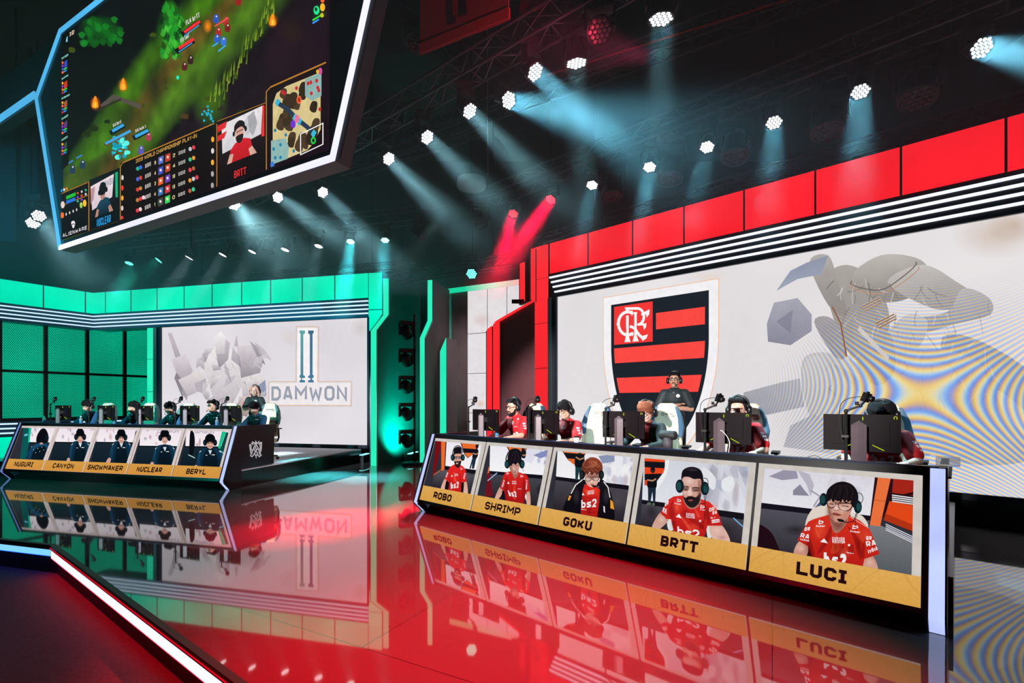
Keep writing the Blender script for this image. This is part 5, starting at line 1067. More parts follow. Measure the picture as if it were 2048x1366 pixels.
        pc.p((sk, 'e4b4a4'), [(1236, 780), (1290, 815), (1216, 945), (1165, 940)], True); pc.p((sk, 'e4b4a4'), [(1600, 850), (1642, 845), (1652, 1025), (1602, 1015)], True); pc.p('16101a', [(1270, 820), (1310, 850), (1300, 960), (1250, 940)]); pc.p('f0f0f0', [(1580, 860), (1600, 900), (1596, 970), (1570, 900)])
        pc.p(('e02422', 'a81418'), [(1380, 565), (1310, 580), (1280, 640), (1236, 790), (1294, 836), (1320, 970), (1560, 1010), (1590, 850), (1650, 840), (1630, 700), (1606, 620), (1500, 580)]); pc.p('86101490', [(1330, 640), (1350, 800), (1320, 960), (1300, 800)], True); pc.p('86101490', [(1560, 650), (1590, 780), (1550, 980), (1540, 800)], True); pc.p('f0503c80', [(1440, 660), (1450, 940), (1410, 900)], True)
        pc.p('a86c5e', [(1390, 540), (1490, 560), (1470, 640), (1430, 660)], True)
        pc.p(sk, [(1366, 440), (1370, 540), (1410, 590), (1450, 605), (1490, 560), (1504, 450), (1440, 420)], True); pc.p('9a6456a0', [(1366, 480), (1400, 500), (1420, 590), (1380, 560)], True); pc.p('e8c0b0', [(1420, 500), (1440, 540), (1412, 540)], True); pc.p('7a3c3a', [(1418, 576), (1462, 574), (1440, 586)], True); pc.l('1c1416', 6, [(1376, 478), (1408, 490)]); pc.l('1c1416', 6, [(1450, 492), (1496, 482)])
        pc.p('17121c', [(1342, 430), (1344, 350), (1380, 290), (1440, 268), (1500, 290), (1530, 360), (1528, 440), (1505, 480), (1480, 450), (1450, 480), (1420, 460), (1395, 485), (1365, 490)], True)
        for i in range(5): pc.l('2a2430a0', 8, smooth_pts([(1435+i*8, 285), (1400+i*24+(i%2)*16, 360), (1384+i*28, 446-(i%2)*16)], 3)[:7])
        headset(pc, (1338, 470), (1540, 470), 60, smooth_pts([(1336, 430), (1340, 340), (1390, 276), (1470, 266), (1520, 310), (1538, 420)], 3)[:-3]); pc.l('141418', 5, [(1550, 520), (1560, 570)])
        marks(pc, [('t', 'bs2', (1366, 905), (1476, 920), (1346, 826)), ('p', [(1338, 738), (1354, 706), (1370, 740)]), ('t', 'CURV', (1406, 714), (1466, 716), (1406, 698)), ('t', 'GAMI', (1406, 742), (1466, 746), (1406, 722)), ('t', 'b', (1330, 612), (1362, 606), (1332, 582)), ('t', 'b', (1518, 648), (1556, 648), (1522, 616)), ('t', 'ORA', (1260, 780), (1290, 680), (1280, 790)), ('t', 'ORAT', (1610, 820), (1620, 690), (1590, 810)), ('t', 'sport', (1484, 812), (1536, 814), (1484, 800))])
def pic_left(pc, k):
    """k counts the far desk's displays from the left"""
    if k < 3: pc.z = (0, 760, .161)
    else: pc.z = (270, 760, .161)
    P = [dict(l=(395, 600), r=(735, 605), b=775, cx=530, hy=690, hw=72, sy=830, sw=120), dict(l=(760, 600), r=(1245, 612), b=772, cx=1002, hy=690, hw=50, sy=790, sw=115), dict(l=(1270, 600), r=(1745, 620), b=772, cx=1512, hy=695, hw=52, sy=790, sw=118),
         dict(l=(130, 615), r=(640, 640), b=820, cx=375, hy=700, hw=54, sy=840, sw=125), dict(l=(700, 630), r=(1230, 650), b=825, cx=938, hy=760, hw=62, sy=880, sw=140)][k]
    l, r, b, cx = P['l'], P['r'], P['b'], P['cx']
    pc.p(('f6e8f2', 'fdf6fa'), [(l[0]-60, l[1]-30), (r[0]+30, r[1]-30), (r[0]+20, b+10), (l[0]-70, b)]); shards(pc, l[0], l[1], l[0]+150, b-20, 20+k, 6, ('d0a8b0', 'b8a0b4', 'e0c4cc', 'a8a8c0'))
    pc.p('08161c', [(l[0]-80, b-4), (r[0]+30, b+4), (r[0]+30, b+20), (l[0]-80, b+14)]); pc.p(('1a2a34', '0c1c26'), [(l[0]-90, b+10), (r[0]+40, b+16), (r[0]-20, 1120), (l[0]-140, 1060)])
    if k == 0: pc.p('0c5a58', [(300, 590), (395, 600), (370, 780), (330, 980), (255, 985)]); pc.p('10c89c', [(365, 595), (390, 598), (374, 770), (352, 780)]); pc.p('70c8e0', [(310, 675), (352, 668), (350, 690), (306, 700)])
    if k in (1, 3, 4): pc.t(('', 'DAM', '', 'DAMWON', 'DAMWON')[k], '9a90a8', ((0, 0), (1130, 625), (0, 0), (285, 662), (720, 668))[k], ((0, 0), (1240, 635), (0, 0), (548, 655), (985, 668))[k], ((0, 0), (1130, 590), (0, 0), (285, 618), (720, 625))[k], .16, .14)
    if k == 2: pc.p('10141c', [(1690, 640), (1740, 620), (1745, 700), (1700, 790), (1660, 890), (1620, 860), (1670, 730)], True); pc.l('e8f0f0', 8, [(1600, 870), (1690, 895)]); pc.p('123a58', [(1640, 960), (1760, 970), (1740, 1040), (1640, 1030)])
    if k == 3: pc.p('10b088', [(520, 830), (600, 920), (610, 940), (520, 850)]); pc.p('104a4c', [(590, 680), (640, 650), (620, 830), (560, 860)])
    if k == 4: pc.p('0a1016', [(690, 650), (735, 660), (748, 790), (720, 930), (680, 930)], True); pc.p('0fc890', [(1085, 640), (1135, 645), (1060, 860), (1035, 840)]); pc.p('0a4c48', [(1060, 870), (1135, 650), (1220, 660), (1180, 1080), (1060, 1060)]); pc.l('a8f8f0', 8, [(1060, 880), (1140, 935)]); pc.l('d0f8f8', 9, [(668, 930), (750, 970)])
    sy, sw, hy, hw = P['sy'], P['sw'], P['hy'], P['hw']; B = ('1a5074', '0f3048')
    sk = 'd8a898'
    if k == 0:
        pc.p(B, [(cx-200, 1010), (cx-150, 860), (cx-60, 790), (cx+60, 790), (cx+80, 1010)], True); pc.p('0b1a24', [(cx-130, 1000), (cx-90, 860), (cx+40, 830), (cx+40, 1000)], True); pc.p('0a1016', [(455, 760), (470, 680), (520, 610), (570, 610), (605, 680), (605, 760), (570, 790), (480, 780)], True); pc.e('d8a090', 520, 790, 22, 12); pc.e('101c22', 590, 720, 22, 40)
        for i in range(9): pc.e('d8e0e0', 400+25*i, 830+((i*37) % 90), 4, 5)
        return
    for s in (-1, 1):
        pc.p(B, [(cx+s*sw*.6, sy-20), (cx+s*sw, sy+30), (cx+s*sw*1.25, sy+170), (cx+s*sw*1.1, sy+215), (cx+s*sw*.75, sy+190), (cx+s*sw*.7, sy+60)], True)
        pc.p(sk, [(cx+s*sw*1.1, sy+190), (cx+s*sw*1.35, sy+180), (cx+s*sw*(1.6 if k == 2 else 1.5), sy+235), (cx+s*sw*1.2, sy+235)], True)
    pc.p(('12384f', '081c28'), [(cx-sw*.55, sy-30), (cx+sw*.55, sy-30), (cx+sw*.85, sy+30), (cx+sw*.75, 1080), (cx-sw*.75, 1080), (cx-sw*.85, sy+30)], True); pc.p(('0c202c', '07141c'), [(cx-sw*.4, sy-10), (cx+sw*.4, sy-10), (cx+sw*.6, 1080), (cx-sw*.6, 1080)], True); pc.p('dce8f0', [(cx-22, sy-6), (cx+22, sy-6), (cx+2, sy+50)])
    pc.l('dcecf0', 7, [(cx-sw*.95, sy+20), (cx-sw*.8, sy)]); pc.l('dcecf0', 7, [(cx+sw*.8, sy), (cx+sw*.95, sy+20)]); pc.l('e8f0f0', 7, [(cx-sw*.4, sy+55), (cx-sw*.25, sy+55)]); pc.l('e8f0f0', 9, [(cx+sw*.15, sy+50), (cx+sw*.42, sy+52)])
    pc.p(sk, [(cx-hw*.8, hy), (cx-hw*.7, hy+60), (cx, hy+98), (cx+hw*.7, hy+60), (cx+hw*.8, hy)], True); pc.p('a8685c90', [(cx-hw*.7, hy+5), (cx+hw*.7, hy+5), (cx+hw*.5, hy+35), (cx-hw*.5, hy+35)], True); pc.p('e8c0b4', [(cx-8, hy+20), (cx+8, hy+20), (cx+10, hy+48), (cx-10, hy+48)]); pc.l('a04848', 6, [(cx-16, hy+66), (cx+16, hy+66)])
    if k in (2, 4): pc.l('101418', 7, [(cx-hw*.75, hy+22), (cx+hw*.75, hy+22)])
    pc.p('070c12', [(cx-hw, hy+20), (cx-hw, hy-40), (cx-hw*.6, hy-78), (cx, hy-90), (cx+hw*.6, hy-78), (cx+hw, hy-40), (cx+hw, hy+20), (cx+hw*.5, hy+18), (cx, hy+8), (cx-hw*.5, hy+18)], True); headset(pc, (cx-hw*1.02, hy+20), (cx+hw*1.02, hy+20), 40, None, '0a1216', '14262c')
def grain_strip(pc, x0, x1, y0, y1, c0, c1, seed):
    r = random.Random(seed); pc.L((c0, c1), [(x0, y0), (x1, y0), (x1, y1), (x0, y1)])
    for _ in range(7):
        x = r.uniform(x0, x1); d = r.uniform(-.3, .3); w = .005; k = r.uniform(.3, 1.8)
        pts = [(x+d*(q/8)**k, y1+(y0-y1)*q/8) for q in range(9)]; 
        for q in stroke(pts, w): pc.L('9a6a2440', [tuple(v) for v in q])
def desk(fr, n0, a0, a1, dz, label, names, teal):
    t = thing('player_desk', label, 'desk', fr.P((a0+a1)/2, n0+.1), fr.rz); sl = Vector((0, 0, 1))*1.0 + fr.n*.334; sl.normalize()
    zt = 1.16+dz; zk = .16+dz*.5
    prof = [(-.334, zk), (-.18, .004), (.05, .004), (.05, .9), (.1, zt-.17), (.9, zt-.13), (.9, zt-.08), (.07, zt-.08), (.04, zt), (0, zt)]
    MB().prism([fr.P(a0+.05, n0+n, z) for n, z in prof], fr.d*(a1-a0-.1)).build('body', M_black, t)
    MB().prism([fr.P(a0-.02, n0+.065, zt-.079), fr.P(a1+.02, n0+.065, zt-.079), fr.P(a1+.02, n0+.9, zt-.079), fr.P(a0-.02, n0+.9, zt-.079)], (0, 0, .012)).build('tabletop', M_matte, t)
    MB().prism([fr.P(a0+.05, n0-.002, zt), fr.P(a1-.05, n0-.002, zt), fr.P(a1-.05, n0+.04, zt), fr.P(a0+.05, n0+.04, zt)], (0, 0, .012)).build('lip', pbr('lip_blue_black', '10203a' if not teal else '0c1420', .25), t)
    for a in (a0, a1-.05):
        MB().prism([fr.P(a, n0+n, z) for n, z in [(-.345, zk), (-.19, .004), (.05, .004), (.05, .37), (.92, .37), (.94, zt-.2), (1.0, zt-.16), (1.0, zt-.03), (.94, zt+.004), (0, zt+.004)]], fr.d*.05).build('side_panel', pbr('side_panel_black', '0a0e14', .3), t)
    for i, a in enumerate((a0, a1-.11)):
        m = MB()
        for (n, z), (n2, z2) in (((0, zt), (-.345, zk)), ((-.345, zk), (-.19, .006))):
            m.prism([fr.P(a+.012, n0+n-.012, z), fr.P(a+.098, n0+n-.012, z), fr.P(a+.098, n0+n2-.012, z2), fr.P(a+.012, n0+n2-.012, z2)], -fr.n*.012)
        m.build('light_post', M_post2 if (teal and i == 1) else M_post, t)
        m = MB()
        for aa in (a, a+.1): m.bar(fr.P(aa+.006, n0-.02, zt+.004), fr.P(aa+.006, n0-.36, zk), .012, .05); m.bar(fr.P(aa+.006, n0-.36, zk), fr.P(aa+.006, n0-.2, .012), .012, .05)
        m.build('post_trim', M_matte, t)
    pl = Pl(fr.P(0, n0, zt)-fr.n*.012, -fr.d, sl); lo, hi = a0+.127, a1-.05; wd = (hi-lo)/5
    yb, yt = -1.012, -.062; ys = yb+.225*(yt-yb)
    for k, nm in enumerate(names):
        x0 = -(hi-k*wd)+.014; x1 = -(hi-(k+1)*wd)-.014; w = x1-x0
        d = MB(pl.M()).box(x0, x1, yb, yt, -.01, .004).build('display', emis('display_border_'+('t' if teal else 'r'), 'eedfdc' if teal else 'e4dcd4', .78, .06, 12), t)
        d['label'] = 'display with a player view above the name '+nm
        gx, gy = .052, .045
        pc = Pic(pl, .0055, .0001, (x0+gx, x1-gx, ys, yt-gy)); pc.L('30303a', [(x0+gx, ys), (x1-gx, ys), (x1-gx, yt-gy), (x0+gx, yt-gy)])
        if teal: pic_left(pc, k)
        else: {'LUCI': pic_luci, 'BRTT': pic_brtt, 'GOKU': pic_goku}.get(nm, lambda p: pic_two(p, nm))(pc)
        pc.build('player_view', picmat('player_view', .92, .05, 70), d)
        pc = Pic(pl, .006, .0001, (x0, x1, yb, ys)); grain_strip(pc, x0, x1, yb, ys, 'dba04a' if teal else 'e2ac58', 'd89440' if teal else 'dba24a', k)
        h = ys-yb; tw = w*(.35, .54, .335, .32, .30)[k] if not teal else w*(.5, .53, .84, .57, .42)[k]; cx = x0+w*(.475, .485, .47, .47, .465)[k] if not teal else x0+w*.5; th = h*(.47 if not teal else .48)
        for q in lettering(nm.replace('I', '!'), tw/th, .225 if teal or k == 1 else .26, .14): pc.L('240c10' if not teal else '14100e', [(cx-tw/2+p[0]*th, yb+h*.26+p[1]*th) for p in q])
        pc.build('name_strip', picmat('name_strip', .95, .06, 40), d)
    return t, pl
desk_R, PD_R = desk(R_, 4.827, .05, 6.05, 0, 'long black desk with red team player views, lit orange name strips from ROBO to LUCI', ['ROBO', 'SHRIMP', 'GOKU', 'BRTT', 'LUCI'], False)
desk_L, PD_L = desk(L_, 7.844, 7.386, 13.2, .035, 'long black desk with teal team player views, name strips from NUGURI to BERYL', ['NUGURI', 'CANYON', 'SHOWMAKER', 'NUCLEAR', 'BERYL'], True)
def crest():
    pl = Pl(L_.P(7.386, 7.9, 0), L_.n, (0, 0, 1)); pc = Pic(pl, .004, .0003); pc.z = (270, 760, .161); w = 13
    P = lambda *pts: pc.l('f4f8f8', w, list(pts))
    P((1420, 800), (1432, 880), (1440, 920), (1456, 900)); P((1570, 770), (1566, 860), (1548, 920), (1536, 900)); P((1420, 800), (1440, 810), (1436, 850), (1450, 880)); P((1570, 775), (1550, 790), (1552, 850), (1540, 880))
    P((1440, 780), (1462, 800), (1458, 770), (1484, 790), (1496, 762), (1510, 790), (1536, 765), (1534, 795), (1560, 772))
    P((1496, 792), (1466, 850), (1490, 885), (1526, 850), (1496, 792)); P((1496, 820), (1490, 850), (1508, 860)); P((1466, 850), (1440, 915), (1428, 940), (1448, 952), (1476, 915)); P((1526, 850), (1540, 900), (1560, 935), (1536, 952), (1510, 915))
    P((1496, 885), (1478, 910), (1486, 935), (1506, 935), (1514, 905), (1496, 885)); P((1496, 940), (1496, 972))
    o = pc.build('emblem', pbr('emblem_white', 'f2f6f6', .5), desk_L, label='white line emblem of a crowned cup')
crest()
# ---------------------------------------------------------------- people
DG = bpy.context.evaluated_depsgraph_get
def remesh(mb, name, mats, vox, smooth=3, matfn=None, fac=.5):
    """one continuous surface grown over the collected shapes"""
    me = mb.mesh('tmp', []); o = bpy.data.objects.new('tmp', me); COL.objects.link(o)
    r = o.modifiers.new('r', 'REMESH'); r.mode = 'VOXEL'; r.voxel_size = vox; r.use_smooth_shade = True
    if smooth: q = o.modifiers.new('s', 'SMOOTH'); q.iterations = smooth; q.factor = fac
    dg = DG(); dg.update(); out = bpy.data.meshes.new_from_object(o.evaluated_get(dg)); out.name = name
    bpy.data.objects.remove(o); bpy.data.meshes.remove(me); out.materials.clear()
    for m in mats: out.materials.append(m)
    n = len(out.polygons); idx = np.zeros(n, dtype=np.int32)
    if matfn:
        c = np.empty(n*3, dtype=np.float32); out.polygons.foreach_get('center', c); idx = matfn(c.reshape(-1, 3)).astype(np.int32)
    out.polygons.foreach_set('material_index', idx); out.polygons.foreach_set('use_smooth', [True]*n); return out
def cap(mb, pts, rs, k=12):
    """chain of tapering rounded limbs"""
    pts = [Vector(p) for p in pts]
    for p, r in zip(pts, rs): mb.ell(p, r, k=k)
    for i in range(len(pts)-1): mb.tube([pts[i], pts[i+1]], [rs[i], rs[i+1]], k)
def skin_mat(c): return pbr('skin_'+c, c, .5, 0, .06, 30)
def person(label, fr, P, yaw=0, s=1., hs=1., pose='seated', head=(0, 0), skin='e0ac96', top=('red',), hair=('short', '141014'), glasses=False, beard=None, hands=((-.2, -.52), (.2, -.52)), vox=.008, hx=0, lean=0, headset_col='101418', tilt=0):
    """P: floor point under the pelvis; faces the desk front; head = (yaw, pitch) in degrees"""
    root = thing('person', label, 'person', P, fr.rz + math.radians(yaw)); Mw = root.matrix_world.copy()
    def put(name, me, parent=root, **kw):
        o = bpy.data.objects.new(name, me); COL.objects.link(o); o.parent = root if parent is root else parent; WM[o.name] = Mw; return tag(o, **kw)
    seated = pose == 'seated'; dz = 0 if seated else .42
    def V(x, y, z): return Vector((x*s, y*s, (z+dz)*s))
    ly = -lean
    pel, wa, ch, nk = V(0, .0, .56), V(hx*.3, -.03+ly*.3, .73), V(hx*.7, -.06+ly*.7, .93), V(hx, -.085+ly, 1.07)
    hc = V(hx, -.115+ly*1.15, 1.195); 
    if not seated: pel, wa, ch, nk, hc = V(0, 0, .5), V(0, -.01, .70), V(0, -.02, .93), V(0, -.0, 1.07), V(0, -.03, 1.205)
    sh = [ch+Vector((sx*.163*s, .0, .06*s)) for sx in (-1, 1)]
    if seated:
        dzk = .73+.028; wr = [Vector((hx_*s if False else hx_, hy+.0, dzk)) for hx_, hy in hands]; el = [(sh[i]+wr[i])/2 + Vector(((-1, 1)[i]*.085, .04, -.10)) for i in (0, 1)]
        for e in el: e.z = max(e.z, .735)
    else:
        el = [V(-.265, -.05, .735), V(.265, -.05, .735)]; wr = [V(.06, -.19, .80), V(-.07, -.235, .765)]
    b = MB()                                                  # the body, one surface
    b.ell(pel, (.155*s, .12*s, .12*s)); b.ell(wa, (.13*s, .095*s, .14*s)); b.ell(ch, (.165*s, .11*s, .15*s)); cap(b, [sh[0], sh[1]], [.06*s, .06*s]); b.ell(ch+Vector((0, .01, .07*s)), (.13*s, .085*s, .07*s))
    cap(b, [nk+Vector((0, .01, -.05)), nk+(hc-nk)*.6], [.056*s, .05*s])
    for i, sx in enumerate((-1, 1)):
        cap(b, [sh[i], sh[i].lerp(el[i], .5), el[i], el[i].lerp(wr[i], .35), wr[i]], [.058*s, .05*s, .041*s, .04*s, .027*s])
        f = (wr[i]-el[i]).normalized(); side = Vector((f.y, -f.x, 0)).normalized(); fl = Vector((f.x, f.y, min(0, f.z)*.3)).normalized() if seated else f
        pc = wr[i]+fl*.055; cap(b, [wr[i], pc+side*.02, pc-side*.02], [.026, .022, .022])
        for q in range(4):
            o = side*(.03-.02*q); L = (.062, .072, .068, .052)[q]; r0 = pc+fl*.025+o
            cap(b, [r0, r0+fl*L*.5+Vector((0, 0, .010)), r0+fl*L*.92+Vector((0, 0, -.012))], [.0095, .009, .0078], 8)
        th = side*(.034 if i == 0 else -.034); cap(b, [wr[i]+fl*.025+th*.6, pc+th*1.5, pc+fl*.034+th*1.55], [.012, .0105, .009], 8)
        if seated: cap(b, [V(sx*.09, -.02, .54), V(sx*.13, -.44, .52), V(sx*.13, -.40, .12)], [.085*s, .058*s, .042*s]); cap(b, [V(sx*.13, -.38, .045), V(sx*.13, -.54, .035)], [.04, .032])
        else: cap(b, [V(sx*.09, 0, .48), V(sx*.105, -.02, .08), V(sx*.11, .02, -.33)], [.088*s, .056*s, .04*s]); cap(b, [V(sx*.11, .03, -.375), V(sx*.13, -.12, -.39)], [.04, .03])
    Rh = Matrix.Translation(hc) @ Matrix.Rotation(math.radians(head[0]), 4, 'Z') @ Matrix.Rotation(math.radians(head[1]), 4, 'X') @ Matrix.Rotation(math.radians(tilt), 4, 'Y') @ Matrix.Scale(hs*1.04, 4)
    h = MB(Rh); h.ell((0, .012, .035), (.076, .096, .092), k=20); h.ell((0, -.02, -.035), (.062, .072, .075), k=18); h.ell((0, -.055, -.085), (.034, .03, .028)); h.ell((0, -.03, -.07), (.05, .05, .04))
    cap(h, [(0, -.088, .018), (0, -.106, -.024)], [.009, .0145], 10)
    for sx in (-1, 1): h.ell((sx*.012, -.094, -.028), (.011, .011, .009)); h.ell((sx*.077, .012, -.012), (.011, .021, .032)); h.ell((sx*.034, -.072, -.025), (.026, .02, .024)); h.ell((sx*.03, -.083, .034), (.024, .014, .010))
    h.ell((0, -.082, -.056), (.022, .014, .008)); h.ell((0, -.080, -.067), (.019, .014, .008))
    b.v += h.v; b.f += [tuple(i+len(b.v)-len(h.v) for i in f) for f in h.f]; b.mi += h.mi; b.sm += h.sm; b.c += h.c
    put('body', remesh(b, 'body', [skin_mat(skin)], vox, 2, None, .4))
    E = MB(Rh)                                                # face
    for sx in (-1, 1):
        e = MB(Rh); e.ell((sx*.031, -.084, .012), (.0135, .008, .0065), k=12); e.ell((sx*.031, -.0895, .011), (.0062, .004, .0058), k=10, mi=1); put('eye', e.mesh('eye', [pbr('eye_white', 'd8d0cc', .3), pbr('eye_dark', '1a1210', .2)]))
        e = MB(Rh); e.tube([(sx*.014, -.0955, .030), (sx*.03, -.0985, .036), (sx*.05, -.0885, .032)], [.0035, .0045, .0025], 8); put('eyebrow', e.mesh('eyebrow', pbr('brow_'+hair[1], hair[1], .8)))
    e = MB(Rh); e.tube([(-.022, -.089, -.063), (0, -.0965, -.0615), (.022, -.089, -.063)], [.002, .0045, .002], 8); put('mouth', e.mesh('mouth', pbr('lips', 'b06a62', .5)))
    # hair
    hm = pbr('hair_'+hair[1], hair[1], .8, 0, .35, 60, .4, spec=.15); g = MB(Rh); st = hair[0]; rr = random.Random(label)
    g.ell((0, .024, .052), (.083, .096, .086), k=18)
    if st in ('bowl', 'messy'):
        g.ell((0, .03, .02), (.086, .088, .09), k=16)
        for i in range(13):
            q = (i-6)/6; x = .074*math.sin(q*1.35); y = -.088*math.cos(q*1.35)+.008
            cap(g, [(x*.7, y*.55, .122), (x*1.04, y*1.02, .085), (x*1.08, y*1.1, .046-.03*abs(q)+rr.uniform(-.008, .008))], [.022, .02, .010], 8)
        for i in range(30 if st == 'messy' else 6):
            q = rr.uniform(0, 6.28); t = rr.uniform(.2, 1.1); d = Vector((math.cos(q)*math.sin(t), math.sin(q)*math.sin(t), math.cos(t))); p = Vector((0, .02, .05))
            cap(g, [p+d*.07, p+d*.106+Vector((rr.uniform(-.012, .012), -.012, -.004))], [.022, .006], 8)
        if st == 'messy':
            for sx in (-1, 1): cap(g, [(sx*.08, .02, .03), (sx*.085, .0, -.04)], [.022, .012], 8)
    elif st == 'quiff':
        for i in range(7): x = (i-3)*.019; cap(g, [(x, -.05, .105), (x*1.05, -.088, .112), (x, -.075, .132)], [.024, .02, .014], 8)
        for sx in (-1, 1): cap(g, [(sx*.074, -.035, .06), (sx*.076, -.03, .0)], [.018, .008], 8)
    elif st == 'long':
        g.ell((0, .03, .02), (.086, .09, .1), k=16)
        for sx in (-1, 1): cap(g, [(sx*.03, -.06, .115), (sx*.07, -.06, .07), (sx*.088, -.02, -.02), (sx*.09, -.01, -.16)], [.022, .024, .024, .02], 8); cap(g, [(sx*.08, .03, -.02), (sx*.09, .0, -.2)], [.03, .022], 8)
    else:
        for i in range(9): x = (i-4)*.016; cap(g, [(x, -.03, .116), (x*1.04, -.064, .106), (x*1.06, -.080, .084)], [.022, .017, .010], 8)
    def cutface(c): return np.zeros(len(c))
    put('hair', remesh(g, 'hair', [hm], .006, 2))
    if beard:
        g = MB(Rh)
        if beard == 'full':
            cap(g, [(-.066, -.02, -.03), (-.055, -.045, -.08), (0, -.075, -.102), (.055, -.045, -.08), (.066, -.02, -.03)], [.012, .02, .026, .02, .012], 10)
        cap(g, [(-.028, -.086, -.056), (-.012, -.094, -.046), (.012, -.094, -.046), (.028, -.086, -.056)], [.006, .0075, .0075, .006], 8)
        if beard == 'full': cap(g, [(-.028, -.084, -.058), (-.026, -.08, -.085)], [.008, .012], 8); cap(g, [(.028, -.084, -.058), (.026, -.08, -.085)], [.008, .012], 8)
        put('beard', remesh(g, 'beard', [hm], .005, 2))
    if glasses:
        g = MB(Rh)
        for sx in (-1, 1): g.tube([(sx*.033+.025*math.cos(q*.5236), -.102+.006*abs(math.cos(q*.5236)), .008+.02*math.sin(q*.5236)) for q in range(12)], .0028, 6, closed=True); g.tube([(sx*.058, -.094, .012), (sx*.08, -.03, .012), (sx*.082, .01, .004)], .0024, 6)
        g.tube([(-.009, -.104, .013), (.009, -.104, .013)], .0026, 6); put('glasses', g.mesh('glasses', pbr('glasses_black', '121014', .3)))
    # headset
    dkm = pbr('headset_'+headset_col, headset_col, .35)
    g = MB(Rh); g.tube([(.096*math.cos(q), .02, .035+.108*math.sin(q)) for q in [math.pi*i/16 for i in range(17)]], [.011]*17, 8); g.tube([(.104*math.cos(q), .02, .035+.118*math.sin(q)) for q in [math.pi*(i+2)/14 for i in range(11)]], .006, 6)
    hs_o = put('headset', g.mesh('headset', dkm))
    for sx in (-1, 1):
        g = MB(Rh); g.lathe([(.0, -.018), (.03, -.02), (.046, -.008), (.046, .012), (.034, .026), (.0, .028)], (sx*.097, .014, -.008), 'X', k=18, m=Matrix.Diagonal((sx, .85, 1.12, 1))); o = put('ear_cup', g.mesh('ear_cup', dkm)); o.parent = hs_o
    g = MB(Rh); sx = 1 if fr is R_ else -1; g.tube([(sx*.1, -.005, -.03), (sx*.088, -.075, -.062), (sx*.035, -.115, -.078)], .0035, 6); g.ell((sx*.028, -.117, -.078), (.013, .01, .01)); o = put('microphone', g.mesh('microphone', pbr('mic_black', '0c0c0e', .7))); o.parent = hs_o
    # clothing
    j = MB(); I = .014
    j.ell(wa+Vector((0, 0, -.06)), (.15*s+I, .115*s+I, .14*s)); j.ell(pel+Vector((0, 0, .08*s)), (.15*s+I, .115*s+I, .1*s)); j.ell(wa, (.13*s+I*1.4, .098*s+I*1.4, .16*s)); j.ell(ch, (.165*s+I, .112*s+I, .15*s+I)); cap(j, [sh[0], sh[1]], [.06*s+I]*2); j.ell(ch+Vector((0, .01, .07*s)), (.135*s+I, .088*s+I, .06*s+I))
    cap(j, [nk+Vector((0, .012, -.045)), nk+Vector((0, .006, -.012))], [.066*s, .064*s])
    kind = top[0]; long = kind in ('jacket', 'team')
    for i in (0, 1):
        if long: cap(j, [sh[i], sh[i].lerp(el[i], .5), el[i], el[i].lerp(wr[i], .4), el[i].lerp(wr[i], .93)], [.06*s+I, .054*s+I, .048*s+I, .046*s+I*.8, .034*s+I*.6])
        else: cap(j, [sh[i], sh[i].lerp(el[i], .74)], [.06*s+I, .053*s+I*1.6])
    cA = {'red': 'c4141f', 'jacket': '1d2222', 'team': '0d1d28', 'dark': '1f2a2e'}[kind]; cB = {'red': 'c4141f', 'jacket': 'c4141f', 'team': '1d5c86', 'dark': '1f2a2e'}[kind]
    fm = [pbr('cloth_'+kind, cA, .7, 0, .1, 12, .25), pbr('cloth2_'+kind, cB, .7, 0, .1, 12, .25)]
    def mf(c):
        if kind == 'jacket': return ((np.abs(c[:, 0]-ch.x*.6) < .055*s) & (c[:, 1] < ch.y) & (c[:, 2] > .6))
        if kind == 'team': return (np.abs(c[:, 0]-ch.x) > .165*s) | (c[:, 2] > ch.z+.1*s)
        return np.zeros(len(c))
    jm = remesh(j, 'jersey', fm, vox*1.1, 3, mf); put('jacket' if long else 'jersey', jm)
    bv = BVHTree.FromPolygons([v.co[:] for v in jm.vertices], [p.vertices[:] for p in jm.polygons])
    def decal(name, quads, col, dirn=(0, 1, 0), org=None):
        """print laid on the cloth; quads given in x,z before projecting along dirn"""
        d = Vector(dirn).normalized(); side = Vector((d.y, -d.x, 0)); m = MB()
        for q in quads:
            vs = []
            for x, z in q:
                o = Vector((ch.x*.8, ch.y, 0)) + side*x + Vector((0, 0, z)) - d*.7; hit = bv.ray_cast(o, d, 2)
                if hit[0] is None: break
                vs.append(hit[0]-d*.004)
            if len(vs) == len(q): m.add(vs, [tuple(range(len(vs)))])
        if m.v: put(name, m.mesh(name, pbr('print_'+col, col, .6)))
    def word(w, x0, z0, wd, ht, t=.24): return [[(x0+p[0]*ht, z0+p[1]*ht) for p in q] for q in lettering(w, wd/ht, t, .2)]
    zc = ch.z
    if kind in ('red', 'jacket'):
        decal('print', word('bs2', -.085, zc-.20*s, .17, .085), 'f2ecec')
        if kind == 'red':
            q = []
            for i, w in enumerate(('CURVED', 'GAMING', 'MONITOR')): q += word(w, -.036, zc+.035-.018*i, .072, .015, .26)
            q += [[(-.1, zc-.01), (-.066, zc-.01), (-.083, zc+.024)]] + word('b', -.115, zc+.075, .022, .03) + word('b', .09, zc+.075, .022, .03)+word('sport', .05, zc-.04, .05, .012)
            decal('print', q, 'f2ecec'); decal('print', [[(.055, zc-.02+.012*i), (.095, zc-.02+.012*i), (.095, zc-.014+.012*i), (.055, zc-.014+.012*i)] for i in range(5)], '5a0a10')
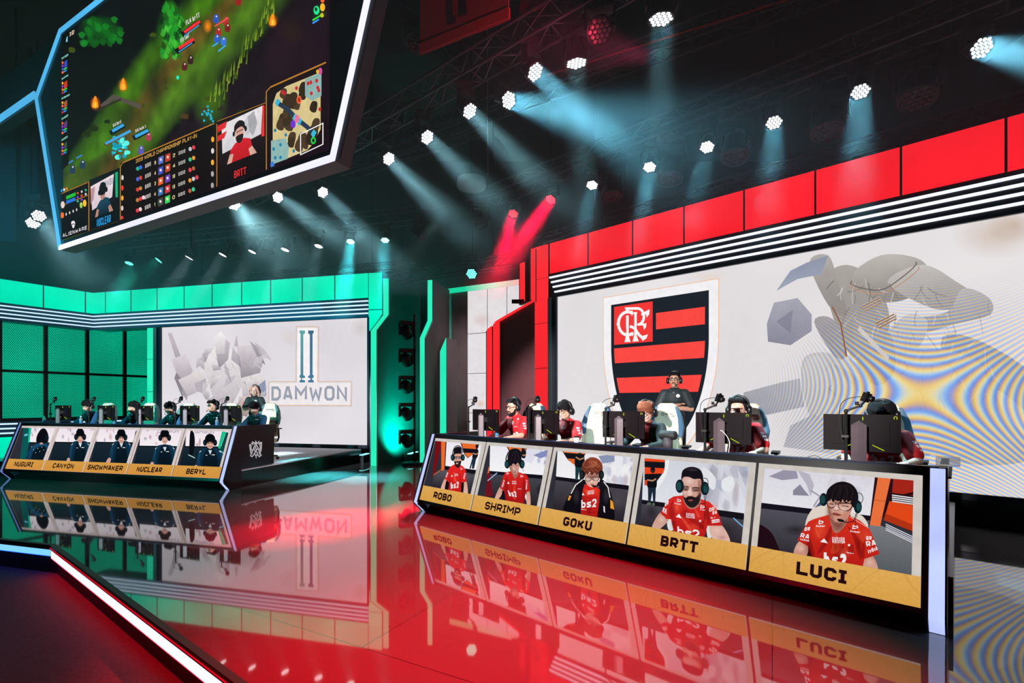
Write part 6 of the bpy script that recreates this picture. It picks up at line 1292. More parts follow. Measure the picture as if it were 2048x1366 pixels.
        for sx in (-1, 1):
            dd = (-sx*.85, .5, 0); q = []
            xo = sh[(sx+1)//2]; m0 = xo.lerp(el[(sx+1)//2], .4); sd = Vector((dd[1], -dd[0], 0)).normalized(); off = (m0-Vector((ch.x*.8, ch.y, 0))).dot(sd)
            for zz, w in ((.035, 'OR'), (.0, 'RA'), (-.035, 'twitch')): q += word(w, off-.03, m0.z+zz, .045, .025, .22)
            if kind == 'red': decal('print', q, 'f2ecec', dd)
    elif kind == 'team':
        decal('print', word('V', -.09, zc+.02, .03, .03)+word('W', .05, zc+.02, .06, .026), 'e6eef0'); decal('shirt', [[(-.035, zc+.11), (.035, zc+.11), (.0, zc+.0)]], 'dce4ea')
        decal('print', [[(-.16, zc+.07), (-.13, zc+.07), (-.13, zc+.085), (-.16, zc+.085)], [(.13, zc+.07), (.16, zc+.07), (.16, zc+.085), (.13, zc+.085)]], 'e6eef0')
    else:
        decal('badge', [[(.07+.03*math.cos(q*.5236), zc+.02+.03*math.sin(q*.5236)) for q in range(12)]], 'd8e0dc'); decal('collar', [[(-.07, zc+.13), (-.055, zc+.13), (.004, zc+.075), (-.004, zc+.06)], [(.07, zc+.13), (.055, zc+.13), (-.004, zc+.075), (.004, zc+.06)]], '7a8686')
    t = MB()
    for i, sx in enumerate((-1, 1)):
        if seated: cap(t, [V(sx*.085, -.0, .545), V(sx*.13, -.44, .525), V(sx*.13, -.40, .14)], [.1*s, .073*s, .06*s])
        else: cap(t, [V(sx*.088, 0, .47), V(sx*.105, -.02, .08), V(sx*.11, .02, -.31)], [.1*s, .072*s, .06*s])
    t.ell(pel, (.16*s+I, .125*s+I, .1*s)); put('trousers', remesh(t, 'trousers', [pbr('trousers', '1d2c36', .8, 0, .15, 20, .2)], .012, 2))
    for sx in (-1, 1):
        m = MB(); cap(m, [V(sx*.13, -.37, .06), V(sx*.13, -.55, .05)] if seated else [V(sx*.11, .03, -.36), V(sx*.13, -.13, -.37)], [.05, .042]); put('shoe', remesh(m, 'shoe', [pbr('shoe', '17181a', .6)], .012, 2))
    return root
RZ = .35
def seat_at(fr, u, n, zoff=RZ):
    p = fr.hit(u, 800, n); p.z = zoff; return p
HEADN = -.13
def players():
    for u, vt, n, kw in (
        (1028, 797, 5.86, dict(label='bearded person in glasses and red jersey at the desk above the name ROBO', hair=('short', '151013'), beard='full', glasses=True, head=(-20, 8), skin='d9a48e', lean=.02)),
        (1131, 804, 5.86, dict(label='person with black bowl haircut in red jersey above the name SHRIMP', hair=('bowl', '131013'), head=(-6, 14), skin='dba792', lean=.03, glasses=True, tilt=-4)),
        (1293, 806, 5.86, dict(label='person with reddish brown messy hair in open black jacket over red jersey', hair=('messy', '7a4632'), glasses=True, head=(-4, 20), skin='e2b5a2', top=('jacket',), lean=.05)),
        (1477, 795, 5.86, dict(label='person with swept back black hair and beard in red jersey above the name BRTT', hair=('quiff', '131013'), beard='full', head=(6, 10), skin='e0b09c', hands=((-.28, -.5), (.24, -.34)))),
        (1764, 811, 5.80, dict(label='person with bowed black-haired head behind the nearest monitor, above LUCI', hair=('bowl', '131013'), glasses=True, head=(0, 26), skin='dfae9b', lean=.1, hands=((-.24, -.46), (.2, -.5))))):
        p = seat_at(R_, u, n); Y = p.y; zt = 1.65+(805-vt)/F*Y-RZ; kw = dict(kw); lab = kw.pop('label'); s = max(.98, min(1.06, zt/1.335)); 
        off = (.115+kw.get('lean', 0)*1.15)*s
        person(lab, R_, p+R_.n*off, s=s, hs=1.08, vox=.0075, **{'top': ('red',), **kw})
    for u, vt, n, kw in (
        (176, 803, 8.88, dict(label='person with bushy black hair in navy team jacket above the name NUGURI', hair=('bowl', '0f0d10'), head=(8, 20), lean=.04)),
        (268, 806, 8.88, dict(label='person in navy team jacket partly hidden by a monitor above the name CANYON', hair=('bowl', '0f0d10'), head=(-12, 6), lean=.02)),
        (341, 813, 8.88, dict(label='person in glasses leaning low in navy team jacket above the name SHOWMAKER', hair=('bowl', '0f0d10'), glasses=True, head=(-10, 16), lean=.1)),
        (427, 803, 8.88, dict(label='person sitting upright in navy team jacket above the name NUCLEAR', hair=('short', '161112'), head=(-14, 4), lean=.0)),
        (510, 807, 8.88, dict(label='person looking down in navy team jacket with white shirt above the name BERYL', hair=('bowl', '0f0d10'), head=(0, 22), lean=.04))):
        p = seat_at(L_, u, n); Y = p.y; zt = 1.65+(807-vt)/F*Y-RZ; kw = dict(kw); lab = kw.pop('label'); s = max(.97, min(1.06, zt/1.335)); off = (.115+kw.get('lean', 0)*1.15)*s
        person(lab, L_, p+L_.n*off, s=s, hs=1.08, vox=.010, skin='dca893', top=('team',), hands=((-.2, -.5), (.2, -.5)), **kw)
    p = seat_at(R_, 1349, 7.95); person('standing person with glasses, moustache and headset, arms crossed before the shield', R_, p, yaw=18, s=1.03, hs=1.0, pose='stand', head=(0, 0), skin='c99a82', top=('dark',), hair=('short', '120f10'), glasses=True, beard='moustache', vox=.0075)
    p = seat_at(L_, 511, 10.35); person('standing person with pale pink hair and headset behind the BERYL player', L_, p, yaw=14, s=.975, hs=1.05, pose='stand', head=(10, 4), skin='e6bfae', top=('dark',), hair=('long', 'd8a49a'), vox=.010)
players()
# ---------------------------------------------------------------- things on and behind the desks
LIME = emis('lime_accent', 'd8f020', .8, sample=False)
def monitor_proto():
    r = thing('gaming_monitor', 'x', 'monitor')
    m = MB(); m.box(-.272, .272, -.006, .012, .14, .455); m.prism([(-.2, -.006, .2), (.2, -.006, .2), (.2, -.006, .4), (-.2, -.006, .4)], (0, -.012, 0)); m.build('back_cover', pbr('monitor_back', '0e070b', .62, spec=.12), r)
    m = MB(); m.box(-.268, .268, .012, .014, .146, .45); m.build('screen', emis('monitor_screen', '2c3e50', .8, .3, 9), r)
    m = MB(); m.prism([(-.055, -.10, .006), (0, -.135, .006), (.055, -.10, .006), (.05, -.075, .006), (-.05, -.075, .006)], (0, 0, .36)); m.add([(-.055, -.10, .366), (0, -.135, .366), (.055, -.10, .366), (.05, -.075, .366), (-.05, -.075, .366), (0, -.10, .405)], [(0, 1, 5), (1, 2, 5), (2, 3, 5), (3, 4, 5), (4, 0, 5)])
    m.build('stand_column', pbr('stand_grey', '5d5258', .45, .2), r)
    m = MB(); m.box(-.05, .05, -.08, -.006, .27, .34); m.build('stand_arm', M_chrome, r)
    m = MB(); m.prism([(-.2, .12, 0), (-.17, .12, 0), (0, -.14, 0), (.17, .12, 0), (.2, .12, 0), (.05, -.17, 0), (-.05, -.17, 0)], (0, 0, .012)); m.build('foot', pbr('stand_grey', '5d5258', .45, .2), r)
    for pts in ([(.015, .435), (.021, .435), (.021, .405), (.015, .405)], [(-.115, .176), (-.04, .208), (-.038, .203), (-.113, .171)], [(.085, .2), (.165, .158), (.163, .153), (.083, .195)]):
        m = MB(); m.prism([(x, -.0195, z) for x, z in pts], (0, .006, 0)); m.build('accent_strip', LIME, r)
    m = MB()
    for q in stroke([(.238+.011*math.cos(a), .428+.012*math.sin(a)) for a in [math.radians(t) for t in range(-60, 260, 32)]], .005): m.prism([(p[0], -.0075, p[1]) for p in q], (0, .002, 0))
    m.build('badge', LIME, r); return r
def stand_proto():
    """desk pole with a jointed arm carrying a small camera; arm reaches to the right"""
    r = thing('camera_stand', 'x', 'camera stand')
    m = MB(); m.lathe([(.0, 0), (.035, 0), (.035, .02), (.014, .03), (.011, .48), (.0, .48)], k=12); m.box(-.03, .02, -.02, .02, .26, .28); m.ell((-.03, 0, .27), .014); m.build('pole', M_matte, r)
    m = MB(); m.ell((0, 0, .485), .017); m.tube([(0, 0, .485), (.075, .01, .52), (.1, .015, .525)], .009); m.ell((.1, .015, .53), .015); m.tube([(.1, .015, .53), (.13, .0, .565)], .008); m.lathe([(.0, 0), (.014, 0), (.014, .03), (.0, .03)], (.075, .01, .535), k=10); m.build('arm', M_matte, r)
    M = Matrix.Translation((.14, 0, .6)) @ Matrix.Rotation(.35, 4, 'Y') @ Matrix.Rotation(-.5, 4, 'Z')
    c = MB(M); c.box(-.02, .02, -.028, .028, -.038, .038); c.box(-.006, .006, -.012, .012, .038, .05); c.lathe([(.0, .02), (.026, .022), (.026, .05), (.022, .062), (.0, .06)], (0, 0, 0), 'X', k=14); c.build('camera', pbr('camera_black', '0b0b0d', .4), r)
    m = MB(); m.tube(smooth_pts([(.13, -.02, .57), (.06, -.03, .60), (-.03, -.02, .55), (-.045, -.01, .4), (-.02, 0, .2), (-.02, 0, .3)], 4)[:18], .003, 6); m.build('cable', M_matte, r); return r
def chair_proto(trim):
    r = thing('gaming_chair', 'x', 'chair'); cr = pbr('chair_cream', 'e9dcc2', .5, 0, .08, 6); tr = pbr('chair_trim_'+trim, trim, .5)
    M = Matrix.Translation((0, .26, .52)) @ Matrix.Rotation(math.radians(-11), 4, 'X')
    out = [(-.22, 0), (-.22, .3), (-.24, .44), (-.21, .60), (-.14, .74), (-.10, .79), (.10, .79), (.14, .74), (.21, .60), (.24, .44), (.22, .3), (.22, 0)]
    o3 = [(x, 0, z) for x, z in out]; m = MB(M); m.prism(o3, (0, .09, 0)); b = m.build('backrest', cr, r); bv = b.modifiers.new('bevel', 'BEVEL'); bv.width = .03; bv.segments = 3
    for sx in (-1, 1):
        m = MB(M); m.prism([(sx*.225, -.03, .28), (sx*.25, -.05, .44), (sx*.212, -.03, .61), (sx*.15, -.012, .735), (sx*.115, -.012, .735), (sx*.165, -.02, .56), (sx*.178, -.02, .42), (sx*.178, -.02, .3)], (0, .125, 0)); m.build('side_trim', tr, r)
        m = MB(M); m.tube([(sx*.2, .0, .05), (sx*.205, -.035, .26)], [.045, .035], 10); m.build('bolster', cr, r)
    m = MB(M)
    for k, w in enumerate(('SECRET', 'LAB')):
        for q in lettering(w, 6.2 if k == 0 else 3, .2, .18): m.prism([(-.02+(0 if k == 0 else .07)+p[0]*.022, -.004, .615-k*.032+p[1]*.022) for p in q], (0, .003, 0))
    for q in stroke([(-.06, .64), (-.06, .615), (-.045, .6), (-.03, .615), (-.03, .64), (-.06, .64)], .007): m.prism([(p[0]-.005, -.004, p[1]) for p in q], (0, .003, 0))
    m.build('lettering', pbr('chair_print', '2a2c34', .7), r)
    m = MB(); m.box(-.26, .26, -.27, .27, .38, .47); s = m.build('seat', cr, r); bv = s.modifiers.new('bevel', 'BEVEL'); bv.width = .035; bv.segments = 3
    for sx in (-1, 1):
        m = MB(); m.tube([(sx*.3, .1, .42), (sx*.33, .1, .5), (sx*.33, .08, .69)], .02, 8); m.box(sx*.33-.045, sx*.33+.045, -.1, .17, .69, .715); m.build('armrest', M_matte, r)
    m = MB(); m.lathe([(.0, .1), (.05, .1), (.05, .22), (.03, .22), (.03, .375), (.0, .375)], k=14); m.box(-.12, .12, -.14, .14, .36, .38); m.build('gas_lift', M_dark, r)
    m = MB()
    for q in range(5):
        a = q*2*math.pi/5+.3; m.bar((0, 0, .11), (.32*math.cos(a), .32*math.sin(a), .085), .05, .03)
    m.build('star_base', M_dark, r)
    for q in range(5):
        a = q*2*math.pi/5+.3; m = MB(); m.lathe([(.0, -.025), (.03, -.025), (.034, 0), (.03, .025), (.0, .025)], (.32*math.cos(a), .32*math.sin(a), .034), 'X', k=12); m.build('caster', M_matte, r)
    return r
def place(proto, fr, p, label, group, yaw=0, first=None):
    m = Matrix.Translation(p) @ Matrix.Rotation(fr.rz+yaw, 4, 'Z')
    o = dup(proto, m); o['label'] = label; o['group'] = group; return o
def kill(r):
    for c in list(r.children): kill(c)
    bpy.data.objects.remove(r)
MON, STD, CHR, CHL = monitor_proto(), stand_proto(), chair_proto('2f5a78'), chair_proto('2c7a78')
NM_R, NM_L = ['ROBO', 'SHRIMP', 'GOKU', 'BRTT', 'LUCI'], ['NUGURI', 'CANYON', 'SHOWMAKER', 'NUCLEAR', 'BERYL']
ZT_R, ZT_L = 1.16-.067, 1.195-.067
def on(fr, u, n, z): p = fr.hit(u, 800, n); p.z = z; return p
for i, (um, up, uc) in enumerate(((971, 937, 1046), (1085, 1058, 1178), (1246, 1211, 1322), (1445, 1410, 1490), (1721, 1692, 1762))):
    nm = NM_R[i]
    place(MON, R_, on(R_, um, 5.12, ZT_R), 'black monitor seen from behind, standing above the %s name strip' % nm, 'monitors on the red desk', (0, 0, .0, 0, 0)[i])
    s = place(STD, R_, on(R_, up, 5.0, ZT_R), 'black camera stand with jointed arm, left of the %s monitor' % nm, 'camera stands on the red desk')
    place(CHR, R_, on(R_, uc, 6.36, RZ), 'cream and blue gaming chair behind the %s player' % nm, 'chairs of the red team', (.15, .2, .25, .2, .0)[i])
for i, (um, up, uc) in enumerate(((126, 101, 190), (212, 178, 276), (288, 275, 356), (379, 351, 445), (460, 443, 524))):
    nm = NM_L[i]
    place(MON, L_, on(L_, um, 8.16, ZT_L), 'black monitor seen from behind, standing above the %s name strip' % nm, 'monitors on the teal team desk', -.1)
    place(STD, L_, on(L_, up, 8.02, ZT_L), 'black camera stand with jointed arm, near the %s monitor' % nm, 'camera stands on the teal team desk')
    place(CHL, L_, on(L_, uc, 9.36, RZ), 'cream and teal gaming chair behind the %s player' % nm, 'chairs of the teal team', .3)
for r in (MON, STD, CHR, CHL): kill(r)
def bottle(fr, u, n, z, label, group):
    p = on(fr, u, n, z); t = thing('water_bottle', label, 'bottle', p, 0, group)
    g, nt, out = (MATS.get('bottle_plastic'), None, None)
    if g is None:
        g = pbr('bottle_plastic', 'b8d8e0', .12); b = [x for x in g.node_tree.nodes if x.type == 'BSDF_PRINCIPLED'][0]; b.inputs['Transmission Weight'].default_value = .7; b.inputs['IOR'].default_value = 1.2
    MB(Matrix.Translation(p)).lathe([(.0, 0), (.03, 0), (.033, .02), (.031, .08), (.033, .14), (.026, .165), (.013, .19), (.013, .2), (.0, .2)], k=14).build('bottle_body', g, t)
    MB(Matrix.Translation(p)).lathe([(.0, .2), (.015, .2), (.015, .218), (.0, .218)], k=12).build('cap', pbr('white_cap', 'e8f0f4', .5), t)
    MB(Matrix.Translation(p)).lathe([(.0334, .06), (.0338, .065), (.0338, .115), (.0334, .12)], k=14).build('paper_band', pbr('bottle_band', '2a6a90', .5), t)
bottle(R_, 994, 5.28, ZT_R, 'water bottle in front of the ROBO player', 'bottles')
for u, lab in ((88, 'water bottle left of the NUGURI monitor'), (162, 'water bottle beside the NUGURI player, right of the first monitor'), (229, 'water bottle right of the CANYON monitor'), (434, 'water bottle in front of the NUCLEAR player')): bottle(L_, u, 8.3, ZT_L, lab, 'bottles')
def cup():
    p = on(R_, 1153, 5.3, ZT_R); t = thing('paper_cup', 'white paper coffee cup with black lid in front of the SHRIMP player', 'cup', p)
    MB(Matrix.Translation(p)).lathe([(.0, 0), (.028, 0), (.038, .1), (.0, .1)], k=16).build('cup_body', pbr('cup_white', 'e8e2de', .6), t); MB(Matrix.Translation(p)).lathe([(.0, .1), (.041, .1), (.041, .108), (.034, .122), (.0, .122)], k=16).build('lid', M_matte, t)
cup()
def keyboards():
    for fr, z, cols in ((R_, ZT_R, zip((1040, 1142, 1305, 1492, 1782), NM_R)), (L_, ZT_L, zip((176, 268, 341, 427, 512), NM_L))):
        for u, nm in cols:
            n = 5.46 if fr is R_ else 8.48; p = on(fr, u, n, z+.001); M = Matrix.Translation(p) @ Matrix.Rotation(fr.rz, 4, 'Z')
            t = thing('keyboard', 'black keyboard under the hands of the %s player' % nm, 'keyboard', p, fr.rz, 'keyboards on the desks')
            MB(M).box(-.18, .18, -.06, .06, 0, .018).build('case', M_matte, t); k = MB(M)
            for i in range(14):
                for j in range(5): k.box(-.172+i*.0247, -.151+i*.0247, -.054+j*.0217, -.036+j*.0217, .018, .025)
            k.build('keys', pbr('key_black', '1c1418', .5), t)
            q = on(fr, u, n-.02, z+.001) + fr.d*.31; M = Matrix.Translation(q); t = thing('computer_mouse', 'computer mouse beside the keyboard of the %s player' % nm, 'mouse', q, fr.rz, 'mice on the desks')
            g = MB(M @ Matrix.Rotation(fr.rz, 4, 'Z')); g.ell((0, 0, .014), (.03, .055, .019)); g.build('shell', M_matte, t)
keyboards()
def armrest_pad():
    p = on(R_, 1336, 5.55, ZT_R); 
    t = thing('padded_post', 'dark grey post topped by a short padded black roll, right of the GOKU player', 'desk object', p, R_.rz)
    MB(Matrix.Translation(p)).lathe([(.0, 0), (.055, 0), (.055, .14), (.0, .14)], k=18).build('post', pbr('grey_post', '453f46', .6), t)
    MB(Matrix.Translation(p+Vector((0, 0, .17))) @ Matrix.Rotation(R_.rz, 4, 'Z')).lathe([(.0, -.1), (.045, -.1), (.055, -.08), (.055, .08), (.045, .1), (.0, .1)], (0, 0, 0), 'X', k=18).build('pad', pbr('black_pad', '1c1d20', .6), t)
armrest_pad()
def cable(name, label, px, r, mat, fr=R_, n=4.95):
    pts = [fr.hit(u, v, n) for u, v in px]; t = thing(name, label, 'cable', pts[0]); MB().tube([Vector(q) for q in smooth_pts([tuple(p) for p in pts], 4)[:len(pts)*4-4]], r, 6).build('wire', mat, t)
cable('monitor_cable', 'white cable hanging from the back of the BRTT monitor', [(1441, 862), (1452, 870), (1459, 884), (1458, 898), (1455, 903)], .0035, pbr('white_cable', 'e6e0da', .5), n=5.0)
cable('desk_cable', 'thin black cable lying in a curve on the desk right of the BRTT player', [(1617, 917), (1622, 912), (1634, 912), (1648, 919), (1672, 921)], .003, M_matte, n=5.3)
def clear_block():
    p = R_.P(.2, 5.2, 0); q = on(R_, 1896, 5.02, 1.168); t = thing('clear_corner', 'clear plastic corner piece standing on the near end of the red team desk', 'corner piece', q, R_.rz)
    g = pbr('clear_plastic', 'd8dce4', .08); b = [x for x in g.node_tree.nodes if x.type == 'BSDF_PRINCIPLED'][0]; b.inputs['Transmission Weight'].default_value = .9; b.inputs['IOR'].default_value = 1.3
    MB(Matrix.Translation(q) @ Matrix.Rotation(R_.rz, 4, 'Z')).prism([(-.07, -.05, 0), (.07, -.05, 0), (.07, .1, 0), (-.07, .1, 0)], (0, 0, .06)).build('block', g, t)
clear_block()
# ---------------------------------------------------------------- pictures on the two video walls
def wall_left_picture():
    pc = Pic(PL_, .002, .0001, (0, wL, .44, 4.05)); pc.z = (0, 500, .3711)
    rng = random.Random(11)
    for g in ((1700, 480, 300, 240), (1500, 900, 260, 160), (1000, 600, 200, 260)): pc.glow('d6d0d8a0', *g)
    pc.glow('c8bcb8a0', 1945, 420, 60, 60); pc.glow('d8ccc8a0', 1560, 470, 60, 50)
    # pale marble-like shards (an abstract arrangement)
    G = ['f0eaea', 'd9d2d6', 'bdb5bc', '9d959c', '8a838c', 'e4dad6', 'cbbdb8', 'b0b4c6']
    def sh(c, *p): pc.p(c, list(p))
    sh(('c4bcc2', 'a9a0a8'), (905, 450), (925, 445), (985, 600), (965, 640)); sh(('dcd4d8', 'a9a0a8'), (925, 590), (1000, 560), (1040, 650), (1000, 720), (950, 660)); sh('8d8690', (950, 660), (1000, 720), (985, 800), (940, 690)); sh(('e6dede', 'b8b0b8'), (960, 700), (1090, 640), (1120, 740), (1010, 790)); sh('a29aa4', (985, 740), (1010, 790), (1008, 812), (980, 770))
    sh(('efe9ea', 'c2bac0'), (1090, 600), (1160, 520), (1280, 540), (1320, 700), (1260, 820), (1150, 800)); sh(('cfc7cc', '9b939c'), (1160, 520), (1200, 470), (1240, 500), (1230, 590), (1180, 640)); sh(('f6f2f2', 'c9c1c6'), (1155, 470), (1190, 436), (1216, 470), (1210, 560), (1165, 560));
    sh(('d8d0d4', '938b94'), (1275, 520), (1380, 510), (1420, 600), (1390, 700), (1300, 690)); sh(('b4acb6', '8a838e'), (1345, 490), (1400, 530), (1430, 620), (1395, 590)); sh('c0b6bc', (1275, 455), (1285, 520), (1262, 520)); sh(('e9e2e2', 'aaa2ac'), (1300, 690), (1410, 660), (1440, 740), (1380, 830), (1310, 800))
    sh('8e96b0', (1380, 740), (1430, 700), (1436, 780), (1390, 820)); sh(('d8ccc8', 'a08e88'), (1290, 790), (1400, 780), (1330, 900), (1270, 880)); sh('cfa898', (1300, 820), (1340, 810), (1310, 880)); sh(('d0c8ce', '958d98'), (1150, 780), (1260, 800), (1250, 860), (1170, 810)); sh('b8b0b8', (1050, 720), (1110, 690), (1110, 780), (1060, 760))
    for _ in range(24):
        u, v = rng.uniform(1090, 1420), rng.uniform(540, 840); a = rng.uniform(.6, 2.4); L = rng.uniform(30, 80); w = rng.uniform(16, 34)
        c, s = math.cos(a), math.sin(a); pc.p((rng.choice(G[:3])+'c0', rng.choice(G[2:5])+'c0'), [(u-c*L, v-s*L*.8), (u-s*w, v+c*w), (u+c*L, v+s*L*.8), (u+s*w*.4, v-c*w*.4)])
    for _ in range(16):
        u, v = rng.uniform(1100, 1400), rng.uniform(540, 830); a = rng.uniform(.4, 2.4); L = rng.uniform(20, 55); pc.l(rng.choice(['6f6872a0', 'f8f4f4b0', 'a87c6c90']), rng.uniform(1.5, 3), [(u, v), (u+L*math.cos(a)*.6, v+L*math.sin(a)*.5), (u+L*math.cos(a), v+L*math.sin(a))])
    # the lettered logo
    o = 'd8a878'; W = 'f6f2f4'
    pc.p('efe9ec', [(1598, 413), (1716, 413), (1714, 712), (1894, 710), (1892, 836), (1450, 836), (1450, 712), (1596, 712)])
    ring = [(1598, 413), (1716, 413), (1714, 710), (1894, 708), (1892, 838), (1448, 836), (1450, 710), (1596, 710), (1598, 413)]; pc.l(o, 3, ring); pc.l('c4bcc0', 2, [(u+5, v+5) for u, v in ring])
    pc.p(W, [(1604, 422), (1708, 422), (1706, 704), (1604, 704)])
    pc.p(('5fa9a4', '4a7c96'), [(1616, 434), (1645, 434), (1645, 450), (1636, 455), (1636, 674), (1645, 680), (1645, 690), (1630, 690), (1630, 700), (1645, 702), (1645, 714), (1616, 714), (1616, 702), (1624, 700), (1624, 690), (1616, 688), (1616, 676), (1621, 672), (1621, 452), (1616, 448)])
    pc.p(('3f6f8c', '4a7a9a'), [(1662, 434), (1692, 434), (1692, 448), (1686, 452), (1686, 672), (1692, 676), (1692, 688), (1684, 690), (1684, 700), (1692, 702), (1692, 714), (1662, 714), (1662, 702), (1674, 700), (1674, 690), (1662, 690), (1662, 680), (1671, 674), (1671, 455), (1662, 450)])
    pc.t('DAMWON', '9ba1ae', (1464, 812), (1872, 812), (1464, 735), .19, .17)
    pc.build('picture', picmat('wall_picture', 1, .05, 6), WL)
wall_left_picture()
def shield_pts(k, x0, x1, yt, yb, n=26):
    """shield outline: straight top, sides curving to a point"""
    xm = (x0+x1)/2; w = (x1-x0)/2; h = yt-yb; ys = yt-h*.30; L = []
    for i in range(n+1):
        t = i/n; L.append((xm-w*math.cos(t*math.pi/2)**.92, ys-(ys-yb)*math.sin(t*math.pi/2)**1.05))
    return [(x0, yt)] + L + [(2*xm-x, y) for x, y in L[-2::-1]] + [(x1, yt)]
def wall_right_picture():
    pc = Pic(PR_, .002, .0001, (0, wR, .44, 4.05)); h = PR_.hit; rng = random.Random(5)
    for g in ((1480, 690, 120, 200, 'd9d6da90'), (1180, 760, 90, 160, 'dedadd80'), (1990, 470, 90, 50, 'c8b09cb0'), (2030, 450, 60, 40, 'b8977c90'), (1420, 555, 40, 14, 'e8d4c6a0')): pc.glow(g[4], *g[:4])
    # soft folded stone-like drapery shapes on the right (an abstract arrangement)
    pc.z = (1080, 440, .47266)
    pc.k = .72
    def D(c, *p, sm=True): pc.p(c, list(p), sm)
    D(('9a948e', 'a8a29a'), (1700, 500), (1880, 520), (2120, 700), (2120, 980), (1900, 960), (1760, 740)); D(('c4beb8', 'a59e98'), (1500, 560), (1760, 560), (1960, 700), (2100, 1000), (1700, 1010), (1480, 780))
    D(('8c8682', 'b4aea8'), (1880, 640), (2000, 760), (2080, 940), (1990, 900)); D('d8d4d0', (1940, 720), (2120, 880), (2120, 960), (1980, 840)); D(('dedad8', 'b0aaa6'), (1480, 640), (1640, 600), (1760, 660), (1700, 900), (1560, 1000), (1420, 900))
    D(('e4e2e2', 'b8b4b2'), (1110, 600), (1180, 560), (1300, 585), (1420, 660), (1450, 760), (1330, 900), (1200, 880), (1120, 760)); D(('eceaea', 'c8c4c2'), (1110, 640), (1150, 580), (1210, 600), (1240, 760), (1190, 900), (1130, 800)); D('a8a4a6a0', (1240, 610), (1360, 680), (1400, 780), (1320, 700))
    D(('c9c2bc', '8f8880'), (1210, 250), (1300, 190), (1420, 260), (1480, 420), (1440, 600), (1330, 590), (1250, 440)); D(('dcd6d0', '9a928a'), (1320, 240), (1440, 150), (1590, 160), (1640, 220), (1560, 330), (1420, 340)); D(('e6e0dc', 'aaa29a'), (1470, 260), (1620, 190), (1760, 260), (1840, 330), (1720, 380), (1600, 350)); D(('d8d4d2', 'a19b98'), (1790, 290), (1900, 330), (1905, 400), (1760, 440), (1600, 480), (1560, 420), (1720, 390)); D(('e8e4e2', 'b4aeaa'), (1560, 400), (1640, 430), (1600, 540), (1480, 580), (1420, 540), (1480, 460))
    D(('cec8c4', 'a09892'), (1140, 180), (1220, 150), (1260, 260), (1300, 400), (1220, 360)); D(('a4acc4', 'b8c0d4'), (1220, 150), (1190, 230), (1090, 250), (1000, 300), (1060, 215), (1130, 180), sm=False); D(('c4c4d2', '9a98ac'), (960, 440), (990, 350), (1090, 330), (1150, 400), (1150, 470), (1060, 530), (965, 515), sm=False); D('8c88a090', (1000, 430), (1070, 380), (1060, 480), sm=False); D(('bab4b8', '8e8890'), (1160, 430), (1240, 420), (1300, 560), (1250, 580))
    D(('c8c8d0', 'b0b0bc'), (862, 730), (1010, 690), (1100, 670), (1120, 790), (960, 825), (860, 780), sm=False); D(('b4b2be', 'c8c6d0'), (1060, 870), (1160, 820), (1300, 900), (1240, 990), (1030, 960), sm=False); D('d0d2dc', (1380, 780), (1440, 860), (1400, 980), (1330, 900))
    D(('b0aaa4', '8a837c'), (1340, 430), (1480, 480), (1500, 640), (1420, 700), (1340, 600)); D(('cfc9c3', 'a49c96'), (1500, 780), (1640, 760), (1720, 860), (1660, 990), (1520, 990))
    for _ in range(170):
        x = rng.uniform(1220, 1900); y = rng.uniform(190, 960)
        if y < 230+.1*(x-1220) or (x > 1680 and y < 320): continue
        a = rng.uniform(.7, 2.5); L = rng.uniform(25, 100); cu = rng.uniform(-.5, .5); P = [(x+L*t*math.cos(a+cu*t), y+L*t*math.sin(a+cu*t)) for t in (0, .33, .66, 1)]
        pc.l(rng.choice(['6e665ea0', '857c74a0', 'f4f0eca0', 'f4f0ec90', 'a8866c80', '5c565290']), rng.uniform(2, 6), P)
    for x, y, d in ((1390, 350, 1), (1450, 420, 1)):
        for k in range(3): pc.l('a87850', 6, [(x-30+k*7, y+20+k*9), (x+50+k*5, y-20+k*9)]); pc.l('f4e4d4', 2, [(x-30+k*7, y+17+k*9), (x+50+k*5, y-23+k*9)])
    pc.l('8a7a70', 5, smooth_pts([(1320, 260), (1420, 300), (1500, 270), (1590, 180)], 5)[:16]); pc.l('d8a890', 4, smooth_pts([(1325, 275), (1420, 316), (1510, 285), (1600, 200)], 5)[:16]); 
    for i in range(12): pc.p('f0e8e4', [(1352+i*10.5, 450+i*11), (1364+i*10.5, 458+i*11), (1358+i*10.5, 478+i*11), (1346+i*10.5, 470+i*11)])
    pc.l('a86848', 6, [(1240, 370), (1275, 440), (1300, 580)])
    pc.z = (0, 0, 1); pc.k = 1
    # the shield with its stripes and monogram
    a, b = h(1210, 596), h(1439, 560); x0, x1 = a[0], b[0]; yt = (a[1]+b[1])/2; yb = h(1332, 905)[1]-.12; 
    pc.L('f0b890', shield_pts(0, x0-.012, x1+.012, yt+.012, yb-.03)); pc.L('f2f0f2', shield_pts(0, x0, x1, yt, yb))
    c, d = h(1225, 611), h(1420, 581); X0, X1 = c[0], d[0]; YT = (c[1]+d[1])/2; YB = yb+.25; ins = shield_pts(0, X0, X1, YT, YB)
    pc.L('1f252c', ins)
    def half(y):
        ys = YT-(YT-YB)*.30; xm = (X0+X1)/2; w = (X1-X0)/2
        if y >= ys: return w
        t = math.asin(min(1, ((ys-y)/(ys-YB))**(1/1.05))); return w*math.cos(t)**.92
    xm = (X0+X1)/2; mg = .07; R0 = 'fb4a44'
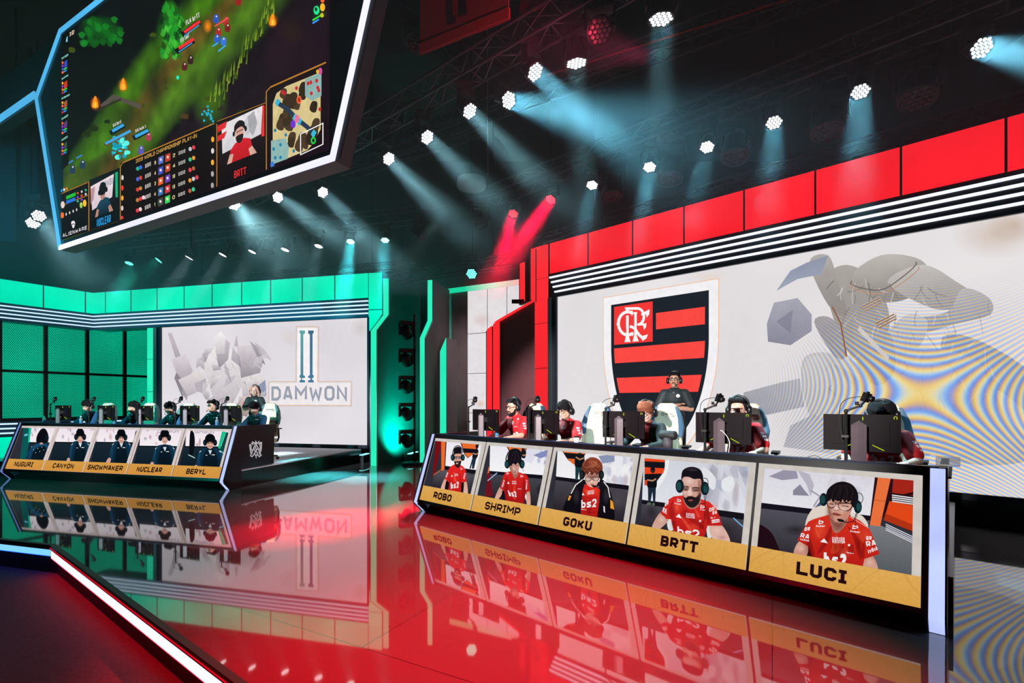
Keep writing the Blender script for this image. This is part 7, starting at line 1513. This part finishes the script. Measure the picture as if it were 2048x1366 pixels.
    for (uL, vT, vB, full) in ((1314.5, 627, 659.5, False), (1230, 697.5, 727, True), (1238, 756, 786, True)):
        yA, yB = h(uL, vT)[1], h(uL, vB)[1]; N = 8; Lp, Rp = [], []
        for i in range(N+1):
            y = yA+(yB-yA)*i/N; w = half(y)-mg; Rp.append((xm+w, y)); Lp.append((xm-w if full else h(uL, 640)[0], y))
        pc.L(R0, Lp+Rp[::-1])
    e, f = h(1230, 616), h(1308, 690); e = (X0+mg, h(1230, 615)[1]); f = (h(1308, 640)[0], h(1230, 690.5)[1]); pc.L('f23a38', [(e[0], f[1]), (f[0], f[1]), (f[0], e[1]), e])
    # interlaced monogram
    pc.z = (1190, 550, .2269); w = 'fbf6f6'
    def arc(cx, cy, rx, ry, a0, a1, k=14): return [(cx+rx*math.cos(math.radians(a0+(a1-a0)*i/k)), cy+ry*math.sin(math.radians(a0+(a1-a0)*i/k))) for i in range(k+1)]
    pc.l(w, 25, arc(300, 430, 82, 102, -55, -305)); pc.p(w, [(200, 436), (226, 405), (226, 470)]); pc.p(w, [(312, 320), (345, 318), (340, 366)]); pc.p(w, [(318, 512), (350, 508), (345, 545)])
    pc.l(w, 24, [(298, 360), (298, 560)]); pc.p(w, [(284, 545), (312, 545), (326, 592), (272, 594)]); pc.l(w, 24, [(368, 330), (368, 555)]); pc.p(w, [(355, 545), (382, 543), (398, 586), (342, 590)]); pc.p(w, [(350, 335), (385, 330), (380, 350), (355, 352)])
    pc.l(w, 22, [(280, 300)]+arc(385, 370, 58, 72, -100, 80)[1:]); pc.p(w, [(274, 290), (320, 288), (330, 304), (290, 326)]); pc.l(w, 24, [(320, 455), (360, 470), (400, 530), (440, 566)]); pc.p(w, [(410, 545), (480, 526), (466, 560), (432, 584)])
    pc.l(w, 17, [(420, 352), (470, 340)]); pc.p(w, [(440, 332), (494, 306), (490, 350), (468, 378), (462, 350)]); pc.l(w, 17, [(385, 440), (450, 438)]); pc.p(w, [(436, 446), (466, 424), (462, 462), (444, 486)])
    for ln in ([(286, 470), (286, 505)], [(312, 350), (312, 505)], [(356, 350), (356, 470)], [(381, 445), (381, 470)]): pc.l('f23a38', 4, ln)
    pc.z = (0, 0, 1)
    for _ in range(16): u = rng.uniform(1235, 1410); v = rng.uniform(600, 800); pc.l('401a1c30', 1, [(u, v), (u+rng.uniform(-4, 4), v+6), (u+rng.uniform(-8, 8), v+14)])
    pc.build('picture', picmat('wall_picture', 1, .05, 6), WR)
    # lens moire on the display grid, added as a glowing sheet before it
    m, nt, out = _new('rippling_display_stripes'); tc = nd(nt, 'ShaderNodeTexCoord'); sx = nd(nt, 'ShaderNodeSeparateXYZ'); nt.links.new(tc.outputs['UV'], sx.inputs[0])
    def mth(op, a, b=None):
        n = nd(nt, 'ShaderNodeMath', operation=op)
        for i, v in enumerate((a, b)):
            if v is None: continue
            if isinstance(v, (int, float)): n.inputs[i].default_value = v
            else: nt.links.new(v, n.inputs[i])
        return n.outputs[0]
    cx, cyy = h(1842, 788); dx, dy = mth('SUBTRACT', sx.outputs[0], cx), mth('SUBTRACT', sx.outputs[1], cyy)
    ph = mth('SUBTRACT', mth('MULTIPLY', mth('MULTIPLY', dy, dy), 58.), mth('MULTIPLY', mth('MULTIPLY', dx, dx), 40.)); ph = mth('ADD', ph, mth('MULTIPLY', mth('MULTIPLY', dx, dy), 14.))
    ch_ = [mth('ADD', .5, mth('MULTIPLY', .5, mth('COSINE', mth('ADD', ph, o)))) for o in (0., .75, 2.7)]
    cb = nd(nt, 'ShaderNodeCombineColor'); lo, hi = (.22, .52, .26), (.98, .78, 1.0)
    for i in range(3): nt.links.new(mth('ADD', lo[i]*.55, mth('MULTIPLY', hi[i]-lo[i]*.55, ch_[i])), cb.inputs[i])
    e = nd(nt, 'ShaderNodeEmission'); nt.links.new(cb.outputs[0], e.inputs[0]); tr = nd(nt, 'ShaderNodeBsdfTransparent'); mx = nd(nt, 'ShaderNodeMixShader')
    mr = nd(nt, 'ShaderNodeMapRange'); mr.interpolation_type = 'SMOOTHSTEP'; nt.links.new(mth('SQRT', mth('ADD', mth('MULTIPLY', mth('MULTIPLY', dx, dx), .5), mth('MULTIPLY', mth('MULTIPLY', mth('ADD', dy, .35), mth('ADD', dy, .35)), .62))), mr.inputs[0])
    mr.inputs[1].default_value = .55; mr.inputs[2].default_value = 1.75; mr.inputs[3].default_value = .72; mr.inputs[4].default_value = .0
    nt.links.new(mr.outputs[0], mx.inputs[0]); nt.links.new(tr.outputs[0], mx.inputs[1]); nt.links.new(e.outputs[0], mx.inputs[2]); nt.links.new(mx.outputs[0], out.inputs[0]); m.cycles.emission_sampling = 'NONE'
    X0 = h(1480, 700)[0]; me = bpy.data.meshes.new('ripple'); q = ((X0, .44), (wR, .44), (wR, 4.05), (X0, 4.05)); me.from_pydata([PR_.W(x, y, .05) for x, y in q], [], [(0, 1, 2, 3)]); uv = me.uv_layers.new(name='UVMap')
    for i, c in enumerate(q): uv.data[i].uv = c
    me.materials.append(m); meshobj('ripple_overlay', me, WR)
wall_right_picture()
